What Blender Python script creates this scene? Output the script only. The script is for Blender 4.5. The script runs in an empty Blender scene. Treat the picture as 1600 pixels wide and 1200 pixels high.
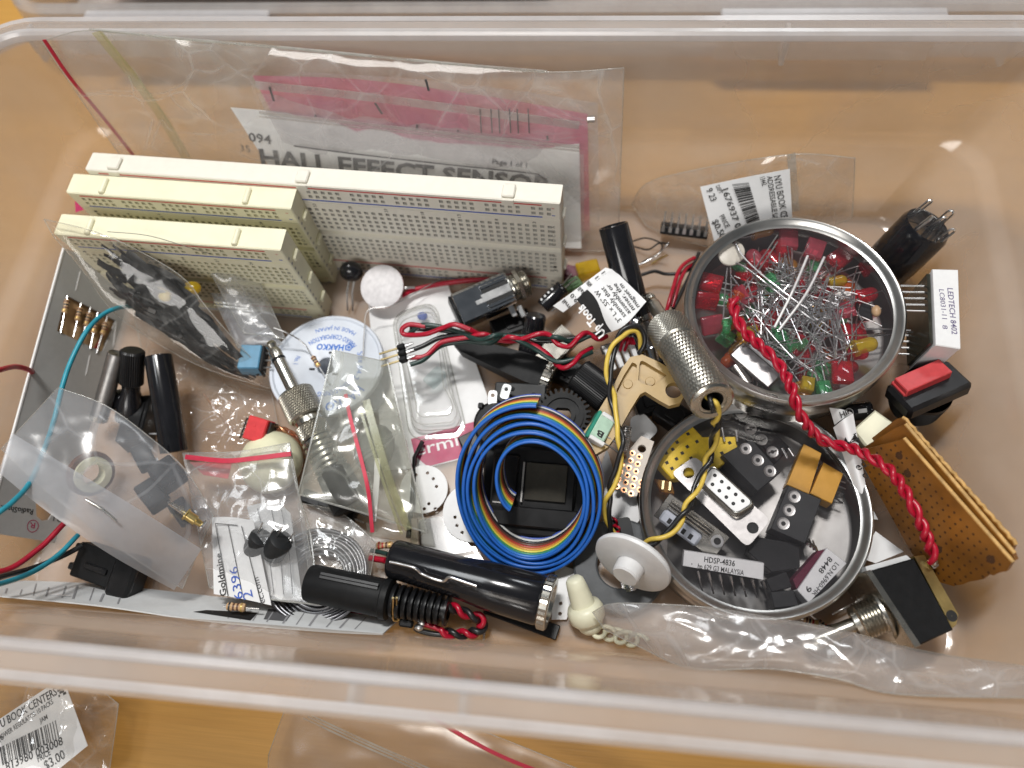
import bpy, bmesh, math, random
import numpy as np
from mathutils import Matrix, Vector, noise
sc = bpy.context.scene
COL = sc.collection
random.seed(7)
R = math.radians
# ------------------------------------------------------------------ camera (all modelling below is in millimetres, scaled to metres)
S = 0.001
FPX = 1200.0
CAM = np.array([0., 0., 270.])
_vx = np.array([10900., 550., -FPX]); _vx /= np.linalg.norm(_vx)
_b = 560.0
_n = np.array([-(_vx[1]*_b + _vx[2]*FPX)/_vx[0], _b, FPX]); _n /= np.linalg.norm(_n)
_z = -_n; _y = np.cross(_z, _vx)
W2C = np.stack([_vx, _y, _z], 1)          # world -> camera (x right, y down, z forward)
cam = bpy.data.cameras.new('camera')
cam.lens = 27.0; cam.sensor_width = 36.0
cam.clip_start = 0.01; cam.clip_end = 50
cam.dof.use_dof = True; cam.dof.focus_distance = 0.255; cam.dof.aperture_fstop = 7.3
camo = bpy.data.objects.new('camera', cam); COL.objects.link(camo)
_m = Matrix.Identity(4)
for i in range(3):
    _m[i][0] = W2C[0][i]; _m[i][1] = -W2C[1][i]; _m[i][2] = -W2C[2][i]; _m[i][3] = CAM[i]*S
camo.matrix_world = _m
sc.camera = camo
# ------------------------------------------------------------------ light
w = bpy.data.worlds.new('World'); sc.world = w; w.use_nodes = True
w.node_tree.nodes['Background'].inputs[0].default_value = (0.86, 0.93, 1.0, 1)
w.node_tree.nodes['Background'].inputs[1].default_value = 0.10
def area(name, loc, target, sx, sy, power, col):
    l = bpy.data.lights.new(name, 'AREA'); l.shape = 'RECTANGLE'; l.size = sx; l.size_y = sy; l.energy = power; l.color = col
    o = bpy.data.objects.new(name, l); COL.objects.link(o)
    o.location = loc
    o.rotation_euler = (Vector(target) - Vector(loc)).to_track_quat('-Z', 'Y').to_euler()
    return o
area('ceiling_lamp', (-0.19, 0.50, 1.75), (-0.04, 0.12, 0), 0.28, 0.13, 24.0, (1.0, 0.98, 0.95))
area('ceiling_panel', (-0.75, 0.45, 1.9), (-0.04, 0.12, 0), 0.8, 0.25, 8.0, (0.95, 0.98, 1.0))
area('ceiling_panel_far', (0.55, 2.1, 1.9), (-0.04, 0.12, 0), 0.5, 0.25, 8.0, (0.95, 0.98, 1.0))
area('front_fill', (-0.30, -1.05, 1.15), (-0.04, 0.12, 0), 0.8, 0.4, 11.0, (1.0, 0.97, 0.93))  # fill light added in front to brighten the upright faces
sc.view_settings.view_transform = 'Standard'; sc.view_settings.look = 'None'
sc.view_settings.exposure = 0.0; sc.view_settings.gamma = 1.0
cy = sc.cycles
cy.transparent_max_bounces = 40; cy.max_bounces = 10; cy.diffuse_bounces = 4; cy.glossy_bounces = 4; cy.transmission_bounces = 6
cy.sample_clamp_indirect = 4.0; cy.caustics_reflective = False; cy.caustics_refractive = False
cy.use_denoising = True
# ------------------------------------------------------------------ helpers: where things stand
def _ray(px, py):
    return W2C.T @ np.array([px - 800., py - 600., FPX])
def P(px, py, z=0.0):
    d = _ray(px, py); return CAM + d*((z - CAM[2])/d[2])
def PY(px, py, y):
    d = _ray(px, py); return CAM + d*((y - CAM[1])/d[1])
def PX(px, py, x):
    d = _ray(px, py); return CAM + d*((x - CAM[0])/d[0])
def PN(px, py, o, n):
    d = _ray(px, py); return CAM + d*(np.dot(o - CAM, n)/np.dot(d, n))
def V(*a): return np.array(a, float)
def nrm(a):
    a = np.asarray(a, float); return a/(np.linalg.norm(a) + 1e-12)
def frame(o, x, zh=(0, 0, 1)):
    """local frame: x along x, z as near zh as possible"""
    x = nrm(x); z = np.asarray(zh, float); z = nrm(z - x*np.dot(x, z)); y = np.cross(z, x)
    M = np.eye(4); M[:3, 0] = x; M[:3, 1] = y; M[:3, 2] = z; M[:3, 3] = o
    return M
def zframe(o, z, xh=(1, 0, 0)):
    z = nrm(z); x = np.asarray(xh, float)
    if abs(np.dot(nrm(x), z)) > .95: x = np.array([0, 1., 0])
    x = nrm(x - z*np.dot(x, z)); y = np.cross(z, x)
    M = np.eye(4); M[:3, 0] = x; M[:3, 1] = y; M[:3, 2] = z; M[:3, 3] = o
    return M
def T(x=0, y=0, z=0):
    M = np.eye(4); M[:3, 3] = (x, y, z); return M
def RZ(a):
    M = np.eye(4); c, s = math.cos(R(a)), math.sin(R(a)); M[0, 0] = c; M[0, 1] = -s; M[1, 0] = s; M[1, 1] = c; return M
def RX(a):
    M = np.eye(4); c, s = math.cos(R(a)), math.sin(R(a)); M[1, 1] = c; M[1, 2] = -s; M[2, 1] = s; M[2, 2] = c; return M
def RY(a):
    M = np.eye(4); c, s = math.cos(R(a)), math.sin(R(a)); M[0, 0] = c; M[0, 2] = s; M[2, 0] = -s; M[2, 2] = c; return M
def app(M, v): return np.asarray(v) @ M[:3, :3].T + M[:3, 3]
def crv(pts, n=8):
    """Catmull-Rom through pts"""
    p = [np.asarray(q, float) for q in pts]
    if len(p) < 3: return [p[0] + (p[1]-p[0])*t for t in np.linspace(0, 1, n+1)]
    p = [2*p[0]-p[1]] + p + [2*p[-1]-p[-2]]
    out = []
    for i in range(1, len(p)-2):
        a, b, c, d = p[i-1], p[i], p[i+1], p[i+2]
        for k in range(n):
            t = k/n
            out.append(.5*((2*b) + (c-a)*t + (2*a-5*b+4*c-d)*t*t + (3*b-a-3*c+d)*t**3))
    out.append(p[-2]); return out
def resample(pts, n):
    p = np.array(pts, float); s = np.r_[0, np.cumsum(np.linalg.norm(np.diff(p, axis=0), axis=1))]
    t = np.linspace(0, s[-1], n)
    return np.stack([np.interp(t, s, p[:, k]) for k in range(3)], 1)
# ------------------------------------------------------------------ helpers: mesh building
class MB:
    def __init__(s): s.v = []; s.f = []; s.n = 0; s.mi = []
    def add(s, v, f, M=None, mi=0):
        v = np.asarray(v, float).reshape(-1, 3)
        if M is not None: v = app(M, v)
        s.v.append(v); s.f += [tuple(i + s.n for i in q) for q in f]; s.mi += [mi]*len(f); s.n += len(v); return s
    def box(s, c, size, M=None, ch=0.0, mi=0):
        x, y, z = [q/2 for q in size]; c = np.asarray(c, float)
        if ch <= 0:
            v = [(-x,-y,-z),(x,-y,-z),(x,y,-z),(-x,y,-z),(-x,-y,z),(x,-y,z),(x,y,z),(-x,y,z)]
            return s.add(np.array(v)+c, [(3,2,1,0),(4,5,6,7),(0,1,5,4),(1,2,6,5),(2,3,7,6),(3,0,4,7)], M, mi)
        b = min(ch, x*.9, y*.9, z*.9)
        v = []; idx = {}
        for sx in (-1, 1):
            for sy in (-1, 1):
                for sz in (-1, 1):
                    for k, q in enumerate(((x, y-b, z-b), (x-b, y, z-b), (x-b, y-b, z))):
                        idx[sx, sy, sz, k] = len(v); v.append((sx*q[0], sy*q[1], sz*q[2]))
        f = []
        for a in range(3):
            for sg in (-1, 1):
                o = [q for q in range(3) if q != a]; loop = []
                for u, w_ in ((-1,-1),(1,-1),(1,1),(-1,1)):
                    t = [0, 0, 0]; t[a] = sg; t[o[0]] = u; t[o[1]] = w_
                    loop.append(idx[t[0], t[1], t[2], a])
                f.append(loop)
        for a in range(3):
            o = [q for q in range(3) if q != a]
            for u in (-1, 1):
                for w_ in (-1, 1):
                    q = []
                    for sg, ks in ((-1, (o[0], o[1])), (1, (o[1], o[0]))):
                        for k in ks:
                            t = [0, 0, 0]; t[a] = sg; t[o[0]] = u; t[o[1]] = w_
                            q.append(idx[t[0], t[1], t[2], k])
                    f.append(q)
        for sx in (-1, 1):
            for sy in (-1, 1):
                for sz in (-1, 1): f.append([idx[sx, sy, sz, k] for k in range(3)])
        return s.add(np.array(v)+c, f, M, mi)
    def lathe(s, prof, M=None, seg=32, mi=0, cap=False, mod=None):
        """prof: (r, z) pairs round local z"""
        v = []; f = []; n = len(prof)
        for k in range(seg):
            a = 2*math.pi*k/seg
            for r, z in prof:
                rr = r*(mod(a, z, r) if mod else 1)
                v.append((rr*math.cos(a), rr*math.sin(a), z))
        for k in range(seg):
            k2 = (k+1) % seg
            for i in range(n-1): f.append((k*n+i, k2*n+i, k2*n+i+1, k*n+i+1))
        if cap:
            f.append([k*n for k in range(seg)][::-1]); f.append([k*n+n-1 for k in range(seg)])
        return s.add(v, f, M, mi)
    def cyl(s, a, b, r, r2=None, seg=20, ch=0.0, mi=0):
        a = np.asarray(a, float); b = np.asarray(b, float); r2 = r if r2 is None else r2; L = np.linalg.norm(b-a)
        M = zframe(a, b-a)
        if ch > 0: return s.lathe([(r-ch, 0), (r, ch), (r2, L-ch), (r2-ch, L)], M, seg, mi, True)
        return s.lathe([(r, 0), (r2, L)], M, seg, mi, True)
    def tube(s, pts, r, seg=8, mi=0, cap=True):
        p = np.array(pts, float); n = len(p); t = np.gradient(p, axis=0)
        t /= np.linalg.norm(t, axis=1)[:, None] + 1e-9
        u = nrm(np.cross(t[0], (0, 0, 1))) if abs(t[0][2]) < .95 else nrm(np.cross(t[0], (1, 0, 0)))
        v = []; f = []
        rr = np.broadcast_to(np.asarray(r, float), (n,))
        for i in range(n):
            u = nrm(u - t[i]*np.dot(u, t[i])); w_ = np.cross(t[i], u)
            for k in range(seg):
                a = 2*math.pi*k/seg; v.append(p[i] + rr[i]*(u*math.cos(a) + w_*math.sin(a)))
        for i in range(n-1):
            for k in range(seg):
                k2 = (k+1) % seg; f.append((i*seg+k, i*seg+k2, (i+1)*seg+k2, (i+1)*seg+k))
        if cap: f.append(list(range(seg))[::-1]); f.append([(n-1)*seg+k for k in range(seg)])
        return s.add(v, f, None, mi)
    def ball(s, c, r, M=None, seg=16, sq=(1, 1, 1), mi=0):
        n = seg//2; prof = [(math.sin(math.pi*i/n)*1.0+1e-4, -math.cos(math.pi*i/n)) for i in range(n+1)]
        t = MB(); t.lathe(prof, None, seg)
        v = np.concatenate(t.v)*np.array(sq)*r + np.asarray(c)
        return s.add(v, t.f, M, mi)
    def prism(s, poly, z0, z1, M=None, mi=0, ch=0.0):
        n = len(poly); a = np.array(poly, float)
        if sum(a[i][0]*a[(i+1)%n][1]-a[(i+1)%n][0]*a[i][1] for i in range(n)) < 0: a = a[::-1]
        rings = [(a, z0), (a, z1)]
        if ch > 0:
            c = a.mean(0); d = a - c; L = np.linalg.norm(d, axis=1)[:, None]; ins = c + d*(1-ch/L)
            rings = [(a, z0), (a, z1-ch), (ins, z1)]
        v = np.concatenate([np.c_[q, np.full(n, z)] for q, z in rings])
        f = [list(range(n))[::-1], [len(v)-n+i for i in range(n)]]
        for k in range(len(rings)-1):
            for i in range(n): f.append((k*n+i, k*n+(i+1) % n, (k+1)*n+(i+1) % n, (k+1)*n+i))
        return s.add(v, f, M, mi)
    def loft(s, rings, M=None, closed=True, caps=(False, False), mi=0):
        n = len(rings[0]); v = np.concatenate([np.asarray(q, float) for q in rings]); f = []
        for k in range(len(rings)-1):
            for i in range(n if closed else n-1):
                f.append((k*n+i, k*n+(i+1) % n, (k+1)*n+(i+1) % n, (k+1)*n+i))
        if caps[0]: f.append(list(range(n))[::-1])
        if caps[1]: f.append([(len(rings)-1)*n+i for i in range(n)])
        return s.add(v, f, M, mi)
    def gridm(s, G, mi=0):
        nu, nv = G.shape[:2]
        f = [(i*nv+j, (i+1)*nv+j, (i+1)*nv+j+1, i*nv+j+1) for i in range(nu-1) for j in range(nv-1)]
        return s.add(G.reshape(-1, 3), f, None, mi)
def thing(name, label, cat, M=None, group=None):
    o = bpy.data.objects.new(name, None); COL.objects.link(o); o.empty_display_size = 0.01
    M = np.eye(4) if M is None else (T(*M) if np.ndim(M) == 1 else M)
    o.matrix_world = Matrix([[M[i][j]*(S if (j == 3 and i < 3) else 1) for j in range(4)] for i in range(4)])
    o['label'] = label; o['category'] = cat
    if group: o['group'] = group
    MW[o.name] = M; return o
MW = {}
def obj(name, mb, mat, parent=None, smooth=38, world=False, inherit=None):
    """one mesh object from a builder; parent: a thing or a part"""
    me = bpy.data.meshes.new(name); v = np.concatenate(mb.v)
    M = MW.get(parent.name) if parent else None
    if world and M is not None:
        v = (v - M[:3, 3]) @ M[:3, :3]
    me.from_pydata((v*S).tolist(), [], mb.f)
    mats = mat if isinstance(mat, (list, tuple)) else [mat]
    for q in mats: me.materials.append(q)
    if len(mats) > 1: me.polygons.foreach_set('material_index', mb.mi)
    if smooth:
        me.polygons.foreach_set('use_smooth', [True]*len(me.polygons))
        me.set_sharp_from_angle(angle=R(smooth))
    me.update()
    o = bpy.data.objects.new(name, me); COL.objects.link(o)
    if parent:
        o.parent = parent; MW[o.name] = M
    return o
def tag(o, label, cat, group=None, kind=None):
    if label: o['label'] = label
    if cat: o['category'] = cat
    if group: o['group'] = group
    if kind: o['kind'] = kind
    return o
def dup(root, M, label=None, group=None, mats=None):
    def cp(o, par):
        c = o.copy(); COL.objects.link(c)
        if par: c.parent = par; c.matrix_parent_inverse = Matrix.Identity(4)
        return c
    r = cp(root, None)
    r.matrix_world = Matrix([[M[i][j]*(S if (j == 3 and i < 3) else 1) for j in range(4)] for i in range(4)])
    MW[r.name] = M
    for ch in root.children:
        c = cp(ch, r); MW[c.name] = M
        for g in ch.children: cp(g, c)
    if label: r['label'] = label
    if group: r['group'] = group
    return r
# ------------------------------------------------------------------ materials
def nt(name):
    m = bpy.data.materials.new(name); m.use_nodes = True; t = m.node_tree; t.nodes.clear()
    return m, t, t.nodes.new('ShaderNodeOutputMaterial')
def _n(t, kind, **kw):
    n = t.nodes.new('ShaderNode' + kind)
    for k, v in kw.items():
        if k in n.inputs: n.inputs[k].default_value = v
        else: setattr(n, k, v)
    return n
def pm(name, col, rough=.4, metal=0., var=.12, scale=350., bump=0., bscale=900., spec=.5, coat=0., stretch=None, rvar=.12, emit=0, sss=0):
    m, t, out = nt(name); L = t.links.new
    b = _n(t, 'BsdfPrincipled'); L(b.outputs[0], out.inputs[0])
    b.inputs['Metallic'].default_value = metal; b.inputs['Specular IOR Level'].default_value = spec
    b.inputs['Coat Weight'].default_value = coat
    if sss: b.inputs['Subsurface Weight'].default_value = sss; b.inputs['Subsurface Scale'].default_value = .002; b.inputs['Subsurface Radius'].default_value = (1, .9, .7)
    tc = _n(t, 'TexCoord'); src = tc.outputs['Object']
    if stretch:
        mp = _n(t, 'Mapping'); mp.inputs['Scale'].default_value = stretch; L(src, mp.inputs[0]); src = mp.outputs[0]
    nz = _n(t, 'TexNoise', Scale=scale, Detail=5.0, Roughness=.6); L(src, nz.inputs['Vector'])
    r = _n(t, 'ValToRGB'); L(nz.outputs['Fac'], r.inputs[0])
    c = np.array(col)
    r.color_ramp.elements[0].position = .3; r.color_ramp.elements[1].position = .72
    r.color_ramp.elements[0].color = (*np.clip(c*(1-var), 0, 1), 1); r.color_ramp.elements[1].color = (*np.clip(c*(1+var), 0, 1), 1)
    L(r.outputs[0], b.inputs['Base Color'])
    mr = _n(t, 'MapRange'); mr.inputs['To Min'].default_value = max(.02, rough-rvar*.6); mr.inputs['To Max'].default_value = min(1, rough+rvar)
    nz2 = _n(t, 'TexNoise', Scale=scale*.45, Detail=3.0); L(src, nz2.inputs['Vector'])
    L(nz2.outputs['Fac'], mr.inputs[0]); L(mr.outputs[0], b.inputs['Roughness'])
    if bump:
        nb = _n(t, 'TexNoise', Scale=bscale, Detail=3.0); L(src, nb.inputs['Vector'])
        bp = _n(t, 'Bump', Strength=bump, Distance=.0004); L(nb.outputs['Fac'], bp.inputs['Height']); L(bp.outputs[0], b.inputs['Normal'])
    return m
def clear(name, tint=(.97, .97, .96), haze=.06, hcol=(.8, .8, .8), rough=.06, ior=1.45, hvar=.5, hscale=120., bump=0., bscale=250., trans=.5, crumple=0., cscale=55.):
    """thin plastic: part lets light straight through, part scatters it, and the face reflects by Fresnel"""
    m, t, out = nt(name); L = t.links.new
    tr = _n(t, 'BsdfTransparent'); tr.inputs[0].default_value = (*tint, 1)
    df = _n(t, 'BsdfDiffuse'); df.inputs[0].default_value = (*hcol, 1)
    tl = _n(t, 'BsdfTranslucent'); tl.inputs[0].default_value = (*hcol, 1)
    ms = _n(t, 'MixShader'); ms.inputs[0].default_value = trans; L(df.outputs[0], ms.inputs[1]); L(tl.outputs[0], ms.inputs[2])
    tc = _n(t, 'TexCoord'); nz = _n(t, 'TexNoise', Scale=hscale, Detail=4.0); L(tc.outputs['Object'], nz.inputs['Vector'])
    mr = _n(t, 'MapRange'); mr.inputs['From Min'].default_value = .3; mr.inputs['From Max'].default_value = .7
    mr.inputs['To Min'].default_value = haze*(1-hvar); mr.inputs['To Max'].default_value = min(1, haze*(1+hvar)); L(nz.outputs['Fac'], mr.inputs[0])
    m1 = _n(t, 'MixShader'); L(mr.outputs[0], m1.inputs[0]); L(tr.outputs[0], m1.inputs[1]); L(ms.outputs[0], m1.inputs[2])
    gl = _n(t, 'BsdfGlossy'); gl.inputs['Roughness'].default_value = rough; gl.inputs[0].default_value = (1, 1, 1, 1)
    fr = _n(t, 'Fresnel', IOR=ior); ge = _n(t, 'NewGeometry'); mi_ = _n(t, 'MapRange')      # same reflectance from both faces
    mi_.inputs['To Min'].default_value = ior; mi_.inputs['To Max'].default_value = 1/ior
    L(ge.outputs['Backfacing'], mi_.inputs[0]); L(mi_.outputs[0], fr.inputs['IOR'])
    m2 = _n(t, 'MixShader'); L(fr.outputs[0], m2.inputs[0]); L(m1.outputs[0], m2.inputs[1]); L(gl.outputs[0], m2.inputs[2])
    if bump:
        nb = _n(t, 'TexNoise', Scale=bscale, Detail=2.0); L(tc.outputs['Object'], nb.inputs['Vector'])
        bp = _n(t, 'Bump', Strength=bump, Distance=.001); L(nb.outputs['Fac'], bp.inputs['Height'])
        L(bp.outputs[0], gl.inputs['Normal']); L(bp.outputs[0], fr.inputs['Normal'])
    if crumple:                                         # fine crease network pressed into the film
        wv = _n(t, 'TexNoise', Scale=cscale*.6, Detail=2.0); L(tc.outputs['Object'], wv.inputs['Vector'])
        ad = _n(t, 'MixRGB', blend_type='ADD'); ad.inputs[0].default_value = .02; L(tc.outputs['Object'], ad.inputs[1]); L(wv.outputs['Color'], ad.inputs[2])
        vo = _n(t, 'TexVoronoi', Scale=cscale); L(ad.outputs[0], vo.inputs['Vector'])
        v2 = _n(t, 'TexVoronoi', feature='DISTANCE_TO_EDGE', Scale=cscale); L(ad.outputs[0], v2.inputs['Vector'])
        bp = _n(t, 'Bump', Strength=crumple, Distance=.0022); L(vo.outputs['Distance'], bp.inputs['Height'])
        L(bp.outputs[0], gl.inputs['Normal']); L(bp.outputs[0], fr.inputs['Normal'])
        cr = _n(t, 'MapRange'); cr.inputs['From Max'].default_value = .035; cr.inputs['To Min'].default_value = min(.35, haze+.16); cr.inputs['To Max'].default_value = 0.
        L(v2.outputs['Distance'], cr.inputs[0]); sm = _n(t, 'Math', operation='ADD'); L(mr.outputs[0], sm.inputs[0])
        ms_ = _n(t, 'Math', operation='MULTIPLY'); L(cr.outputs[0], ms_.inputs[0]); L(nz.outputs['Fac'], ms_.inputs[1]); L(ms_.outputs[0], sm.inputs[1]); L(sm.outputs[0], m1.inputs[0])
    L(m2.outputs[0], out.inputs[0]); return m
def wood():
    m, t, out = nt('maple_wood'); L = t.links.new
    b = _n(t, 'BsdfPrincipled', Roughness=.42); L(b.outputs[0], out.inputs[0])
    tc = _n(t, 'TexCoord'); mp = _n(t, 'Mapping'); mp.inputs['Scale'].default_value = (3.5, 60, 60); mp.inputs['Rotation'].default_value = (0, 0, R(2)); L(tc.outputs['Object'], mp.inputs[0])
    a = _n(t, 'TexNoise', Scale=4.0, Detail=9.0, Roughness=.65, Distortion=.4); L(mp.outputs[0], a.inputs['Vector'])
    r = _n(t, 'ValToRGB'); L(a.outputs['Fac'], r.inputs[0])
    e = r.color_ramp.elements; e[0].position = .25; e[0].color = (.50, .27, .080, 1); e[1].position = .78; e[1].color = (.585, .33, .106, 1)
    q = e.new(.5); q.color = (.55, .305, .092, 1)
    mp2 = _n(t, 'Mapping'); mp2.inputs['Scale'].default_value = (25, 900, 900); L(tc.outputs['Object'], mp2.inputs[0])
    f = _n(t, 'TexNoise', Scale=2.0, Detail=4.0); L(mp2.outputs[0], f.inputs['Vector'])
    mx = _n(t, 'MixRGB', blend_type='MULTIPLY'); mx.inputs[0].default_value = .26
    L(r.outputs[0], mx.inputs[1]); L(f.outputs['Fac'], mx.inputs[2])
    hs = _n(t, 'HueSaturation', Value=1.06, Saturation=1.06); L(mx.outputs[0], hs.inputs['Color'])
    L(hs.outputs[0], b.inputs['Base Color'])
    bp = _n(t, 'Bump', Strength=.12, Distance=.0003); L(f.outputs['Fac'], bp.inputs['Height']); L(bp.outputs[0], b.inputs['Normal'])
    return m
MAT = dict(
 wood=wood(),
 tub=clear('tub_plastic', (.955, .935, .91), .33, (.83, .775, .735), .13, 1.44, .38, 14., .10, 45.),
 rim=clear('tub_rim_plastic', (.94, .93, .93), .62, (.88, .87, .88), .2, 1.45, .15, 60.),
 lid=clear('lid_plastic', (.92, .90, .89), .45, (.78, .76, .75), .2, 1.45, .2, 60.),
 white_board=pm('white_board_plastic', (.76, .73, .64), .42, var=.03),
 ivory=pm('ivory_board_plastic', (.78, .75, .55), .4, var=.05, scale=120),
 pit=pm('contact_pit', (.36, .35, .31), .6),
 pit_ivory=pm('contact_pit_ivory', (.42, .40, .26), .6),
 red_ink=pm('red_ink', (.55, .05, .05), .5), blue_ink=pm('blue_ink', (.03, .09, .42), .5), black_ink=pm('black_ink', (.02, .02, .02), .5),
 grey_ink=pm('grey_ink', (.10, .10, .105), .6),
 paper=pm('white_paper', (.76, .76, .76), .6, var=.03), paper_grey=pm('grey_paper', (.62, .63, .63), .6, var=.04),
 bag=clear('bag_film', (.985, .98, .97), .10, (.95, .95, .94), .08, 1.62, .7, 150., crumple=.35, cscale=60.),
 bag_dull=clear('dull_bag_film', (.97, .97, .97), .17, (.84, .85, .86), .13, 1.55, .35, 90., crumple=.3, cscale=70.),
 bag_frost=clear('frosted_bag_film', (.94, .95, .97), .27, (.74, .77, .82), .22, 1.5, .3, 60., crumple=.12, cscale=40.),
 bag_flap=clear('frosted_flap_film', (.92, .93, .95), .47, (.70, .73, .78), .28, 1.5, .2, 60., .05, 120.), bag_crumple=clear('crumpled_bag_film', (.95, .95, .95), .26, (.76, .75, .75), .12, 1.6, .4, 70., crumple=.4, cscale=50.), bag_soft=clear('soft_bag_film', (.96, .95, .94), .16, (.74, .70, .66), .2, 1.45, .3, 60.), tin_shaded=pm('tin_shaded', (.22, .215, .205), .42, 1., var=.1, scale=120), knurl=pm('knurled_nickel', (.46, .44, .39), .30, 1., var=.1),  # tin inside: plate metal darkened to stand for shade
 bag_thin=clear('thin_bag_film', (.98, .97, .95), .06, (.8, .8, .78), .07, 1.42, .6, 120., crumple=.3, cscale=50.), faint_ink=pm('faint_ink', (.30, .30, .31), .6), bag_doc=clear('document_bag_film', (.99, .985, .98), .13, (.97, .97, .96), .08, 1.55, .7, 90., crumple=.4, cscale=45.), sleeve=clear('sleeve_film', (1., 1., 1.), .03, (.95, .95, .95), .08, 1.5, .6, 100., crumple=.15, cscale=40.), bright_paper=pm('bright_paper', (.87, .87, .86), .6, var=.03), bag_white=clear('cloudy_white_film', (.97, .96, .97), .38, (.92, .91, .92), .14, 1.5, .4, 50., crumple=.2, cscale=45.), led_orange=clear('led_orange', (1., .45, .15), .5, (.92, .20, .04), .1, 1.5, .2, 200.), lit_web=clear('lit_web_plastic', (.9, .9, .9), .7, (.9, .9, .92), .2, 1.45),  # web plastic: lit look put into a whiter haze
 bag_green=clear('aged_bag_film', (.95, .95, .92), .25, (.62, .63, .58), .13, 1.5, .45, 45., crumple=.16, cscale=40.),
 pinkbag=clear('pink_antistatic_film', (1., .74, .82), .48, (.97, .42, .58), .14, 1.5, .6, 40., crumple=.2),
 zip_red=pm('zip_red', (.50, .012, .045), .35), zip_yellow=clear('zip_yellow', (.96, .96, .84), .16, (.68, .68, .48), .2),
 zip_clear=clear('zip_clear', (.95, .95, .93), .35, (.75, .75, .72), .15),
 card=pm('grey_card', (.40, .40, .39), .55, var=.04), card_edge=pm('card_white', (.74, .73, .72), .6, var=.04),
 black=pm('black_plastic', (.007, .007, .0078), .34, var=.3, spec=.3), black_gloss=pm('gloss_black', (.010, .010, .012), .14, var=.2, rvar=.06),
 black_matt=pm('matt_black', (.008, .0083, .009), .5, var=.25, bump=.1, spec=.2),
 charcoal=pm('charcoal_plastic', (.018, .019, .020), .45, var=.2, spec=.25),
 chrome=pm('chrome', (.58, .60, .63), .10, 1., var=.05, rvar=.08), nickel=pm('nickel', (.50, .48, .43), .24, 1., var=.12, rvar=.12),
 tin=pm('tin_plate', (.50, .49, .47), .27, 1., var=.10, scale=120, rvar=.12), steel=pm('steel_lead', (.66, .66, .66), .26, 1., var=.1),
 dull_metal=pm('dull_metal', (.35, .34, .33), .40, 1., var=.15), brass=pm('brass', (.62, .48, .20), .3, 1.), gold=pm('pale_gold_pin', (.65, .52, .28), .3, 1.),
 copper=pm('copper', (.70, .36, .20), .35, 1.), solder=pm('solder_wire', (.20, .20, .21), .34, 1.),
 red_wire=pm('red_insulation', (.38, .005, .024), .3), dark_green_wire=pm('green_insulation', (.014, .040, .034), .34), teal_wire=pm('teal_insulation', (.02, .27, .36), .4),
 yellow_wire=pm('yellow_insulation', (.66, .47, .08), .38), black_wire=pm('black_insulation', (.012, .012, .013), .34),
 tan=pm('tan_plastic', (.38, .25, .085), .42, var=.08), cream=pm('cream_plastic', (.76, .74, .52), .34, var=.04), cream_glow=pm('pale_cream', (.74, .72, .54), .4, var=.03),
 white=pm('white_plastic', (.72, .72, .72), .42, var=.04), milky=pm('milky_plastic', (.60, .64, .71), .4, var=.03),
 red_plastic=pm('red_plastic', (.60, .035, .04), .4), red_cap=pm('red_cap', (.50, .05, .055), .4),
 blue_box=pm('blue_plastic', (.08, .24, .38), .35), green_conn=pm('pale_green_plastic', (.40, .56, .44), .45), dark_green=pm('dark_green_plastic', (.02, .22, .15), .45),
 yellow_plastic=pm('yellow_plastic', (.80, .55, .01), .38), ochre=pm('ochre_box', (.58, .29, .018), .3, var=.06),
 perf=pm('phenolic_board', (.185, .072, .011), .34, var=.5, scale=45), perf_edge=pm('phenolic_edge', (.46, .27, .085), .6, var=.4, scale=250, bump=.3), perf_dark=pm('phenolic_hole', (.06, .022, .005), .7),
 magenta=pm('magenta_print', (.38, .015, .085), .45), ceramic=pm('ceramic', (.70, .66, .56), .4),
 resistor=pm('resistor_body', (.56, .36, .19), .4), band_brown=pm('band_brown', (.10, .035, .015), .4), band_red=pm('band_red', (.4, .03, .02), .4), band_black=pm('band_black', (.02, .02, .02), .4), band_gold=pm('band_gold', (.45, .30, .10), .35, .6),
 magnet=pm('ferrite', (.075, .08, .085), .5, var=.25, scale=200), window=clear('tin_window', (.93, .92, .93), .04, (.62, .58, .62), .05, 1.52, .5, 60.),
 blister=clear('blister', (.97, .97, .97), .15, (.88, .88, .89), .07, 1.49, .3, 80., .05, 200.),
 led_red=clear('led_red', (1.0, .16, .18), .32, (.95, .03, .07), .08, 1.5, .3, 200.), led_green=clear('led_green', (.55, .98, .65), .36, (.12, .62, .26), .1, 1.5, .3, 200.),
 led_yellow=clear('led_yellow', (1., .86, .15), .5, (.80, .58, .03), .1, 1.5, .2, 200.), led_clear=clear('led_clear', (.9, .95, .95), .08, (.7, .75, .75), .06, 1.5),
 led_pink=clear('led_dull_red', (1., .30, .36), .42, (.80, .14, .20), .14, 1.5, .2, 200.), led_amber=clear('led_amber', (1., .70, .2), .5, (.70, .34, .05), .12, 1.5, .2, 200.),
 hole=pm('dark_hole', (.012, .012, .012), .7), staple=pm('staple', (.72, .71, .68), .25, 1.), blue_print=pm('blue_print', (.012, .13, .52), .45),
 green_pcb=pm('green_varnish', (.10, .20, .08), .4), maroon=pm('maroon_board', (.10, .01, .03), .35), clear_lead=clear('clear_wire', (.85, .6, .45), .3, (.5, .25, .15), .15),
 film=clear('crinkled_film', (.96, .94, .92), .15, (.78, .75, .72), .09, 1.45, .6, 100., crumple=.4, cscale=62.),
 glass_dark=pm('dark_glass', (.04, .035, .03), .06, spec=.8), laptop=pm('dark_sheet', (.05, .052, .056), .4), 
)
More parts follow.
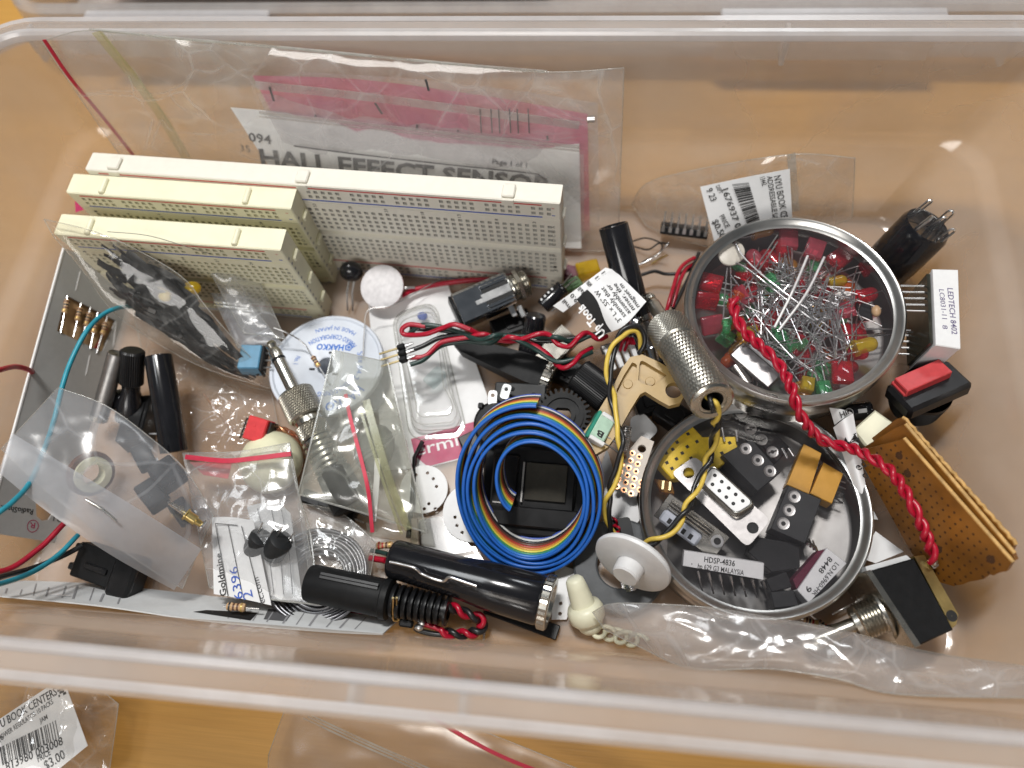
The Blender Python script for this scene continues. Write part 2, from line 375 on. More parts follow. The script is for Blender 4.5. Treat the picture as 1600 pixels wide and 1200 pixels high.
# ------------------------------------------------------------------ text and print
_tc = {}
def glyphs(s, bold=0.0):
    k = (s, bold)
    if k not in _tc:
        cu = bpy.data.curves.new('text', 'FONT'); cu.body = s; cu.size = 1.0; cu.offset = bold; cu.resolution_u = 2
        ob = bpy.data.objects.new('text', cu); me = bpy.data.meshes.new_from_object(ob)
        v = np.array([q.co for q in me.vertices]) if len(me.vertices) else np.zeros((0, 3))
        f = [tuple(p.vertices) for p in me.polygons]
        bpy.data.objects.remove(ob); bpy.data.curves.remove(cu); bpy.data.meshes.remove(me)
        x0 = v[:, 0].min(); v[:, 0] -= x0; _tc[k] = (v, f, v[:, 0].max())
    return _tc[k]
def text(mb, s, A, B, n, h=None, bold=0.0, off=.09, slant=0.0):
    """s written from A to B on the face with normal n; h = cap height in mm (natural if None)"""
    v, f, w_ = glyphs(s, bold); A = np.asarray(A, float); B = np.asarray(B, float)
    L = np.linalg.norm(B-A); ex = (B-A)/L; ey = nrm(np.cross(n, ex)); sx = L/w_; sy = sx if h is None else h/.69
    q = A + np.outer(v[:, 0]*sx + v[:, 1]*sy*slant, ex) + np.outer(v[:, 1]*sy, ey) + np.asarray(n)*off
    return mb.add(q, f)
def strip(mb, A, B, wd, n, off=.08):
    A = np.asarray(A, float); B = np.asarray(B, float); e = nrm(np.cross(n, B-A))*wd/2; o = np.asarray(n)*off
    return mb.add([A-e+o, B-e+o, B+e+o, A+e+o], [(0, 1, 2, 3)])
def barcode(mb, O, ex, ey, n, L, h, seed=1, off=.09):
    rd = random.Random(seed); x = 0
    while x < L:
        wd = rd.choice((.25, .25, .5, .75))
        a = O + ex*x + n*off; mb.add([a, a+ex*wd, a+ex*wd+ey*h, a+ey*h], [(0, 1, 2, 3)]); x += wd + rd.choice((.25, .4, .6))
    return mb
# ------------------------------------------------------------------ sheets and bags
def nz3(p): return noise.noise(Vector(p))
class Patch:
    """bilinear-blended sheet between a top and a bottom polyline"""
    def __init__(s, top, bot, smooth=True):
        s.t = resample(crv(top, 6) if (smooth and len(top) > 2) else top, 41); s.b = resample(crv(bot, 6) if (smooth and len(bot) > 2) else bot, 41)
        s.n = nrm(np.cross(s.t[-1]-s.b[0], s.t[0]-s.b[-1]))
        if np.dot(s.n, CAM - (s.t[20]+s.b[20])/2) < 0: s.n = -s.n
    def ev(s, u, v):
        x = np.clip(u, 0, 1)*40; i = min(int(x), 39); fr = x - i
        a = s.t[i]*(1-fr) + s.t[i+1]*fr; b = s.b[i]*(1-fr) + s.b[i+1]*fr
        return a*(1-v) + b*v
    def grid(s, nu, nv, fn=None):
        G = np.zeros((nu, nv, 3))
        for i in range(nu):
            for j in range(nv):
                u, v = i/(nu-1), j/(nv-1); G[i, j] = s.ev(u, v)
                if fn: G[i, j] = G[i, j] + fn(u, v, G[i, j])
        return G
def wrinkle(p, sc_, seed):
    a = nz3((p[0]*sc_+seed*7.1, p[1]*sc_*.55+seed*3.3, p[2]*sc_*.8)); b = nz3((p[0]*sc_*2.3-seed, p[1]*sc_*2.9, p[2]*sc_*2.1+seed*5))
    return (1-abs(a)*2.2)*.65 + (1-abs(b)*2.2)*.3
def bag_film(pt, nu=46, nv=34, puff=3.0, wr=1.0, sc_=.06, seed=1, back=True, edge=.0):
    mb = MB()
    def top(u, v, p):
        e = (math.sin(math.pi*u)*math.sin(math.pi*v)); k = min(1, e*3.0)
        return pt.n*(puff*(max(e, 0)**.6) + wr*wrinkle(p, sc_, seed)*(edge + (1-edge)*k) + .25)
    mb.gridm(pt.grid(nu, nv, top))
    if back:
        def bot(u, v, p):
            e = (math.sin(math.pi*u)*math.sin(math.pi*v)); k = min(1, e*3.0)
            return -pt.n*(puff*.7*(max(e, 0)**.6) + wr*.6*wrinkle(p, sc_, seed+4)*(edge+(1-edge)*k))
        mb.gridm(pt.grid(nu, nv, bot))
    return mb
def patch_text(mb, pt, s, u0, v0, u1, v1, h, n=None, bold=0., off=.12, fn=None, flip=1):
    """text following a patch from (u0,v0) to (u1,v1)"""
    v, f, w_ = glyphs(s, bold); A = pt.ev(u0, v0); B = pt.ev(u1, v1); L = np.linalg.norm(B-A); out = []
    eps = 1e-3
    for x, y, _ in v:
        t = x/w_; u, vv = u0+(u1-u0)*t, v0+(v1-v0)*t; p = pt.ev(u, vv)
        du = pt.ev(u+eps, vv)-pt.ev(u-eps, vv); dv = pt.ev(u, min(vv+eps, 1))-pt.ev(u, vv-eps)
        nn = nrm(np.cross(du, dv)); nn = nn if np.dot(nn, pt.n) > 0 else -nn
        ex = nrm(B-A); ey = nrm(np.cross(nn, ex)); out.append(p + ey*(y*h/.69) + nn*off + (fn(u, vv, p) if fn else 0))
    return mb.add(out, f)
def paper(pt, nu=24, nv=16, th=.25, fn=None):
    mb = MB(); G = pt.grid(nu, nv, fn); H = G - pt.n*th
    mb.gridm(G); mb.gridm(H)
    e = [(i, 0) for i in range(nu)] + [(nu-1, j) for j in range(1, nv)] + [(i, nv-1) for i in range(nu-2, -1, -1)] + [(0, j) for j in range(nv-2, 0, -1)]
    mb.loft([[G[a] for a in e], [H[a] for a in e]])
    return mb
def rrect(x0, x1, y0, y1, r, z, seg=8):
    pts = []
    for cx, cy_, a0 in ((x1-r, y1-r, 0), (x0+r, y1-r, 90), (x0+r, y0+r, 180), (x1-r, y0+r, 270)):
        for k in range(seg+1):
            a = R(a0+90*k/seg); pts.append((cx+r*math.cos(a), cy_+r*math.sin(a), z))
    return pts
# ================================================================== the setting: table top
mb = MB(); mb.box((0, 150, -12), (2400, 1700, 20)); o = obj('table_top', mb, MAT['wood']); o['kind'] = 'structure'
# ================================================================== the translucent storage box
FL = 1.3                                            # floor of the box
BX = dict(x0=-203, x1=119, y0=29, y1=207)           # inside of the base
RXb = dict(x0=-233, x1=149, y0=10.5, y1=219)        # inside of the rim
RIMZ = 80.
def ringat(t, z, off=0., rr=None):
    b = {k: BX[k]*(1-t)+RXb[k]*t for k in BX}
    return rrect(b['x0']-off, b['x1']+off, b['y0']-off, b['y1']+off, (13+5*t+off) if rr is None else rr, z)
box = thing('storage_box', 'large translucent plastic storage box holding loose electronic parts', 'storage box', (-42, 118, 0))
mb = MB()
mb.add(ringat(0, FL, -3), [list(range(36))]); mb.add(ringat(0, 0.15, -2), [list(range(36))])
obj('base', mb, MAT['tub'], box, world=True)
mb = MB()
inner = [ringat(0, FL, -3), ringat(.02, FL+.8, -.8), ringat(.06, FL+3, 0), ringat(.44, 36, -.6), ringat(.47, 38, .3), ringat(.52, 40, 1.4), ringat(.56, 42, 1.6), ringat(.95, 74, .4), ringat(1, 78.5, .2), ringat(1, 80, .9)]
outer = [ringat(0, 0.15, -2), ringat(.02, .9, .3), ringat(.06, 3, 1.4), ringat(.44, 36, .9), ringat(.47, 38, 1.8), ringat(.52, 40, 2.8), ringat(.56, 42, 2.9), ringat(.95, 74, 1.7), ringat(.985, 77.6, 1.6)]
mb.loft(inner); mb.loft(outer[::-1])
obj('wall', mb, MAT['tub'], box, world=True)
mb = MB()
mb.loft([ringat(1, 78.6, .4), ringat(1, 80, 1.8), ringat(1, 80.2, 2.8), ringat(1, 81.4, 2.8), ringat(1, 82.4, 2.0), ringat(1, 82.4, .4), ringat(1, 81.4, -.4), ringat(1, 78.6, .1)]); obj('rim_bead', mb, MAT['rim'], box, world=True)
mb = MB()
mb.loft([ringat(1, 80.2, 2.7), ringat(1, 79.9, 6.9), ringat(1, 81.0, 6.9), ringat(1, 81.3, 2.7)]); obj('rim_flange', mb, MAT['tub'], box, world=True)
mb = MB()
mb.loft([ringat(1, 79.7, 7.0), ringat(1, 79.0, 7.9), ringat(1, 72, 8.5), ringat(1, 71.6, 9.3), ringat(1, 72, 10.5), ringat(1, 79.5, 10.4), ringat(1, 81.3, 9.3), ringat(1, 81.3, 7.0)]); obj('rim_skirt', mb, MAT['rim'], box, world=True)
for px, py in ((318, 55), (1232, 60), (42, 62), (1588, 66)):        # webs behind the back rim, their plastic whitened to look lit
    x = P(px, py, 78)[0]; mb = MB(); mb.box((x, RXb['y1']+4.8, 73.2), (1.8, 6.4, 13), ch=.4)
    obj('rim_web', mb, MAT['lit_web'], box, world=True)
for px in (552, 726):                                # webs under the front rim, in the same whitened plastic
    x = P(px, 1085, 78)[0]; mb = MB(); mb.box((x, RXb['y0']-4.8, 75), (2.0, 5.4, 9.6), ch=.3)
    obj('rim_web', mb, MAT['lit_web'], box, world=True)
for px in (1000,):
    pass
# lid standing behind the box, and what lies in it
lid = thing('box_lid', 'translucent lid of the storage box lying on the table behind it', 'lid', (-30, 330, 0))
yA = 296.
xl, xr = PY(25, 15, yA)[0], PY(1700, 15, yA)[0]
zt = 34.
mb = MB()
ring = lambda off, z: rrect(xl-off, xr+off, yA-off, yA+215+off, 16+off, z)
mb.loft([ring(-6, 3.2), ring(-2.5, 3.6), ring(-1.5, zt-3), ring(0, zt-1), ring(4, zt), ring(6, zt-2), ring(6.6, zt-9), ring(5.6, zt-9.4), ring(4.6, zt-3), ring(.6, zt-3), ring(-.2, zt-5), ring(-1, 2), ring(-5, 1.2)])
mb.add(ring(-6, 3.2), [list(range(36))]); mb.add(ring(-5, 1.2), [list(range(36))])
obj('tray', mb, MAT['lid'], lid, world=True)
for a, b in ((132, 421), (1126, 1480)):
    xa, xb = PY(a, 22, yA-8)[0], PY(b, 22, yA-8)[0]
    mb = MB(); mb.box(((xa+xb)/2, yA-9.5, zt-12), (xb-xa, 2.2, 24), ch=.7); mb.box(((xa+xb)/2, yA-8.6, zt-1.2), (xb-xa, 6, 2.4), ch=.7)
    obj('latch', mb, MAT['rim'], lid, world=True)
pl = thing('dark_plate', 'dark sheet with a bright metal edge lying in the lid at the top left', 'plate', (-100, 335, 36))
xa, xb = PY(148, 2, 318)[0], PY(842, 2, 318)[0]
mb = MB(); mb.box(((xa+xb)/2, 318+80, 40), (xb-xa, 160, 3.0), ch=.5); obj('sheet', mb, MAT['laptop'], pl, world=True)
mb = MB(); mb.box(((xa+xb)/2, 316.8, 39.6), (xb-xa+2, 2, 4.2), ch=.5); obj('metal_edge', mb, MAT['chrome'], pl, world=True)
# ================================================================== breadboards
def hole_face(L, H, z, xs, rows, hw, groove=()):
    """front face with square contact holes: returns (face builder, pit builder)"""
    face, pit = MB(), MB()
    xb = sorted({0., L} | {q for x in xs for q in (x-hw, x+hw)})
    yb = sorted({0., H} | {q for y, _ in rows for q in (y-hw, y+hw)} | {q for g in groove for q in g})
    xset = [(x-hw, x+hw) for x in xs]; X = np.array(xb); Y = np.array(yb)
    nx, ny = len(X), len(Y)
    v = [(x, y, z) for x in X for y in Y]; f = []
    rowm = {}
    for y, sk in rows: rowm[round(y-hw, 4)] = sk
    xm = {round(x-hw, 4): k for k, x in enumerate(xs)}
    gm = {round(g[0], 4) for g in groove}
    for i in range(nx-1):
        k = xm.get(round(X[i], 4))
        for j in range(ny-1):
            r_ = rowm.get(round(Y[j], 4))
            q = [(X[i], Y[j]), (X[i+1], Y[j]), (X[i+1], Y[j+1]), (X[i], Y[j+1])]
            if round(Y[j], 4) in gm:
                continue
            if k is not None and r_ is not None and not r_(k):
                c = np.mean(q, 0); d = .9
                top = [(a, b, z) for a, b in q]; low = [(c[0]+(a-c[0])*.62, c[1]+(b-c[1])*.62, z-d) for a, b in q]
                pit.add(top+low, [(0, 1, 5, 4), (1, 2, 6, 5), (2, 3, 7, 6), (3, 0, 4, 7), (4, 5, 6, 7)])
            else: f.append((i*ny+j, (i+1)*ny+j, (i+1)*ny+j+1, i*ny+j+1))
    face.add(v, f)
    for a, b in groove:
        face.add([(0, a, z), (L, a, z), (L, a+.3, z-1.6), (0, a+.3, z-1.6), (L, b-.3, z-1.6), (0, b-.3, z-1.6), (L, b, z), (0, b, z)], [(0, 1, 2, 3), (3, 2, 4, 5), (5, 4, 6, 7)])
    return face, pit
def breadboard(name, label, M, L, H, D, mat, pit, tabs, cols, tabtype, letters=None):
    t = thing(name, label, 'breadboard', M)
    c = .5; mb = MB()
    def rc(i, z): return [(i, i, z), (L-i, i, z), (L-i, H-i, z), (i, H-i, z)]
    mb.loft([rc(c, 0), rc(0, c), rc(0, D-c), rc(c*.7, D-.05)], caps=(True, False))
    obj('body', mb, mat, t, 25)
    p = 2.54*L/165. if cols > 40 else 2.54*L/83.; x0 = (L-(cols-1)*p)/2
    xs = [x0+p*k for k in range(cols)]; k_ = H/54.
    gap = lambda k: (k % 6) == 5
    no = lambda k: False
    rows = [(3.6*k_, gap), (6.1*k_, gap), (47.9*k_, gap), (50.4*k_, gap)] + [(y*k_, no) for y in (13.4, 15.9, 18.5, 21.0, 23.6)] + [(y*k_, no) for y in (30.4, 33., 35.5, 38.1, 40.6)]
    fa, pi_ = hole_face(L-2*c*.7, H-2*c*.7, D-.05, [x-c*.7 for x in xs], [(y-c*.7, s) for y, s in rows]  , .74, [(25.6*k_-.35, 28.3*k_-.35), (9.4*k_, 9.9*k_), (44.*k_, 44.5*k_)])
    sh = T(c*.7, c*.7, 0)
    fb = MB(); fb.add(np.concatenate(fa.v), fa.f, sh); o = obj('hole_face', fb, mat, t, 25)
    pb = MB(); pb.add(np.concatenate(pi_.v), pi_.f, sh); o = obj('contact_holes', pb, pit, t, 0); o['kind'] = 'stuff'
    zf = D-.05
    for nm, m_, ys in (('red_line', 'red_ink', (52.4, 8.2)), ('blue_line', 'blue_ink', (46., 1.8))):
        for y in ys:
            mb = MB(); mb.box((L/2-1, y*k_, zf+.03), (L-11, .55, .1)); obj(nm, mb, MAT[m_], t, 0)
    mb = MB(); N = V(0, 0, 1)
    for k in range(0, cols, 5):
        x = xs[k]; s_ = str(cols-k) if cols > 40 else str(k+1)
        for y in (42.2, 10.4):
            text(mb, s_, V(x+.55, y*k_+len(s_)*0, zf), V(x+.55, y*k_+.95*len(s_), zf), N, 1.2)
    for i, ch_ in enumerate('JIHGF'): text(mb, ch_, V(L-2.2, (13.0+2.54*i)*k_, zf), V(L-2.2, (14.3+2.54*i)*k_, zf), N, 1.2)
    for i, ch_ in enumerate('EDCBA'): text(mb, ch_, V(L-2.2, (30.0+2.54*i)*k_, zf), V(L-2.2, (31.3+2.54*i)*k_, zf), N, 1.2)
    obj('printed_marks', mb, MAT['black_ink'], t, 0)
    mb = MB()
    for y, s_ in ((50.6, '+'), (3.8, '+')): text(mb, s_, V(L-3.2, y*k_, zf), V(L-1.9, y*k_, zf), N, 1.)
    obj('plus_mark', mb, MAT['red_ink'], t, 0)
    for y in (47.2, 1.2):
        mb = MB(); mb.box((L-2.5, y*k_, zf+.05), (1.2, .3, .1)); obj('minus_mark', mb, MAT['blue_ink'], t, 0)
    for x in tabs:
        mb = MB()
        if tabtype == 'flat': mb.box((x, H+.55, D*.60), (4.6, 1.3, D*.62), ch=.4); mb.box((x, H-1.5, D+.02), (4.4, 3.2, .5), ch=.2)
        else: mb.cyl((x, H+.2, D*.22), (x, H+.2, D*.93), 1.15, seg=14, ch=.3)
        obj('locking_tab', mb, mat, t, 30)
    for y in (H*.22, H*.5, H*.8):
        mb = MB(); mb.box((L+.5, y, D*.45), (1.2, 2.2, D*.5), ch=.35); obj('side_tab', mb, mat, t, 30)
    if tabtype != 'flat':                    # dark slots along the end
        mb = MB()
        for k in range(13): mb.box((L+.01, H*.12+k*H*.062, D*.97-.9), (.12, 1.0, 1.0))
        obj('end_slots', mb, MAT['pit'], t, 0)
    return t
def board_frame(a, b, z, H, D, lean, L=None):
    """a, b: pixels of the rear top corners; the top rear edge runs a->b at height z"""
    A = P(*a, z); B = P(*b, z); ex = nrm(B-A); up0 = V(0, 0, 1); back = nrm(np.cross(up0, ex))     # points to the rear
    up = nrm(up0*math.cos(R(lean)) + back*math.sin(R(lean)))
    nf = np.cross(ex, up)                    # out of the face, to the viewer
    M = np.eye(4); M[:3, 0] = ex; M[:3, 1] = up; M[:3, 2] = nf; M[:3, 3] = A - up*H
    return M, np.linalg.norm(B-A)
M, L = board_frame((146, 237), (880, 287), 57, 56, 8.5, 0)
print('long board', L, M[:3, 3])
breadboard('breadboard', 'long white breadboard standing behind the two ivory breadboards', M, L, 56, 8.6, MAT['white_board'], MAT['pit'], [p*L for p in (.062, .475, .897)], 63, 'flat')
M, L = board_frame((116, 270), (464, 294), 55, 54, 9, -3)
print('mid', L, M[:3, 3])
breadboard('breadboard', 'ivory breadboard between the front ivory breadboard and the long white one', M, L, 54, 9.0, MAT['ivory'], MAT['pit_ivory'], [p*L for p in (.16, .80)], 30, 'round')
M, L = board_frame((97, 333), (448, 357), 55, 54, 9, -3)
print('front', L, M[:3, 3])
breadboard('breadboard', 'front ivory breadboard, nearest the bag of black pieces', M, L, 54, 9.0, MAT['ivory'], MAT['pit_ivory'], [p*L for p in (.15, .80)], 30, 'round')
# ================================================================== shared builders for small parts
from mathutils.geometry import tessellate_polygon
def pp(*q): return [P(*a) for a in q]
def pl2(M, px):
    """pixels -> local xy on the plane of frame M"""
    out = []
    for a in px:
        q = PN(a[0], a[1], M[:3, 3], M[:3, 2]) - M[:3, 3]; out.append((float(np.dot(q, M[:3, 0])), float(np.dot(q, M[:3, 1]))))
    return out
def circ(c, r, n=16, a0=0, ry=None): return [(c[0]+r*math.cos(2*math.pi*k/n+a0), c[1]+(ry or r)*math.sin(2*math.pi*k/n+a0)) for k in range(n)]
def plate(mb, outer, holes, z0, z1, M=None, mi=0):
    loops = [outer] + list(holes); pts = [p for l in loops for p in l]; n = len(pts)
    tri = tessellate_polygon([[Vector((p[0], p[1], 0)) for p in l] for l in loops])
    v = [(p[0], p[1], z1) for p in pts] + [(p[0], p[1], z0) for p in pts]; f = []
    for t in tri:
        a, b, c = [pts[i] for i in t]
        if (b[0]-a[0])*(c[1]-a[1])-(b[1]-a[1])*(c[0]-a[0]) < 0: t = t[::-1]
        f.append(tuple(t)); f.append(tuple(i+n for i in t[::-1]))
    k = 0
    for l in loops:
        m = len(l); ar = sum(l[i][0]*l[(i+1) % m][1]-l[(i+1) % m][0]*l[i][1] for i in range(m))
        flip = (ar > 0) != (l is not outer)
        for i in range(m):
            a, b = k+i, k+(i+1) % m
            f.append((a+n, b+n, b, a) if flip else (a, b, b+n, a+n))
        k += m
    return mb.add(v, f, M, mi)
def wire(name, label, cat, pts, r, mat, group=None, n=10, seg=8, parent=None):
    mb = MB(); mb.tube(crv(pts, n), r, seg); o = obj(name, mb, mat, parent, 60, world=parent is not None)
    if parent is None: tag(o, label, cat, group)
    return o
def twist(name, label, cat, pts, r, mats, pitch, root=None, phase=0., n=14, sep=1.05):
    p = resample(crv(pts, 12), max(40, int(n*len(pts)))); L = np.r_[0, np.cumsum(np.linalg.norm(np.diff(p, axis=0), axis=1))]
    p = resample(p, int(max(40, L[-1]*2.2))); L = np.r_[0, np.cumsum(np.linalg.norm(np.diff(p, axis=0), axis=1))]
    t = thing(name, label, cat, p[0]) if root is None else root
    tg = np.gradient(p, axis=0); tg /= np.linalg.norm(tg, axis=1)[:, None]
    u = nrm(np.cross(tg[0], (0, 0, 1)))
    U = []
    for i in range(len(p)): u = nrm(u-tg[i]*np.dot(u, tg[i])); U.append(u)
    for k, m in enumerate(mats):
        q = []
        for i in range(len(p)):
            a = 2*math.pi*(L[i]/pitch + k/len(mats)) + phase + .5*math.sin(L[i]*.35)
            q.append(p[i] + r*sep*(U[i]*math.cos(a) + np.cross(tg[i], U[i])*math.sin(a)))
        mb = MB(); mb.tube(q, r, 8); obj('wire', mb, m, t, 60, world=True)
    return t
def resistor(label, A, B, blen=6.3, r=1.15, bands=('brown', 'black', 'red', 'gold'), group=None, body='resistor', at_=.5):
    A = np.asarray(A, float); B = np.asarray(B, float); L = np.linalg.norm(B-A); M = zframe(A, B-A)
    t = thing('resistor', label, 'resistor', M, group); c = L*at_; h = blen/2
    mb = MB(); mb.lathe([(.05, c-h), (r*.75, c-h+.25), (r, c-h*.72), (r, c-h*.5), (r*.82, c-h*.38), (r*.82, c+h*.38), (r, c+h*.5), (r, c+h*.72), (r*.75, c+h-.25), (.05, c+h)], None, 16); obj('body', mb, MAT[body], t)
    for k, b in enumerate(bands):
        z = c+h*(-.62+.41*k); rr = (r if k in (0, 3) else r*.83)+.03
        mb = MB(); mb.lathe([(rr, z-.33), (rr, z+.33)], None, 16); obj('colour_band', mb, MAT['band_'+b], t)
    for z0, z1 in ((0, c-h+.1), (c+h-.1, L)):
        mb = MB(); mb.cyl((0, 0, z0), (0, 0, z1), .3, seg=8); obj('lead', mb, MAT['steel'], t)
    return t
def dip(name, label, cat, M, L, Wd, H, npin, mat, pin_len=4., up=True, pitch=None):
    """dual-in-line package; frame: x along, z out of the top; pins along +z or -z"""
    t = thing(name, label, cat, M); mb = MB(); mb.box((0, 0, 0), (L, Wd, H), ch=.35); obj('body', mb, mat, t)
    p = pitch or (L-2)/(npin-1)
    for s in (-1, 1):
        for k in range(npin):
            x = -(npin-1)*p/2+k*p; d = 1 if up else -1; mb = MB()
            mb.box((x, s*(Wd/2+.25), d*.7), (1.3, .35, 2.2)); mb.box((x, s*(Wd/2+.35), d*(1.8+pin_len/2)), (.5, .3, pin_len)); obj('pin', mb, MAT['steel'], t, 0)
    return t
# ================================================================== LEFT: grey resistor card on the left wall
n_ = np.cross(P(215, 428, .8)-P(100, 388, 34), P(-14, 835, 25)-P(100, 388, 34)); n_ = -nrm(n_) if n_[2] < 0 else nrm(n_)
Mc = frame(P(100, 388, 34), P(215, 428, .8)-P(100, 388, 34), n_)
n_ = Mc[:3, 2]
t = thing('resistor_card', 'grey cardboard resistor card with a cut-out window leaning on the left wall of the box', 'card', Mc)
outer = pl2(Mc, [(100, 388), (218, 428), (170, 600), (112, 838), (104, 846), (88, 848), (-16, 832), (-16, 800), (60, 545)])
mb = MB()
slot = lambda x, y, dx, dy, w_: [(x-w_, y), (x+w_*.4, y-2), (x+dx+w_, y+dy), (x+dx-w_*.3, y+dy+2)]
holes = [pl2(Mc, [(103, 461), (181, 501), (160, 550), (89, 517)]), pl2(Mc, [(56, 787), (66, 781), (78, 790), (84, 800), (76, 812), (66, 814), (57, 806)])]
plate(mb, outer, holes, -.6, 0); obj('sheet', mb, MAT['card'], t, 20)
mb = MB(); q = pl2(Mc, [(100, 388), (-16, 812)]); a, b = V(*q[0], -.3), V(*q[1], -.3); mb.tube([a, b], .55, 6); obj('white_edge', mb, MAT['card_edge'], t)
mb = MB(); plate(mb, [(x*1.0, y*1.0) for x, y in pl2(Mc, [(90, 440), (205, 485), (175, 575), (70, 530)])], [], -1.5, -1.2); obj('tape_backing', mb, MAT['resistor'], t)
for x, y, dx, dy in ((126, 425, -8, 27), (141, 556, -7, 28), (182, 505, -5, 34)):
    q = pl2(Mc, slot(x, y, dx, dy, 1.6)); mb = MB(); plate(mb, q, [], .0, .12); obj('slit', mb, MAT['paper'], t)
mb = MB(); A = PN(52, 796, Mc[:3, 3], n_); B = PN(1, 789, Mc[:3, 3], n_); text(mb, 'RadioShack', A, B, n_, 1.9, .012); A = PN(96, 808, Mc[:3, 3], n_); B = PN(84, 806, Mc[:3, 3], n_); text(mb, '21', A, B, n_, 1.9)
o = obj('printed_text', mb, MAT['black_ink'], t, 0, world=True)
mb = MB(); A = PN(55, 817, Mc[:3, 3], n_); B = PN(47, 816, Mc[:3, 3], n_); text(mb, 'R', A, B, n_, 2.0)
c_ = PN(51, 822, Mc[:3, 3], n_); Mr = zframe(c_+n_*.1, n_); mb.lathe([(2.0, 0), (2.25, 0)], Mr, 28); obj('printed_mark', mb, MAT['magenta'], t, 0, world=True)
for k, (x, y, x2, y2, far) in enumerate(((106, 462, 94, 520, .30), (127, 474, 114, 527, .33), (142, 480, 126, 535, .36), (153, 488, 140, 545, .4), (168, 495, 150, 552, .33))):
    nm = ('nearest the left end of the card window', 'second from the left in the card window', 'third from the left in the card window', 'half under the teal wire in the card window', 'at the right end of the card window beside red paper')[k]
    A = PN(x, y, Mc[:3, 3], n_)-n_*.1; B = PN(x2, y2, Mc[:3, 3], n_)+n_*.3
    resistor('small tan resistor ' + nm, A, B, 6.0, 1.25, ('brown', 'black', 'brown', 'gold'), 'resistors taped in the grey card', at_=far)
mb = MB(); plate(mb, pl2(Mc, [(174, 508), (165, 520), (146, 548), (152, 552), (160, 530)]), [], -1.0, -.8, Mc); tag(obj('paper_scrap', mb, MAT['red_plastic'], None), 'red paper scrap behind the resistors in the window of the grey card', 'paper')
mb = MB(); mb.add(pp((117, 312, 38), (118, 332, 38), (136, 326, 38), (128, 316, 38)), [(0, 1, 2, 3)]); mb.add(pp((117, 312, 37), (118, 332, 37), (136, 326, 37), (128, 316, 37)), [(0, 3, 2, 1)]); mb.f += [(0, 4, 5, 1), (1, 5, 6, 2), (2, 6, 7, 3), (3, 7, 4, 0)]; mb.mi += [0]*4
tag(obj('card_corner', mb, MAT['magenta'], None, 0), 'dark red card corner showing left of the stacked ivory breadboards', 'card')
# wires hanging over the left side
wire('red_wire', 'thick red insulated wire bowed out past the left end of the box', 'wire', pp((100, 818, 22), (60, 858, 26), (0, 893, 34), (-90, 880, 50), (-140, 760, 66), (-100, 640, 66), (-40, 590, 60), (0, 578, 52), (25, 573, 42), (47, 579, 33), (58, 590, 14)), .95, MAT['red_wire'])
wire('teal_wire', 'teal insulated wire looping from the black bag over the grey card', 'wire', pp((215, 478, 24), (185, 481, 34), (160, 492, 38), (135, 518, 42), (112, 562, 42), (98, 602, 42), (85, 655, 40), (70, 700, 44), (48, 752, 52), (20, 784, 58), (-15, 812, 62), (-70, 870, 62), (-40, 918, 56), (0, 912, 46), (50, 894, 34), (90, 868, 24), (122, 836, 18)), .85, MAT['teal_wire'])
wire('black_wire', 'black wire running from the black rocker connector out over the left wall', 'wire', pp((128, 853, 16), (95, 870, 20), (50, 888, 28), (0, 902, 42), (-60, 925, 60)), .9, MAT['black_wire'])
# tubes and knob at the lower left
def rod(name, label, cat, A, B, r, mat, parts=()):
    A = np.asarray(A); B = np.asarray(B); L = np.linalg.norm(B-A); t = thing(name, label, cat, zframe(A, B-A)); return t, L
A, B = P(183, 552, 27), P(156, 648, 12); t, L = rod('metal_tube', 'short grey metal tube standing beside the black knurled connector', 'tube', A, B, 3.2, None)
mb = MB(); mb.lathe([(.5, .6), (2.6, .3), (3.1, 0), (3.3, .6), (3.3, L)], None, 28); obj('barrel', mb, MAT['dull_metal'], t)
mb = MB(); mb.lathe([(2.4, L), (3.3, L), (3.3, L+2), (2.4, L+2)], None, 28, cap=True); obj('collar', mb, MAT['nickel'], t)
A, B = P(207, 547, 27), P(205, 600, 17); t, L = rod('audio_connector', 'black knurled connector between the metal tube and the gloss black tube', 'connector', A, B, 4, None)
mb = MB(); mb.lathe([(.1, 0), (3.6, 0), (4.2, .7), (4.2, L-.5), (3.6, L)], None, 72, mod=lambda a, z, r: 1 + (.05 if (r > 4 and int(a/(2*math.pi)*72+.5) % 2) else 0)); obj('knurled_grip', mb, MAT['black'], t, 12)
mb = MB(); mb.lathe([(3.3, L), (3.3, L+3), (4.6, L+7), (5.4, L+15), (3, L+15.5)], None, 28); obj('body', mb, MAT['black_gloss'], t)
A, B = P(247, 556, 25), P(272, 706, 11); t, L = rod('black_tube', 'long gloss black tube leaning at the left beside the knurled connector', 'tube', A, B, 4.8, None)
mb = MB(); mb.lathe([(3.9, 2.5), (4.0, .1), (4.7, 0), (4.9, .4), (4.9, L), (4.0, L), (4.0, L-2)], None, 36); obj('barrel', mb, MAT['black_gloss'], t)
mb = MB(); mb.lathe([(.1, 1.2), (4.0, 1.2)], None, 36); obj('end_plug', mb, MAT['black_matt'], t)
t = thing('round_lens_cap', 'small round black cap with a chrome rim at the foot of the metal tube', 'cap', zframe(P(184, 626, 12), V(-.3, -.5, .8)))
mb = MB(); mb.lathe([(.1, 2.2), (2.6, 2.0), (3.4, 1.2), (4.0, 1.6), (4.3, .8), (4.3, -3), (.1, -3)], None, 28); obj('cap', mb, MAT['black_gloss'], t)
mb = MB(); mb.lathe([(3.0, 1.9), (3.3, 2.1), (3.5, 1.7)], None, 28); obj('rim', mb, MAT['chrome'], t)
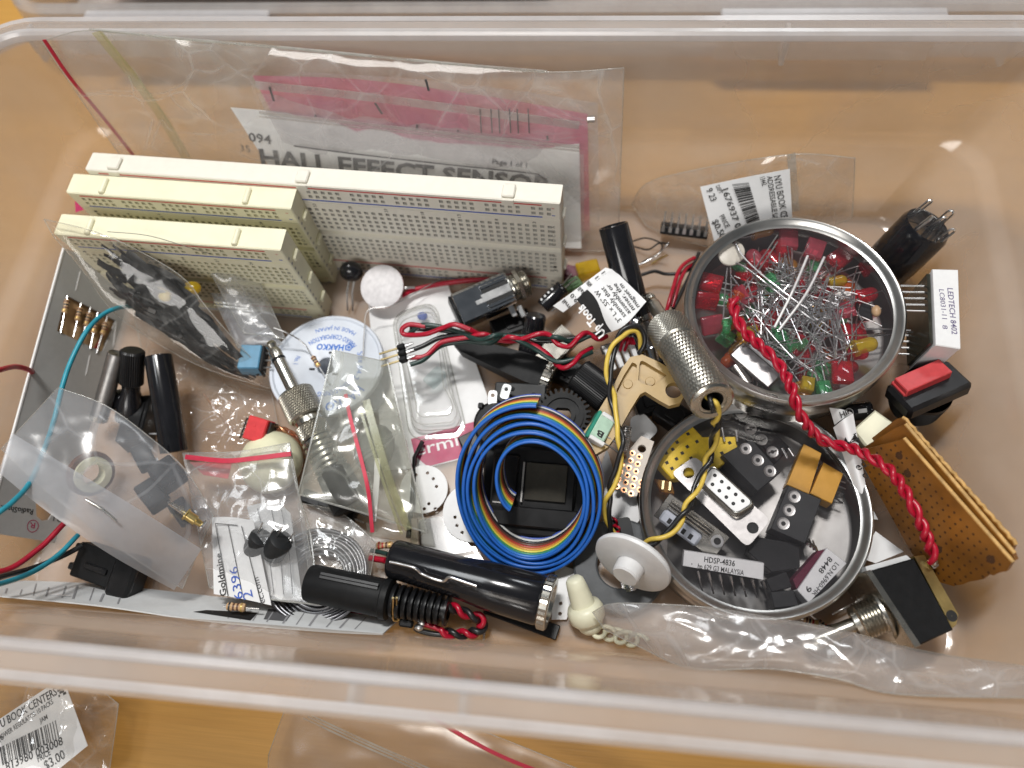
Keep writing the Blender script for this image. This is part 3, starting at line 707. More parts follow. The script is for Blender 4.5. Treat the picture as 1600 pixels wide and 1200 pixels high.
# red block with bent pins, clear-red wire
Mb = frame(P(405, 672, 13), P(432, 655, 13)-P(398, 645, 13), V(-.1, -.25, 1))
t = thing('red_display', 'small red block with bent dark pins lying left of the cream dome', 'component', Mb)
mb = MB(); mb.box((0, 0, 0), (8.0, 8.8, 6.5), ch=.4); mb.box((-.6, 1.2, 3.25), (.9, .9, .3)); obj('body', mb, MAT['red_plastic'], t)
mb = MB(); mb.box((4.3, .3, -1.0), (.8, 7.4, 5)); obj('back_face', mb, MAT['band_black'], t)
for k in range(4):
    y = -3.2+2.0*k; mb = MB(); mb.tube([(-4, y, -1), (-6.5, y, -.6), (-8.8, y-1.5, -4.5)], .38, 6); obj('pin', mb, MAT['charcoal'], t)
twist('clear_wire_bundle', 'thin copper coloured clear wires from the red block to the left plug', 'wire', pp((428, 668, 10), (450, 674, 9), (472, 690, 8), (487, 702, 8)), .6, [MAT['clear_lead'], MAT['copper'], MAT['clear_lead']], 9)
for k, q in enumerate((((318, 615, 4), (345, 650, 4), (368, 676, 6)), ((318, 672, 4), (345, 678, 4), (366, 681, 5)))):
    wire('hair_wire', ('hair thin wire curving down across the crinkled film', 'hair thin wire lying level across the crinkled film')[k], 'wire', pp(*q), .12, MAT['copper'], seg=5)
# Cream dome
t = thing('cream_dome', 'pale cream plastic dome partly inside the red-sealed bag', 'dome', zframe(P(424, 722, 8), V(.05, -.12, 1)))
mb = MB(); mb.lathe([(11.6, -1), (11.8, 0), (11.2, 2.5), (9.6, 5), (7, 7), (4, 8.1), (.1, 8.5)], None, 40); obj('shell', mb, MAT['cream'], t, 60)
# left RCA plug on the spool
A, B = P(424, 538, 26), P(463, 618, 22)
t = thing('phono_plug', 'nickel audio plug lying across the blue-printed spool, handle half under a bag', 'plug', zframe(A, B-A)); L = np.linalg.norm(B-A)
mb = MB(); mb.lathe([(.1, -1.2), (1.5, -.9), (2.2, .4), (1.7, 2), (2.35, 3.4), (2.35, 6.4)], None, 28); mb.lathe([(2.4, 7.2), (2.5, L+2)], None, 28); obj('shaft', mb, MAT['nickel'], t)
mb = MB(); mb.lathe([(2.45, 6.2), (2.55, 6.4), (2.55, 7.2), (2.45, 7.3)], None, 28); obj('insulator_ring', mb, MAT['black'], t)
def knurl(L0, L1, r, seg=80, rows=18, d=.20, ch=.5):
    seg = int(seg*.5); rows = max(5, int(rows*.62)); d = .42
    mb = MB(); v = []; f = []
    zs = [L0+ch+(L1-L0-2*ch)*i/rows for i in range(rows+1)]
    for zi, z in enumerate(zs):
        for k in range(seg):
            a = 2*math.pi*(k+.5*zi)/seg; v.append((r*math.cos(a), r*math.sin(a), z))
    n = len(v)
    for i in range(rows):
        for k in range(seg):
            k2 = (k+1) % seg; q = (i*seg+k, i*seg+k2, (i+1)*seg+k2, (i+1)*seg+k); c_ = np.mean([v[m] for m in q], 0)
            rr = np.hypot(c_[0], c_[1]); c_[:2] *= (r+d)/rr; v.append(tuple(c_)); t_ = len(v)-1
            f += [(q[0], q[1], t_), (q[1], q[2], t_), (q[2], q[3], t_), (q[3], q[0], t_)]
    mb.add(v, f); mb.lathe([(r*.55, L0), (r-.4, L0), (r+.15, L0+ch), (r-.05, L0+ch+.02)], None, 48); mb.lathe([(r-.05, L1-ch-.02), (r+.15, L1-ch), (r-.4, L1), (r*.55, L1)], None, 48)
    return mb
obj('knurled_collar', knurl(L-1.5, L+9.5, 6.3, 84, 18), MAT['knurl'], t, 5)
mb = MB(); mb.lathe([(4.8, L+9.5), (5.0, L+10), (5.0, L+12.5)], None, 28); obj('sleeve', mb, MAT['nickel'], t)
mb = knurl(L+12, L+18, 5.4, 60, 10); obj('knurled_ring', mb, MAT['knurl'], t, 5)
for k in range(6):
    mb = MB(); z = L+18.5+k*2.1; mb.lathe([(5.1, z), (5.9, z+.4), (5.9, z+1.4), (5.1, z+1.8)], None, 40); obj('grip_ring', mb, MAT['nickel'], t)
mb = MB(); mb.lathe([(5.0, L+17), (5.2, L+31), (6.2, L+32), (6.6, L+46), (5, L+47), (.1, L+47)], None, 32); obj('rear_barrel', mb, MAT['black_matt'], t)
# ================================================================== Spool of desoldering braid
Ms = zframe(P(512, 574, 13), V(-.02, .05, 1))
t = thing('braid_spool', 'round milky plastic spool with blue printing upside down on its face', 'spool', Ms)
mb = MB(); mb.lathe([(3.7, -5), (3.7, 1.2), (4.4, 1.6), (20.3, 1.6), (20.9, 2.3), (21.8, 2.3), (22.2, 1.7), (22.2, .3), (21.6, 0), (4, 0)], None, 72); obj('top_flange', mb, MAT['milky'], t, 40)
mb = MB(); mb.lathe([(3.7, -10), (4.4, -9.6), (21.8, -9.6), (22.2, -10.2), (22.2, -11.2), (4, -11.4), (3.7, -11)], None, 72); obj('bottom_flange', mb, MAT['milky'], t, 40)
mb = MB(); mb.lathe([(15.5, -9.7), (17, -8), (16.6, -5), (17, -2.5), (16.6, -.1)], None, 60); obj('wound_braid', mb, MAT['copper'], t)
mb = MB(); mb.lathe([(3.7, -9.7), (3.7, 0)], None, 28); obj('hub', mb, MAT['milky'], t)
for a in (80, 200, 320):
    mb = MB(); mb.box((5.6*math.cos(R(a)), 5.6*math.sin(R(a)), 1.6), (2.2, .9, .25), ); obj('hub_slot', mb, MAT['charcoal'], t, 0)
N = V(0, 0, 1)
def arc_text(mb, s, r, amid, span, h, bold=0.01, inward=True):
    v, f, w_ = glyphs(s, bold); out = []
    for x, y, _ in v:
        tt = x/w_ - .5; yy = y*h/.69
        if inward: a = R(amid) + tt*R(span); rr = r - yy          # letter tops toward the hub
        else: a = R(amid) - tt*R(span); rr = r + yy
        out.append((rr*math.cos(a), rr*math.sin(a), 1.68))
    mb.add(out, f)
# the printing reads from the far side of the spool, so its letter tops point to the viewer
mb = MB()
arc_text(mb, 'HAKKO CORPORATION', 13.7, 88, 92, 2.0, .012)
arc_text(mb, 'MADE IN JAPAN', 17.4, 88, 58, 1.7, 0)
text(mb, 'HAKKO', V(5.2, 9.2, 1.6), V(-5.6, 9.2, 1.6), N, 2.5, .03)
M2 = T(7.2, 8.2, 1.68); mb.lathe([(1.15, 0), (1.75, 0)], M2 @ RZ(10), 5); mb.lathe([(.1, 0), (.7, 0)], M2 @ RZ(40), 5)
arc_text(mb, 'No. 1', 13.2, 172, 16, 1.9, 0, True)
arc_text(mb, 'Size #4-2', 12.4, 2, 52, 2.3, 0, False)
arc_text(mb, 'DESOLDERING WICK', 11.4, 284, 96, 1.9, 0.0, False)
arc_text(mb, 'HAKKO WICK', 16.2, 284, 92, 3.4, .02, False)
obj('printed_text', mb, MAT['blue_print'], t, 0)
resistor('tan resistor with long bent leads resting on the hub of the milky spool', P(478, 540, 19), P(515, 600, 16), 5.2, 1.0, ('brown', 'black', 'brown', 'gold'), at_=.42)
wire('bent_lead', 'fine curved lead from the small bag to the resistor on the spool', 'wire', pp((428, 512, 26), (448, 520, 24), (466, 530, 21), (479, 541, 19)), .3, MAT['steel'])
# blue relay with pins
Mb = frame(P(394, 563, 17), P(409, 545, 17)-P(403, 580, 17), V(.1, -.1, 1))
t = thing('blue_relay', 'blue block with silver side pins tucked under the bag of black pieces', 'component', Mb)
mb = MB(); mb.box((0, 0, 0), (10, 8, 7), ch=.4); obj('body', mb, MAT['blue_box'], t)
mb = MB(); mb.box((0, -4.3, -.6), (10.2, .8, 6.5)); obj('base', mb, MAT['black_matt'], t)
for k in range(3):
    mb = MB(); mb.cyl((-3+3*k, -4.6, 0), (-3+3*k, -8, .4), .4, seg=8); obj('pin', mb, MAT['steel'], t)
# black spheroid and felt disc by the long board
t = thing('black_bead', 'glossy black bead with leads tucked against the end of the ivory breadboards', 'component', P(549, 424, 14))
mb = MB(); mb.ball((0, 0, 0), 4.6, sq=(1.05, .9, 1)); obj('bead', mb, MAT['black_gloss'], t)
for d in (0, 2.2):
    mb = MB(); mb.tube([(-1+d, -3, -2), (-2+d, -7, -5), (-2.4+d, -12, -11)], .35, 6); obj('lead', mb, MAT['steel'], t)
Md = zframe(P(597, 448, 14), V(-.05, -.35, 1))
t = thing('felt_disc', 'white round piezo disc with a pinkish back below the long breadboard', 'disc', Md)
mb = MB(); mb.lathe([(.1, .45), (8.6, .45), (8.8, .3)], None, 56); obj('face', mb, pm('felt_white', (.66, .64, .65), .6, var=.14, scale=500), t)
mb = MB(); mb.lathe([(8.8, .3), (8.9, -.3), (.1, -.3)], None, 56); obj('backing', mb, pm('felt_back', (.56, .33, .30), .5), t)
wire('red_wire', 'red wire running from behind the white disc under the chrome jack', 'wire', pp((628, 462, 10), (650, 452, 9), (700, 442, 8), (760, 437, 8), (820, 442, 8)), 1.05, MAT['red_wire'])
wire('bare_lead', 'short bare silver lead poking from behind the white disc', 'wire', pp((622, 452, 12), (635, 450, 12), (648, 449, 11)), .5, MAT['steel'])
wire('fine_wire', 'thin grey wire sloping from the white disc across the spool edge', 'wire', pp((690, 435, 9), (650, 457, 11), (610, 478, 15), (575, 485, 16), (569, 520, 16), (567, 560, 16)), .2, MAT['dull_metal'], seg=5)
# ================================================================== thermistor blister card
Mp = frame(P(560, 505, 5), P(740, 500, 4)-P(560, 505, 5), V(-.02, -.05, 1))
t = thing('blister_card', 'white component card with a clear blister and a magenta printed band', 'blister pack', Mp)
npl = Mp[:3, 2]
mb = MB(); plate(mb, pl2(Mp, [(575, 470), (700, 445), (762, 620), (758, 708), (668, 730), (600, 735)]), [], -.4, 0); obj('backing_card', mb, MAT['paper'], t)
mb = MB(); plate(mb, pl2(Mp, [(642, 686), (755, 655), (757, 706), (668, 729), (648, 712)]), [], .02, .1); obj('printed_band', mb, MAT['magenta'], t, 0)
mb = MB(); A = PN(650, 713, Mp[:3, 3], npl); B = PN(795, 676, Mp[:3, 3], npl); text(mb, 'ermistors', A, B, npl, 4.6, .006, off=.14); obj('printed_word', mb, MAT['paper'], t, 0, world=True)
bl = pl2(Mp, [(612, 492), (680, 470), (722, 640), (728, 668), (716, 684), (640, 690)])
def inset(poly, d):
    a = np.array(poly); c = a.mean(0); e = a-c; L = np.linalg.norm(e, axis=1)[:, None]; return c+e*(1-d/L)
def rounded(poly, k=5, r=.22):
    a = np.array(poly, float); out = []; n = len(a)
    for i in range(n):
        p, q, s_ = a[i-1], a[i], a[(i+1) % n]; d = min(np.linalg.norm(p-q), np.linalg.norm(s_-q))*r*2
        u, w_ = q+nrm(p-q)*d*.8, q+nrm(s_-q)*d*.8
        for j in range(k+1):
            tt = j/k; out.append((1-tt)**2*u+2*tt*(1-tt)*q+tt*tt*w_)
    return out
blr = rounded(bl)
mb = MB(); rs = []
for d, z in ((0, .1), (2.2, .15), (2.6, .6), (3.2, 4.5), (4.0, 5.6), (5.5, 6.1), (9, 6.2)):
    q = inset(blr, d); rs.append(np.c_[q, np.full(len(q), z)])
mb.loft(rs, caps=(False, True)); obj('blister', mb, MAT['blister'], t, 30)
for d, z in ((.2, .3), (3.0, 2.6), (4.4, 5.9), (7.2, 6.25)):
    q = inset(blr, d); mb = MB(); mb.tube([V(a[0], a[1], z) for a in list(q)+[q[0]]], .22, 5); obj('moulded_ridge', mb, MAT['zip_clear'], t, 60)
t2 = thing('blue_component', 'small blue bead component inside the clear blister', 'component', P(660, 494, 8)); mb = MB(); mb.ball((0, 0, 0), 1.8, sq=(1.2, 1, .8)); obj('bead', mb, MAT['blue_ink'], t2)
for d in (-.6, .6):
    mb = MB(); mb.tube([(d, -1, 0), (d-3, -5, -1), (d-7, -9, -2)], .2, 5); obj('lead', mb, MAT['steel'], t2)
t2 = thing('clear_cube', 'pale bluish clear chip inside the blister below the header shadow', 'component', frame(P(680, 590, 7), V(.6, .8, 0))); mb = MB(); mb.box((0, 0, 0), (8, 6, 2.5), ch=.6); obj('chip', mb, MAT['led_clear'], t2)
# ================================================================== Chrome jack and its neighbours
A, B = P(718, 487, 17), P(798, 452, 17)
Mj = frame((A+B)/2, B-A, V(.1, -.38, 1)); L = np.linalg.norm(B-A)
t = thing('chrome_jack', 'boxy chrome audio jack with a threaded collar below the long breadboard', 'jack', Mj)
mb = MB(); mb.box((-.8, 0, 0), (L+1.6, 13.0, 11), ch=1.0); obj('shell', mb, MAT['chrome'], t)
mb = MB(); mb.box((-.8-L/2-.9, 0, 0), (1.0, 12.2, 10.4), ch=.3); obj('rear_edge', mb, MAT['black'], t)
for y in (3.9, -3.9):
    mb = MB(); mb.box((L*.22, y, 5.55), (L*.52, 1.5, .9), ch=.3); obj('pressed_rib', mb, MAT['chrome'], t)
    mb = MB(); mb.box((L*.22, y*.6, 5.5), (L*.50, 1.3, .12)); obj('slot', mb, MAT['hole'], t, 0)
mb = MB(); mb.box((L*.2, 0, 5.55), (L*.54, 3.2, .35), ch=.1); mb.box((-L*.13, -.6, 5.52), (3, 1.6, .3)); obj('pressed_tongue', mb, MAT['steel'], t)
prof = [(4.6, L/2-.2)]
for k in range(7): prof += [(4.9, L/2+.6+k*.9), (5.3, L/2+1.0+k*.9)]
prof += [(4.4, L/2+7.2), (3.2, L/2+7.2), (3.2, L/2+2)]
mb = MB(); mb.lathe(prof, RY(90), 32); obj('threaded_collar', mb, MAT['nickel'], t, 20)
mb = MB(); mb.lathe([(5, L/2+2.4), (6.6, L/2+2.4), (6.6, L/2+4.0), (5, L/2+4.0)], RY(90), 6); obj('nut', mb, MAT['nickel'], t, 20)
for k, (x, y) in enumerate(((8, -8), (11, -9.5))):
    mb = MB(); mb.box((x, y, 0), (2.2, 5, .6), ch=.25); obj('solder_lug', mb, MAT['steel'], t)
A, B = P(848, 480, 13), P(880, 448, 16); t, L = rod('electrolytic_capacitor', 'black cylindrical capacitor behind the curled label, printed with pale dashes', 'capacitor', A, B, 3, None)
mb = MB(); mb.lathe([(.1, 0), (2.7, 0), (3.1, .5), (3.1, L-2), (2.8, L-1.5), (3.1, L-1), (3.1, L-.3), (2.7, L), (.1, L)], None, 28); obj('can', mb, MAT['black_gloss'], t)
for k in range(4):
    mb = MB(); mb.box((-2.0, -2.45, 1.6+k*1.9), (.9, .3, .8)); obj('printed_dash', mb, MAT['paper_grey'], t, 0)
for d in (-.9, .9):
    mb = MB(); mb.tube([(d, 0, L), (d, .3, L+3), (d*1.6, 1, L+6)], .28, 6); obj('lead', mb, MAT['steel'], t)
resistor('pale banded resistor lying behind the curled printed label', P(862, 486, 14), P(900, 452, 12), 6, 1.2, ('brown', 'red', 'brown', 'gold'))
t = thing('knurled_shaft', 'small black ribbed connector with chrome ribs left of the curled label', 'connector', zframe(P(838, 492, 22), P(828, 545, 12)-P(838, 492, 22)))
mb = MB(); mb.lathe([(.1, 0), (3.4, 0), (3.8, .5), (3.8, 6), (4.1, 6.3), (4.1, 15), (3, 15)], None, 48, mod=lambda a, z, r: 1+(.05 if (z > 5.9 and int(a/(2*math.pi)*48+.5) % 2) else 0)); obj('grip', mb, MAT['black_gloss'], t, 12)
mb = MB(); mb.lathe([(3.5, 15), (3.5, 19), (.1, 19)], None, 28); obj('ferrule', mb, MAT['chrome'], t)
# clear plastic sided box under the twisted wires
t = thing('chrome_bracket', 'bright folded metal bracket under the curled label', 'bracket', frame(P(868, 545, 12), P(910, 500, 12)-P(850, 560, 12), V(0, -.3, 1)))
mb = MB(); mb.box((0, 0, 0), (18, 9, .8), ch=.2); mb.box((0, -4.6, 3), (18, .8, 6), ch=.2); mb.box((0, 4.6, -2), (18, .8, 5), ch=.2); obj('plate', mb, MAT['nickel'], t)
# tapered black knob piece
A, B = P(712, 535, 12), P(850, 588, 10); Mk = frame((A+B)/2, B-A, V(.0, -.2, 1)); L = np.linalg.norm(B-A)
t = thing('tapered_handle', 'flat tapered matt black handle with a ribbed silver end', 'handle', Mk)
mb = MB(); mb.loft([[(-L/2, -1.5, -2), (-L/2, 1.8, -2), (-L/2, 1.8, 2), (-L/2, -1.5, 2)], [(-L/2+4, -3.6, -3.2), (-L/2+4, 3.2, -3.2), (-L/2+4, 2.8, 3.2), (-L/2+4, -3.2, 3.2)], [(L/2-6, -6.2, -4.6), (L/2-6, 6.2, -4.6), (L/2-6, 5.4, 4.4), (L/2-6, -5.4, 4.4)], [(L/2, -6.0, -4.4), (L/2, 6.0, -4.4), (L/2, 5.2, 4.2), (L/2, -5.2, 4.2)]], caps=(True, True)); obj('body', mb, MAT['black_matt'], t, 25)
mb = MB(); mb.lathe([(.1, L/2+3.6), (5.0, L/2+3.6), (5.4, L/2+3), (5.4, L/2), (4, L/2)], RY(90), 44, mod=lambda a, z, r: 1+(.05 if int(a/(2*math.pi)*44+.5) % 2 else 0)); obj('ribbed_end', mb, MAT['nickel'], t, 12)
# three-pin header and its twisted wires
Mh = frame(P(629, 552, 25), P(632, 570, 25)-P(626, 535, 25), V(-.1, -.2, 1))
t = thing('pin_header', 'three-pin black header soldered to twisted red and green wires above the blister', 'header', Mh)
for k in range(3):
    mb = MB(); mb.box((-2.6+2.6*k, 0, 0), (2.3, 3.2, 2.6), ch=.6); obj('housing', mb, MAT['black_matt'], t)
    mb = MB(); mb.box((-2.6+2.6*k, -5.0, 0), (.6, 7.5, .6)); obj('pin', mb, MAT['gold'], t, 0)
    mb = MB(); mb.cyl((-2.6+2.6*k, 1.4, 0), (-2.6+2.6*k, 4.6, .3), .8, .45, seg=10); obj('solder_joint', mb, MAT['steel'], t)
tw = thing('twisted_cable', 'red, green and black wires twisted together from the pin header toward the curled label', 'cable', P(700, 520, 24))
for pts, m in (
    (((638, 549, 25), (660, 541, 25), (690, 527, 25), (730, 523, 27)), 'black_wire'), (((640, 559, 25), (665, 556, 25), (690, 535, 26), (730, 527, 27)), 'red_wire'), (((641, 570, 25), (662, 562, 25), (690, 540, 24), (730, 533, 25)), 'dark_green_wire'),
    (((730, 533, 25), (765, 536, 26), (785, 525, 29), (810, 532, 29), (840, 548, 26), (870, 565, 24), (900, 560, 24), (925, 550, 22)), 'dark_green_wire'),
    (((730, 527, 27), (755, 522, 29), (775, 528, 27), (800, 527, 30), (830, 537, 27), (855, 553, 25), (870, 570, 22)), 'red_wire'),
    (((730, 523, 27), (770, 530, 24), (810, 528, 26), (850, 533, 26), (900, 528, 26), (930, 522, 24)), 'black_wire'),
    (((665, 510, 27), (640, 507, 27), (628, 515, 26), (634, 523, 25), (665, 522, 27), (690, 513, 29), (710, 507, 31), (735, 515, 30)), 'red_wire'),
    (((735, 515, 30), (755, 525, 26), (790, 533, 26), (815, 530, 29), (840, 522, 31), (858, 523, 30), (872, 538, 28), (890, 541, 29), (905, 526, 31), (917, 520, 29), (935, 530, 26), (948, 525, 24)), 'red_wire'),
    (((640, 521, 24), (660, 508, 27), (690, 511, 27), (720, 520, 27), (750, 531, 29), (775, 524, 31), (800, 525, 26), (840, 527, 27), (870, 527, 30), (895, 535, 26), (920, 525, 28), (940, 520, 24)), 'dark_green_wire'),
    (((640, 513, 24), (665, 515, 23), (695, 517, 25), (735, 528, 24)), 'black_wire'),
    (((925, 543, 22), (908, 553, 24), (895, 568, 25), (880, 575, 24), (868, 569, 22)), 'red_wire')):
    mb = MB(); mb.tube(crv(pp(*pts), 10), .92, 8); obj('wire', mb, MAT[m], tw, 60, world=True)
# ================================================================== pot, gear, ridged knob, tan arm
Mk = zframe(P(778, 664, 13), V(-.05, -.25, 1))
t = thing('potentiometer', 'round black potentiometer with silver lugs half hidden by the rainbow ribbon coil', 'potentiometer', Mk)
mb = MB(); mb.lathe([(.1, 3), (7.6, 3), (8.6, 2), (8.8, -5), (.1, -5)], None, 40); obj('can', mb, MAT['black'], t)
mb = MB(); mb.box((-6.2, 6.2, 1), (2, 2.2, 6), ch=.4); obj('lug_post', mb, MAT['black'], t)
for x, y, a in ((-2.2, 9.3, 0), (2.4, 11.8, -12)):
    mb = MB(); plate(mb, rounded([(-1.6, -2.6), (1.6, -2.6), (1.6, 2.8), (-1.6, 2.8)]), [circ((0, 1.0), .75, 12)], 2.4, 2.9, T(x, y, 0) @ RZ(a)); obj('solder_lug', mb, MAT['steel'], t, 0)
Mk = frame(P(812, 628, 12), V(1, .0, 0), V(0, -.15, 1))
t = thing('black_square_plate', 'square charcoal plastic plate with small rivets behind the gear', 'plate', Mk)
mb = MB(); mb.box((0, 0, 0), (19, 14, 2.5), ch=.5); obj('plate', mb, MAT['charcoal'], t)
for x, y in ((-3, 4.5), (-2, 1.2), (5, 2.6)):
    mb = MB(); mb.lathe([(.1, 1.9), (.8, 1.7), (.95, 1.2)], T(x, y, 0), 14); obj('rivet', mb, MAT['charcoal'], t)
Mg = zframe(P(879, 650, 14), V(.0, -.12, 1))
t = thing('gear', 'black toothed gear with a D-shaped hole above the ribbon coil', 'gear', Mg)
nt_ = 30; pts = []
for k in range(nt_):
    for d, r in ((-.30, 8.5), (-.17, 10.2), (.17, 10.2), (.30, 8.5)): a = 2*math.pi*(k+d)/nt_; pts.append((r*math.cos(a), r*math.sin(a)))
dh = [(3.1*math.cos(a), 3.1*math.sin(a)) for a in np.linspace(R(130), R(460-50), 22)]
mb = MB(); plate(mb, pts, [dh], -1.2, 1.2); obj('toothed_wheel', mb, MAT['black_matt'], t, 20)
mb = MB(); plate(mb, circ((0, 0), 7.6, 40), [circ((0, 0), 6.4, 40)], 1.2, 1.9); obj('raised_rim', mb, MAT['black_matt'], t, 20)
mb = MB(); plate(mb, circ((0, 0), 4.6, 32), [dh], 1.2, 2.4); obj('hub', mb, MAT['black_matt'], t, 20)
A, B = P(902, 583, 17), P(952, 622, 15); t, L = rod('ridged_knob', 'finely ridged black knob lying on its side left of the tan arm', 'knob', A, B, 6, None)
mb = MB(); mb.lathe([(.1, 0), (5.2, 0), (6.0, .8), (6.4, L-1), (5.9, L), (.1, L)], None, 100, mod=lambda a, z, r: 1+(.035 if (r > 5.5 and int(a/(2*math.pi)*100+.5) % 2) else 0)); obj('grip', mb, MAT['black'], t, 10)
# tan moulded arm
Mt = frame(P(985, 620, 31), P(1060, 610, 32)-P(930, 690, 28), V(-.05, -.15, 1)); 
t = thing('tan_arm', 'bent tan plastic arm with two recesses and a round hole, under the big audio plug', 'arm', Mt)
out = pl2(Mt, [(902, 690), (925, 660), (955, 612), (972, 577), (985, 560), (1003, 556), (1030, 568), (1052, 582), (1067, 600), (1070, 618), (1062, 632), (1045, 636), (1030, 628), (1008, 614), (1000, 618), (985, 642), (965, 678), (950, 700), (930, 712), (912, 706)])
h1 = rounded(pl2(Mt, [(1000, 563), (1041, 588), (1036, 594), (1020, 606), (1002, 601), (997, 596)]), 3, .15); h2 = rounded(pl2(Mt, [(988, 568), (995, 572), (994, 602), (976, 623), (962, 614), (975, 588)]), 3, .15)
hole = circ(pl2(Mt, [(1052, 612)])[0], 2.7, 24)
mb = MB(); plate(mb, out, [h1, h2, hole], -2.4, 1.6); obj('frame', mb, MAT['tan'], t, 25)
mb = MB(); plate(mb, [tuple(q) for q in inset(h1, -.2)], [], -2.3, -.3); plate(mb, [tuple(q) for q in inset(h2, -.2)], [], -2.3, -.3); o = obj('recess_floor', mb, MAT['tan'], t, 25)
for c in ((1016, 596), (981, 600)):
    x, y = pl2(Mt, [c])[0]; mb = MB(); mb.lathe([(.1, .1), (1.5, .1), (1.7, -.3)], T(x, y, 0), 20); obj('boss', mb, MAT['tan'], t)
# pale green connector B
Mg = frame(P(938, 672, 30), P(926, 690, 30)-P(948, 650, 30), V(.25, -.2, 1))
t = thing('green_connector', 'pale green four-pin connector lettered B lying over the end of the tan arm', 'connector', Mg)
mb = MB(); mb.box((0, 0, 0), (9.6, 5.4, 5), ch=.4); obj('body', mb, MAT['green_conn'], t)
for x in (-4.6, 4.6):
    mb = MB(); mb.box((x, .3, .5), (1.4, 5.6, 5.2), ch=.3); obj('end_flange', mb, MAT['white'], t)
mb = MB(); mb.box((0, -3.2, -.4), (10.5, 1.2, 5.6), ch=.3); obj('rear_wall', mb, MAT['dark_green'], t)
mb = MB(); text(mb, 'B', V(1.1, 1.3, 2.5), V(1.1, -1.1, 2.5), N, 2.0, .03); obj('printed_letter', mb, MAT['black_ink'], t, 0)
for k in range(4):
    mb = MB(); mb.tube([(-3.6+2.4*k, 2.5, .8), (-3.6+2.4*k, 5, 1.3), (-3.6+2.4*k, 10, .2)], .32, 6); obj('pin', mb, MAT['steel'], t)

# dark odds and ends filling the gaps between the larger parts
def oddbox(name, label, cat, x, y, z, size, ang, mat='black', tilt=0, ch=.5):
    t = thing(name, label, cat, T(*P(x, y, z)) @ RZ(ang) @ RX(tilt)); mb = MB(); mb.box((0, 0, 0), size, ch=ch); obj('body', mb, MAT[mat], t, 25)
    mb = MB(); mb.box((size[0]*.1, 0, size[2]/2+.2), (size[0]*.5, size[1]*.6, .8), ch=.2); obj('raised_top', mb, MAT[mat], t, 25)
    for s_ in (-1, 1):
        mb = MB(); mb.cyl((size[0]*.5, s_*size[1]*.25, 0), (size[0]*.5+3.5, s_*size[1]*.25, -.5), .35, seg=6); obj('pin', mb, MAT['steel'], t)
oddbox('black_block', 'black connector body under the knurled connector at the left', 'connector', 218, 662, 6, (10, 20, 10), 8, tilt=-8)
oddbox('black_block', 'black block with pins under the chrome jack, above the twisted wires', 'connector', 800, 510, 5, (16, 9, 6), 25)
oddbox('black_block', 'black block under the twisted wires left of the ridged knob', 'connector', 890, 585, 5, (15, 10, 6), -30)
oddbox('black_block', 'black block beneath the tan arm next to the big audio plug', 'connector', 1050, 650, 9, (12, 9, 7), -35)
oddbox('black_block', 'black block under the bend of the tan arm', 'connector', 1010, 632, 8, (9, 8, 6), 20)
oddbox('black_block', 'black block behind the chrome sleeve of the thick tube', 'connector', 1030, 545, 10, (11, 15, 8), 15)
oddbox('black_strip', 'black strip lying under the lower edge of the aged bag', 'strip', 515, 790, 5, (22, 5, 4), -16)
oddbox('black_block', 'black block left of the pot, under the ribbon coil end', 'connector', 745, 700, 4, (10, 12, 6), 30)
oddbox('brown_block', 'dark brown block behind the curled label near the yellow block', 'component', 890, 430, 4, (11, 7, 5), -10, 'maroon')
oddbox('green_chip', 'dull green chip behind the curled label beside the black capacitor', 'component', 893, 446, 8, (8, 5, 3), 35, 'green_pcb')
# ================================================================== round tins
def tin(label, px, py, pxl, pxr, ztop, H, tilt=(0, 0, 1)):
    C = P(px, py, ztop); Rr = np.linalg.norm(P(pxr, py, ztop)-P(pxl, py, ztop))/2 - .8
    up = nrm(tilt); t = thing('round_tin', label, 'tin', zframe(C-up*H, up)); h = H
    mb = MB(); mb.lathe([(.1, 0), (Rr-2.5, 0), (Rr-1.2, .25), (Rr-.6, 1.2), (Rr-.6, h*.55)], None, 96); obj('body', mb, MAT['tin'], t, 50)
    mb = MB(); mb.lathe([(Rr-.7, h*.55), (Rr-1.0, h*.55), (Rr-1.0, 1.4), (Rr-2.0, .6), (.1, .5)], None, 96); obj('inside', mb, MAT['tin_shaded'], t, 50)  # same tin as the body, shade painted in by a darker metal
    mb = MB(); mb.lathe([(Rr-.5, h*.42), (Rr+.1, h*.40), (Rr+.35, h*.43), (Rr+.1, h*.47), (Rr+.05, h*.80), (Rr+.5, h*.84), (Rr+.75, h*.9), (Rr+.6, h*.97), (Rr-.1, h), (Rr-1.0, h*.985), (Rr-1.7, h*.93), (Rr-2.6, h*.91), (Rr-3.1, h*.90), (Rr-3.0, h*.88), (Rr-.6, h*.86), (Rr-.55, h*.42)], None, 96); obj('lid_rim', mb, MAT['tin'], t, 50)
    mb = MB(); mb.lathe([(.05, h*.875), (Rr-.8, h*.875)], None, 64); obj('window', mb, MAT['window'], t, 60)
    return t, C-up*H, Rr
T1, B1, R1 = tin('upper round tin full of coloured diodes under its clear lid', 1240, 476, 1068, 1414, 40, 20, (-.03, -.02, 1))
T2, B2, R2 = tin('lower round tin holding connectors and displays under its clear lid', 1179, 788, 998, 1362, 21.5, 20, (-.03, .0, 1))
print('tins', B1, R1, B2, R2)
def screen(px, py, z): return P(px, py, z)
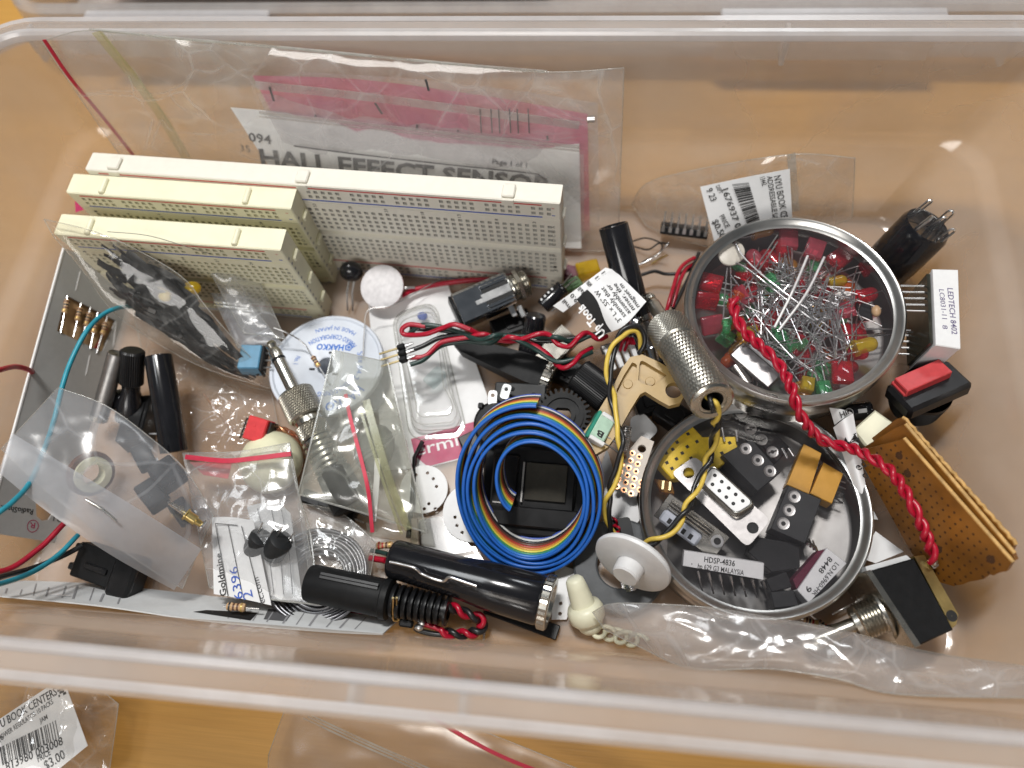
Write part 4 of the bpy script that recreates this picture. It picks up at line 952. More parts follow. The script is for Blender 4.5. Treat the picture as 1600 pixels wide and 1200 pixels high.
# ------------------------------------------------------------------ diodes in the upper tin
def lens_round(r=2.5, h=8.2):
    mb = MB(); mb.lathe([(.1, 0), (r+.4, 0), (r+.4, 1), (r, 1.05), (r, h-r)] + [(r*math.cos(a), h-r+r*math.sin(a)) for a in np.linspace(.25, 1.5, 6)] + [(.05, h)], None, 20); return mb
def lens_rect(a=6.4, b=2.6, h=7.6):
    mb = MB(); mb.box((0, 0, h/2), (a, b, h), ch=.25); return mb
def led_make(label, M, mat, shape, leads, big=1.0, group='diodes heaped in the upper round tin'):
    t = thing('diode', label, 'diode', M, group)
    mb = lens_round(2.5*big, 8.2*big) if shape == 'round' else (lens_rect() if shape == 'rect' else lens_rect(4.2, 4.2, 5.2))
    L = obj('lens', mb, mat, t, 50)
    mb = MB(); mb.box((-.5, 0, 2.0*big), (1.5, .9, 2.2)); mb.box((1.0, 0, 2.4*big), (.5, .6, 2.2)); obj('lead_frame', mb, MAT['steel'], t, 0)
    for d in (-1.27, 1.27):
        mb = MB(); ln = leads*(1 if d > 0 else .9); b_ = random.uniform(-.16, .16)*leads
        mb.tube(crv([(d, 0, .3), (d, 0, -3), (d*1.05+b_*.35, b_*.3, -ln*.55), (d+b_, b_*.7, -ln)], 5), .27, 6); obj('lead', mb, MAT['steel'], t, 0)
    return t
def dirz(px0, py0, px1, py1, z, dz=0.):
    a, b = P(px0, py0, z), P(px1, py1, z+dz); return a, b-a
def led_px(label, x, y, z, tx, ty, mat, shape='round', leads=24, dz=0, big=1.0, roll=(0, 0, 1)):
    """x, y: base of the lens; tx, ty: toward its tip"""
    a, d = dirz(x, y, tx, ty, z, dz); d = nrm(d); r = np.cross(roll, d) if shape != 'rect' else np.cross(roll, d)
    M = np.eye(4); xx = nrm(np.cross(np.asarray(roll, float), d)); M[:3, 0] = xx; M[:3, 2] = d; M[:3, 1] = np.cross(d, xx); M[:3, 3] = a
    return led_make(label, M, MAT[mat], shape, leads, big)
led_px('bright yellow round diode lying right of the leads, near the tin rim', 1334, 545, 35, 1376, 533, 'led_yellow')
led_px('amber round diode at the very top of the heap beside the tin rim', 1175, 364, 34, 1212, 356, 'led_amber', leads=16)
led_px('dull red rectangular diode standing at the top of the heap, left of its twin', 1232, 388, 33, 1232, 340, 'led_pink', 'rect', 20)
led_px('dull red rectangular diode whose two long bright leads cross the heap', 1268, 402, 34.5, 1283, 362, 'led_pink', 'rect', 30)
led_px('glossy red round diode overlapped by the upper left rectangular diode', 1226, 402, 31, 1214, 366, 'led_red', leads=22)
led_px('dull red round diode pointing up beside the white ceramic disc', 1190, 418, 33, 1164, 384, 'led_pink', leads=24)
led_px('amber diode between the dull red one and the leads', 1222, 430, 30, 1222, 405, 'led_amber', 'rect')
led_px('red rectangular diode at the left edge above the green ones', 1128, 446, 31, 1095, 438, 'led_red', 'rect', 18)
led_px('dark red round diode left of the leads under the ceramic disc', 1180, 458, 31, 1140, 455, 'led_red', leads=22)
led_px('small clear green diode hanging down its leads at the lower left', 1136, 502, 34, 1135, 528, 'led_green', 'round', 24, big=.6)
led_px('red square diode at the bottom right, largest of the red ones', 1314, 566, 34, 1318, 600, 'led_red', 'rect', 22)
led_px('red rectangular diode left of the bright yellow one', 1352, 520, 31, 1310, 522, 'led_red', 'rect', 16)
led_px('glowing red round diode against the right side of the tin', 1336, 466, 32, 1368, 458, 'led_red', leads=20)
led_px('square yellow diode at the bottom edge of the tin', 1262, 592, 32, 1258, 622, 'led_yellow', 'square', 20)
led_px('square green diode right of the square yellow one at the bottom', 1284, 598, 32, 1290, 622, 'led_green', 'square', 20)
led_px('pale green diode lying below the middle of the heap', 1228, 545, 32, 1264, 536, 'led_green', leads=18)
led_px('dark red rectangular diode at the upper right of the heap', 1300, 412, 31, 1322, 396, 'led_red', 'rect', 22)
led_px('dark red diode in the shade at the right of the upper rim', 1345, 420, 31, 1375, 412, 'led_red', 'rect', 20)
rd = random.Random(11)
kinds = [('led_red', 'round', 'red round diode low in the heap'), ('led_green', 'round', 'green round diode low in the heap'), ('led_red', 'rect', 'red rectangular diode low in the heap'), ('led_amber', 'round', 'amber round diode low in the heap'), ('led_clear', 'round', 'clear round diode low in the heap'), ('led_green', 'square', 'green square diode low in the heap'), ('led_orange', 'round', 'orange round diode low in the heap'), ('led_yellow', 'round', 'yellow round diode low in the heap'), ('led_pink', 'rect', 'pale red rectangular diode low in the heap')]
made = {}
up1 = V(-.03, -.02, 1)
for k in range(58):
    kd = kinds[(0, 1, 2, 6, 3, 0, 1, 8, 7, 4, 0, 6, 5)[k % 13]]
    ang = 2*math.pi*k/58*7.0 + rd.uniform(-.3, .3); rad = R1*(.83*math.sqrt((k+.5)/58)) ; rad = rad*(.8 + .2*rd.random()) if k % 2 else rad
    z = rd.uniform(6.5, 13.0); c = B1 + V(rad*math.cos(ang), rad*math.sin(ang), z)
    aim = V(math.cos(ang)*1.0, math.sin(ang)*1.0, rd.uniform(-.25, .2)) + V(rd.uniform(-1.1, 1.1), rd.uniform(-1.1, 1.1), 0)
    tail = c - nrm(aim)*29 - B1
    if np.hypot(tail[0], tail[1]) > R1-3: aim = V(math.cos(ang), math.sin(ang), .05)
    c = c - nrm(aim)*4
    if np.hypot(*(c + nrm(aim)*8.5 - B1)[:2]) > R1-2: c = c - nrm(aim)*3
    M = zframe(c, aim, (rd.uniform(-1, 1), rd.uniform(-1, 1), rd.uniform(-1, 1)))
    ia = int(round(math.degrees(math.atan2(c[1]-B1[1], c[0]-B1[0]))/45)) % 8; ring_ = 'close to the rim' if rad > R1*.6 else ('midway out' if rad > R1*.36 else 'toward the middle')
    lab = kd[2] + ', ' + ring_ + ' at the ' + ('right', 'upper right', 'top', 'upper left', 'left', 'lower left', 'bottom', 'lower right')[ia]
    if kd[2] not in made:
        made[kd[2]] = led_make(lab, M, MAT[kd[0]], kd[1], 25, .86)
    else: dup(made[kd[2]], M, lab)
# long bare leads on top of the heap
first = None
for k in range(100):
    a = rd.uniform(0, 2*math.pi); r = R1*.55*math.sqrt(rd.random()); d = rd.uniform(0, math.pi); ln = rd.uniform(12, 26)
    c = B1 + V(4+r*math.cos(a), 1+r*math.sin(a), rd.uniform(11.5, 16.0)); M = zframe(c, V(math.cos(d), math.sin(d), rd.uniform(-.1, .1)))
    if first is None:
        mb = MB(); mb.tube(crv([(0, 0, -11), (.3, .2, -3), (-.2, .1, 4), (.3, 0, 11)], 4), .26, 6); o = obj('component_lead', mb, MAT['steel'], None, 60)
        tag(o, 'bare silver component lead crossing the diode heap in the upper round tin', 'lead', 'silver leads tangled in the upper round tin'); first = o
    else: o = first.copy(); COL.objects.link(o)
    o.matrix_world = Matrix([[M[i][j]*(S if (j == 3 and i < 3) else 1) for j in range(4)] for i in range(4)]) @ Matrix.Diagonal((1, 1, ln/22, 1))
for k, (a, b) in enumerate((((1262, 400), (1210, 512)), ((1288, 402), (1217, 516)))):
    wire('component_lead', ('left', 'right')[k] + ' one of two bright thick leads crossing the middle of the diode heap', 'lead', [P(*a, 36.6), P((a[0]+b[0])/2+(2+k*5), (a[1]+b[1])/2, 37.2), P(*b, 36.8)], .5, pm('bright_lead', (.85, .84, .82), .4, .4))
t = thing('ceramic_capacitor', 'white oval ceramic disc capacitor with two long leads in the diode tin', 'capacitor', zframe(P(1143, 396, 34.5), V(.1, -.1, 1), (.55, .8, 0)))
mb = MB(); mb.lathe([(.1, 1.1), (4, 1.0), (5.2, .5), (5.4, 0), (5.0, -.7), (.1, -1)], None, 36); v = mb.v[0]; mb.v[0] = v*np.array([1, .82, 1]); obj('disc', mb, MAT['ceramic'], t)
for pts in (((1145, 380, 36), (1150, 382, 37), (1160, 400, 37), (1185, 425, 37), (1235, 465, 37), (1262, 482, 36.5)), ((1150, 411, 36), (1165, 418, 37), (1200, 445, 37), (1240, 478, 36.5), (1272, 502, 36))):
    mb = MB(); mb.tube(crv(pp(*pts), 6), .42, 6); obj('lead', mb, MAT['steel'], t, 60, world=True)
t = thing('metal_can', 'flat silver metal can with a white edge at the lower left of the diode tin', 'component', frame(P(1180, 572, 33.2), P(1212, 600, 33)-P(1152, 548, 33), V(-.15, -.2, 1)))
mb = MB(); mb.box((0, 0, 0), (17, 6.5, 3.2), ch=.5); obj('can', mb, MAT['dull_metal'], t)
mb = MB(); mb.box((1, 3.6, .3), (14.5, .9, 3.4), ch=.2); obj('white_edge', mb, MAT['white'], t)
mb = MB(); mb.cyl((-5, -4.5, -.5), (3, -6.5, -.5), 2.2, seg=20, ch=.3); obj('side_barrel', mb, MAT['nickel'], t)
t = thing('copper_bead', 'small dull copper coloured bead at the right side of the diode heap', 'component', P(1369, 486, 33)); mb = MB(); mb.ball((0, 0, 0), 2.0, sq=(.8, 1.1, .8)); obj('bead', mb, MAT['resistor'], t); mb = MB(); mb.box((-3.4, .5, -1.5), (5, 7, 1), ch=.2); obj('base', mb, MAT['black'], t)
# ------------------------------------------------------------------ contents of the lower tin
zc = 13.5
# yellow socket
Mq = frame(P(1062, 716, 14), P(1128, 690, 14)-P(1040, 735, 14), V(-.05, -.1, 1))
t = thing('yellow_socket', 'yellow plastic pin socket with rows of dark square holes in the lower tin', 'socket', Mq)
outl = pl2(Mq, [(1027, 722), (1048, 690), (1082, 666), (1098, 682), (1150, 682), (1154, 706), (1118, 735), (1092, 742), (1050, 748)])
mb = MB(); mb.prism(outl, -6, 0, ch=.4); obj('body', mb, MAT['yellow_plastic'], t, 25)
for k, (x, y) in enumerate(((1042, 723), (1050, 732), (1041, 708), (1057, 717), (1051, 702), (1066, 708), (1058, 691), (1074, 698), (1089, 690), (1075, 678), (1066, 728), (1080, 716), (1107, 706), (1118, 694), (1128, 708), (1112, 722), (1140, 692), (1100, 725))):
    a = pl2(Mq, [(x, y)])[0]; mb = MB(); mb.box((a[0], a[1], .02), (1.1, 1.1, .1)); obj('contact_hole', mb, MAT['hole'], t, 0)
# main D-sub
Mq = frame(P(1128, 782, 15.8), P(1185, 832, 15.8)-P(1068, 724, 15.8), V(-.08, -.12, 1))
t = thing('serial_connector', 'metal nine-hole serial connector with a white insert lying in the lower tin', 'connector', Mq)
pl_ = rounded(pl2(Mq, [(1049, 739), (1085, 713), (1204, 812), (1168, 856)]), 3, .12)
hs = [circ(pl2(Mq, [(1076, 739)])[0], 1.9, 20), circ(pl2(Mq, [(1176, 825)])[0], 1.9, 20)]
mb = MB(); plate(mb, pl_, hs, -.5, .3); obj('flange', mb, MAT['dull_metal'], t, 25)
x, y = pl2(Mq, [(1176, 825)])[0]; mb = MB(); mb.lathe([(.05, -.45), (1.9, -.45)], T(x, y, 0), 20); obj('bolt_hole', mb, MAT['hole'], t, 0)
qm = pl2(Mq, [(1131, 770)])[0]
D = rounded([(-9.4, 3.6), (9.4, 3.6), (8.0, -3.6), (-8.0, -3.6)], 4, .18); D = [(x+qm[0]+.4, y+qm[1]) for x, y in D]
mb = MB(); mb.loft([np.c_[inset(D, d), np.full(len(D), z)] for d, z in ((-.9, .3), (-.4, .5), (0, 1.1), (0, 4.6), (.3, 4.9), (.6, 4.8), (.7, 3.9))]); obj('shell', mb, MAT['nickel'], t, 30)
mb = MB(); mb.prism([tuple(q) for q in inset(D, .75)], 1, 4.5, ch=.2); obj('insert', mb, MAT['white'], t, 25)
for k in range(9):
    x, y = ((k-2)*3.0, 1.4) if k < 5 else ((k-7+.5)*3.0, -1.4); x += qm[0]+.4; y += qm[1]
    mb = MB(); mb.lathe([(.05, 4.53), (.62, 4.53)], T(x, y, 0), 14); obj('pin_hole', mb, MAT['hole'], t, 0)
# second D-sub on its side
Mq = frame(P(1080, 822, 11), P(1125, 862, 11)-P(1030, 792, 11), V(-.05, -.45, .9))
t = thing('serial_connector', 'second serial connector with a dull flange, half hidden below the nine-hole one', 'connector', Mq)
mb = MB(); mb.box((0, 0, 0), (24, 9.5, .8), ch=.2); obj('flange', mb, MAT['nickel'], t)
for k in range(3):
    mb = MB(); mb.box((-1.5, 3.2-k*1.1, 1.2+k*.5), (17, .8, 1.6), ch=.3); obj('pressed_rib', mb, MAT['nickel'], t)
mb = MB(); mb.box((-2.5, -2.4, 1.6), (15, 4.6, 3), ch=.8); obj('insert', mb, MAT['milky'], t)
for k in range(4):
    mb = MB(); mb.box((-6.5+2.8*k, -2.6, 3.2), (1.3, 1.8, .3)); obj('contact', mb, MAT['charcoal'], t, 0)
mb = MB(); mb.lathe([(1.2, .5), (2.1, .5), (2.1, 1.0), (1.2, 1.0)], T(9.6, 1.2, 0), 20); obj('eyelet', mb, MAT['steel'], t)
mb = MB(); mb.lathe([(.05, .62), (1.2, .62)], T(9.6, 1.2, 0), 20); obj('bolt_hole', mb, MAT['hole'], t, 0)
# terminal blocks
def terminal(label, quad, screws, z, h, mat='charcoal', slotted=False, nrm_=(-.05, -.12, 1)):
    c = np.mean([P(*q, z) for q in quad], 0); Mq = frame(c, P(*quad[1], z)-P(*quad[0], z), V(*nrm_)); t = thing('terminal_block', label, 'terminal block', Mq)
    mb = MB(); mb.prism(pl2(Mq, quad), -h, 0, ch=.35); obj('housing', mb, MAT[mat], t, 25)
    for x, y in screws:
        a = pl2(Mq, [(x, y)])[0]; mb = MB(); mb.lathe([(1.5, .02), (2.0, .12), (2.1, .02)], T(a[0], a[1], 0), 20); mb.lathe([(.05, -.02), (1.5, .03)], T(a[0], a[1], 0), 20); s_ = obj('screw', mb, MAT['dull_metal'], t, 40)
        mb = MB()
        if slotted: mb.box((a[0], a[1], .16), (3.0, .5, .1), RZ(0)); obj('screw_slot', mb, MAT['hole'], s_, 0)
        else: mb.lathe([(.05, .12), (.75, .12)], T(a[0], a[1], 0), 12); obj('screw_recess', mb, MAT['hole'], s_, 0)
    return t
terminal('three-way grey terminal block with round silver screws above the serial connector', [(1128, 711), (1174, 686), (1220, 738), (1184, 768)], [(1165, 701), (1184, 719), (1203, 736)], 16.4, 9)
terminal('three-way black terminal strip with slotted screws along the back of the lower tin', [(1160, 660), (1186, 652), (1236, 700), (1214, 722)], [(1173, 670), (1190, 687), (1207, 706)], 13.2, 8, 'black_matt', True)
terminal('two-way black terminal block with slotted screws at the top of the lower tin', [(1122, 640), (1166, 632), (1172, 652), (1128, 662)], [(1135, 647), (1158, 645)], 14, 8, 'black_matt', True)
terminal('three-way grey terminal block right of the serial connector beneath the orange boxes', [(1232, 758), (1284, 780), (1258, 850), (1204, 826)], [(1241, 776), (1233, 797), (1224, 818)], 16.2, 10)
def cbox(name, label, cat, quad, z, h, mat, nn=(-.05, -.1, 1), pins=(), ch=.25):
    c = np.mean([P(*q, z) for q in quad], 0); Mq = frame(c, P(*quad[1], z)-P(*quad[0], z), V(*nn)); t = thing(name, label, cat, Mq)
    mb = MB(); mb.prism(pl2(Mq, quad), -h, 0, ch=ch); obj('body', mb, MAT[mat], t, 25)
    for a, b in pins:
        A = P(*a, z-h*.6); B = P(*b, z-h*.8); mb = MB(); mb.cyl(A, B, .3, seg=6); obj('pin', mb, MAT['steel'], t, 60, world=True)
    return t, Mq
cbox('orange_box', 'left of two orange box components, partly shaded, in the lower tin', 'component', [(1256, 693), (1284, 708), (1264, 772), (1229, 757)], 14.5, 8, 'ochre')
cbox('orange_box', 'right of two orange box components, with fine pins on its right side', 'component', [(1287, 722), (1318, 740), (1300, 787), (1266, 771)], 15.5, 8, 'ochre', pins=(((1302, 765), (1318, 772)), ((1300, 775), (1316, 786)), ((1308, 750), (1324, 756)), ((1305, 758), (1321, 764))))
cbox('black_block', 'dull black relay block under the middle of the lower tin', 'component', [(1178, 838), (1250, 850), (1250, 888), (1206, 894), (1168, 862)], 10.5, 7, 'black_matt')
cbox('black_block', 'small dark grey block next to the display pins at the bottom of the tin', 'component', [(1204, 925), (1240, 922), (1248, 946), (1210, 950)], 14, 7, 'charcoal')
cbox('black_block', 'shiny black block between the dark grey block and the tilted display', 'component', [(1196, 905), (1228, 893), (1240, 916), (1206, 925)], 13, 7, 'black')
t, _ = cbox('gold_pin_plug', 'little clear yellow plug with gold pins left of the serial connector', 'plug', [(1022, 748), (1050, 752), (1054, 772), (1034, 768)], 10, 4, 'led_amber')
for k in range(2):
    mb = MB(); mb.box((-1+2.4*k, .2, .4), (1.2, 3.4, .8), ch=.2); obj('pin', mb, MAT['gold'], t)
for k, (a, b) in enumerate((((1128, 668), (1132, 690)), ((1150, 672), (1152, 690)), ((1222, 700), (1230, 716)), ((1232, 700), (1240, 712)))):
    wire('component_lead', ('first', 'second', 'third', 'fourth')[k] + ' from the left of the short bare pins standing by the black terminals', 'lead', [P(*a, 16), P(*b, 15)], .45, MAT['steel'])
# labelled displays
def display(label, quad, z, h, lines, face='white', pins=None, side=None, nn=(-.05, -.3, 1)):
    c = np.mean([P(*q, z) for q in quad], 0); Mq = frame(c, P(*quad[1], z)-P(*quad[0], z), V(*nn)); n = Mq[:3, 2]; t = thing('led_display', label, 'display', Mq)
    mb = MB(); mb.prism(pl2(Mq, quad), -h, 0, ch=.2); obj('body', mb, MAT[face], t, 25)
    for s_, a, b, hh, bd in lines:
        mb = MB(); text(mb, s_, PN(*a, c, n), PN(*b, c, n), n, hh, bd, off=.06); obj('printed_text', mb, MAT['black_ink'], t, 0, world=True)
    for a, b in pins or ():
        A, B = P(*a, z-2), P(*b, z-5.5); mb = MB(); d = nrm(B-A); mb.tube([A, A+d*2.5], .55, 6); mb.tube([A+d*2, B], .3, 6); obj('pin', mb, MAT['steel'], t, 40, world=True)
    if side:
        mb = MB(); mb.prism(pl2(Mq, side[0]), -h, -.6); obj('face', mb, MAT[side[1]], t, 25)
    return t
display('white labelled bar display lying left, its silver pins pointing to the viewer', [(1069, 860), (1194, 880), (1193, 906), (1067, 884)], 16, 5, [('HDSP-4836', (1100, 878), (1148, 885), 1.8, .015), ('hp 629 G3 MALAYSIA', (1090, 888), (1162, 899), 1.6, .012), ('.', (1080, 882), (1082, 882), None, 0)], pins=[((1090+17*k, 892+2.6*k), (1098+17*k, 926+1.6*k)) for k in range(7)])
t = display('white labelled display tilted at the lower right of the tin, maroon face beneath', [(1246, 922), (1292, 856), (1323, 880), (1264, 942)], 16, 5, [('I.O.N.6960-HR', (1305, 878), (1268, 928), 1.5, .015), ('8448', (1295, 869), (1278, 892), 1.6, .015), ('9', (1262, 914), (1257, 921), 1.8, .02)], side=([(1240, 905), (1280, 860), (1290, 858), (1246, 920)], 'maroon'), pins=[((1262+5*k, 850+4*k), (1252+6*k, 836+3*k)) for k in range(4)])
# ================================================================== things round the tins
# big audio plug
A, B = P(1043, 512, 38), P(1111, 624, 56)
t = thing('phono_plug', 'large knurled nickel audio plug with an open end, resting between the two tins', 'plug', zframe(A, B-A)); L = np.linalg.norm(B-A)
tip = P(1019, 456, 30); ax = nrm(B-A); l0 = -np.linalg.norm(tip-A)+1
mb = MB(); mb.lathe([(.1, l0-1.9), (1.3, l0-1.6), (2.1, l0), (2.15, l0+.9), (1.5, l0+2.2), (2.2, l0+3), (2.45, l0+5), (2.5, 0)], None, 28); obj('shaft', mb, MAT['nickel'], t)
obj('knurled_collar', knurl(-1, 11.5, 6.8, 88, 22, .2, .7), MAT['knurl'], t, 5)
mb = knurl(11, L+1, 6.4, 80, 26, .18, .6); obj('knurled_barrel', mb, MAT['knurl'], t, 5)
mb = MB(); mb.lathe([(6.6, L+.2), (6.7, L+1.0), (5.9, L+1.5), (4.5, L+1.4), (4.3, L-6), (.1, L-6.2)], None, 44); obj('open_end', mb, MAT['nickel'], t, 30)
mb = MB(); mb.lathe([(4.25, L+.6), (4.0, L-5.8), (.1, L-5.9)], None, 32); obj('inner_bore', mb, MAT['hole'], t, 30)
E1 = A + ax*(L-4)
twist('twisted_cable', 'yellow and black twisted pair coming out of the big audio plug over the lower tin', 'cable', [E1, A+ax*(L+2)] + pp((1119, 648, 50), (1115, 690, 34), (1100, 735, 28), (1080, 780, 28), (1056, 822, 27), (1030, 842, 26), (1004, 850, 24), (985, 846, 18)), .82, [MAT['yellow_wire'], MAT['black_wire']], 17)
twist('twisted_cable', 'yellow and black twisted pair looping from the dark tube down past the tan arm', 'cable', pp((1000, 552, 34), (1004, 530, 38), (996, 514, 41), (976, 518, 42), (958, 545, 41), (951, 580, 39), (955, 612, 37), (962, 650, 37), (970, 690, 36), (966, 730, 31), (954, 765, 26), (948, 800, 20), (957, 835, 13), (968, 850, 10)), .82, [MAT['yellow_wire'], MAT['black_wire']], 26, phase=1.2)
# black tube behind
A, B = P(958, 352, 44), P(994, 492, 22); t = thing('black_tube', 'thick gloss black tube leaning behind the curled printed label', 'tube', zframe(A, B-A)); L = np.linalg.norm(B-A)
mb = MB(); mb.lathe([(.1, .9), (4.3, .8), (4.6, 0), (5.1, 0), (5.3, .5), (5.4, L), (.1, L)], None, 40); obj('barrel', mb, MAT['black_gloss'], t)
mb = MB(); mb.lathe([(5.45, L-.2), (5.6, L+.4), (5.6, L+1.8), (5.2, L+2.2), (5.0, L+12), (5.4, L+12.4), (5.4, L+20), (.1, L+20)], None, 40); obj('chrome_sleeve', mb, MAT['chrome'], t)
# curled label
ptl = Patch(pp((901, 468, 33), (926, 445, 38), (957, 419, 36)), pp((943, 523, 31), (976, 508, 38), (1010, 471, 37)))
t = thing('curled_label', 'curled strip of printed white label with a black title band, leaning on the black tube', 'label', ptl.ev(.5, .5))
obj('sheet', paper(ptl, th=.2), MAT['paper'], t, 60, world=True)
pfo = Patch(pp((864, 478, 29), (900, 452, 34), (946, 418, 36)), pp((880, 488, 28), (914, 462, 33.5), (957, 421, 36.5)))
obj('folded_end', paper(pfo, th=.2), MAT['paper'], t, 60, world=True)
mb = MB(); G = np.zeros((5, 24, 3))
for j in range(24):
    for i in range(5):
        v_ = j/23; G[i, j] = ptl.ev((.25+.07*math.sin(v_*4.5+.6))*i/4, v_) + ptl.n*.22
mb.gridm(G); obj('black_band', mb, MAT['black_ink'], t, 60, world=True)
def ptext(s, p0, p1, h, bold=0., off=.16, mat='black_ink', sheet=ptl, par=t, nm='printed_text'):
    c = sheet.ev(.5, .5); A = PN(*p0, c, sheet.n); B = PN(*p1, c, sheet.n); v, f, w_ = glyphs(s, bold); ex = nrm(B-A); ey = nrm(np.cross(sheet.n, ex)); sx = np.linalg.norm(B-A)/w_
    out = []
    grid = [(u, v_, sheet.ev(u, v_)) for u in np.linspace(0, 1, 31) for v_ in np.linspace(0, 1, 21)]; gp = np.array([g[2] for g in grid])
    for x, y, _ in v:
        q = A + ex*x*sx + ey*y*h/.69; d = gp-q; d = d - np.outer(d @ sheet.n, sheet.n); i = int(np.argmin((d**2).sum(1)))
        hgt = np.dot(gp[i]-q, sheet.n); out.append(q + sheet.n*(hgt+off))
    mb = MB(); mb.add(out, f); obj(nm, mb, MAT[mat], par, 0, world=True)
ptext('Up Tools', (944, 515), (908, 470), 3.0, .035, .4, 'paper')
for s, a, b in (('3" L x .55" W', (972, 501), (934, 452)), ('ssembly that', (979, 494), (943, 447)), ('assembly or', (986, 488), (951, 441)), ('nmer, the', (992, 481), (961, 438)), ('magnet m', (999, 475), (970, 437))): ptext(s, a, b, 1.6, 0, .35)
for s, a, b in (('G1', (952, 432), (944, 422)), ('G1', (942, 440), (934, 430)), ('milli', (930, 450), (920, 438)), ('Hall', (917, 460), (907, 448)), ('9.0', (904, 469), (895, 458)), ('mil', (891, 478), (882, 467))): ptext(s, a, b, 1.5, .01, .35, 'black_ink', pfo)
# little things between label and tin
t = thing('yellow_block', 'small translucent yellow block behind the curled label', 'component', frame(P(918, 430, 5), P(935, 425, 5)-P(905, 432, 5))); mb = MB(); mb.box((0, 0, 2), (9, 6, 9), ch=.5); obj('body', mb, MAT['led_yellow'], t)
wire('black_wire', 'thin black wire with a bared silver end between the dark tube and the upper tin', 'wire', pp((985, 430, 10), (1000, 430, 10), (1022, 424, 10), (1040, 428, 9), (1062, 427, 9), (1080, 420, 8)), .7, MAT['black_wire'])
wire('red_wire', 'upper of two red wires curving down left of the upper tin', 'wire', pp((1085, 403, 10), (1070, 412, 13), (1060, 425, 15), (1052, 450, 16), (1046, 470, 16), (1040, 492, 14)), .8, MAT['red_wire'])
wire('red_wire', 'lower of two red wires curving down left of the upper tin', 'wire', pp((1084, 412, 8), (1072, 420, 11), (1063, 438, 13), (1056, 460, 13), (1050, 480, 12)), .8, MAT['red_wire'])
wire('black_wire', 'black wire beside the two red wires at the left of the upper tin', 'wire', pp((1092, 395, 9), (1080, 425, 10), (1068, 450, 11), (1056, 475, 11), (1048, 490, 10)), .75, MAT['black_wire'])
for k, q in enumerate((((985, 378, 4), (1010, 372, 7), (1034, 382, 6), (1028, 398, 4), (1010, 406, 3), (998, 414, 3)), ((990, 385, 3), (1012, 390, 5), (1030, 380, 6), (1045, 381, 8)), ((1018, 412, 2), (1030, 404, 4), (1042, 399, 7)), ((998, 414, 3), (1012, 408, 4), (1030, 396, 5), (1045, 379, 8)))):
    wire('bare_lead', ('dark loop of fine wire behind the black tube', 'upper strand of fine wire by the chip bag', 'short brass lead lying below the fine wire loop', 'silver ended strand crossing the fine wire loop')[k], 'lead', pp(*q), .35, MAT[('charcoal', 'charcoal', 'brass', 'steel')[k]], seg=6)
# round multi-pin socket at the upper right
A, B = P(1400, 402, 20), P(1450, 352, 36)
t = thing('din_socket', 'round black socket with looped silver lugs right of the upper tin', 'socket', zframe(A, B-A)); L = np.linalg.norm(B-A)
mb = MB(); mb.lathe([(.1, -7), (7.6, -7), (8.8, -6), (9.2, 0), (9.0, L-2), (8.2, L), (7.4, L-.4), (.1, L-.5)], None, 48); obj('barrel', mb, MAT['black_gloss'], t)
mb = MB(); mb.box((9.0, 0, L*.3), (1.8, 5, L*.9), ch=.4); obj('key_rib', mb, MAT['black'], t)
mb = MB(); mb.box((0, 0, L-.42), (14.5, .35, .1)); obj('moulding_line', mb, MAT['hole'], t, 0)
for x, y, a in ((-3, 6, 20), (5.5, 3.5, -20), (1, -1.2, 15), (3.2, -6.4, 0), (-5.2, -3.5, 70)):
    mb = MB(); pts = []
    for k in range(13): b_ = math.pi*(1.0*k/12); pts.append((1.1*math.cos(b_), 0, 5.2+1.4*math.sin(b_)))
    mb.tube([(1.1, 0, -1)] + pts + [(-1.1, 0, -1)], .42, 6); v = np.concatenate(mb.v); mm = MB(); mm.add(v, mb.f, T(x, y, L) @ RZ(a) @ RX(8)); obj('solder_lug', mm, MAT['steel'], t)
# seven-segment display block
Md = frame(P(1478, 482, 41), P(1500, 545, 41)-P(1457, 420, 41), V(.12, -.15, 1)); 
q = [P(1457, 420, 41), P(1497, 420, 41), P(1502, 546, 41), P(1462, 540, 41)]; nn = V(.05, -.05, 1)
c = np.mean(q, 0); Md = frame(c, (q[3]-q[0]), nn); n = Md[:3, 2]
t = thing('digit_display', 'white labelled digit display block with side pins standing by the right wall', 'display', Md)
ql = pl2(Md, [(1457, 420), (1497, 421), (1501, 545), (1462, 539)])
mb = MB(); mb.prism(ql, -1.2, 0, ch=.3); mb.prism([tuple(a) for a in inset(ql, .3)], -19, -1.2); obj('case', mb, MAT['white'], t, 25)
a = np.array(ql); mid = a.mean(0)
ys = a[:, 1]; left = min(ys) if True else 0
mb = MB(); lx = [ql[0], ql[3]]; sg = -1 if ql[0][1] < ql[1][1] else 1
mb.prism([(ql[0][0]+1.2, ql[0][1]+sg*.1), (ql[3][0]-1.2, ql[3][1]+sg*.1), (ql[3][0]-1.2, ql[3][1]+sg*1.2), (ql[0][0]+1.2, ql[0][1]+sg*1.2)], -18, -1.5); obj('resin_back', mb, pm('dark_resin', (.03, .03, .022), .2, var=.5, scale=250), t, 25)
for k in range(9):
    fr = .16+.085*k; x = ql[0][0]*(1-fr)+ql[3][0]*fr; y = ql[0][1]*(1-fr)+ql[3][1]*fr
    for z in ((-3.5,) if k < 5 else (-16,)):
        mb = MB(); mb.cyl((x, y, z), (x-.3, y+sg*8.0, z-2.5), .33, seg=6); obj('pin', mb, MAT['steel'], t)
mb = MB(); text(mb, 'LEDTECH 8402', PN(1480, 450, c, n), PN(1487, 522, c, n), n, 1.8, .008); text(mb, 'LC8031-11', PN(1467, 452, c, n), PN(1472, 498, c, n), n, 1.6, .0); text(mb, '8', PN(1472, 508, c, n), PN(1473, 514, c, n), n, 1.6)
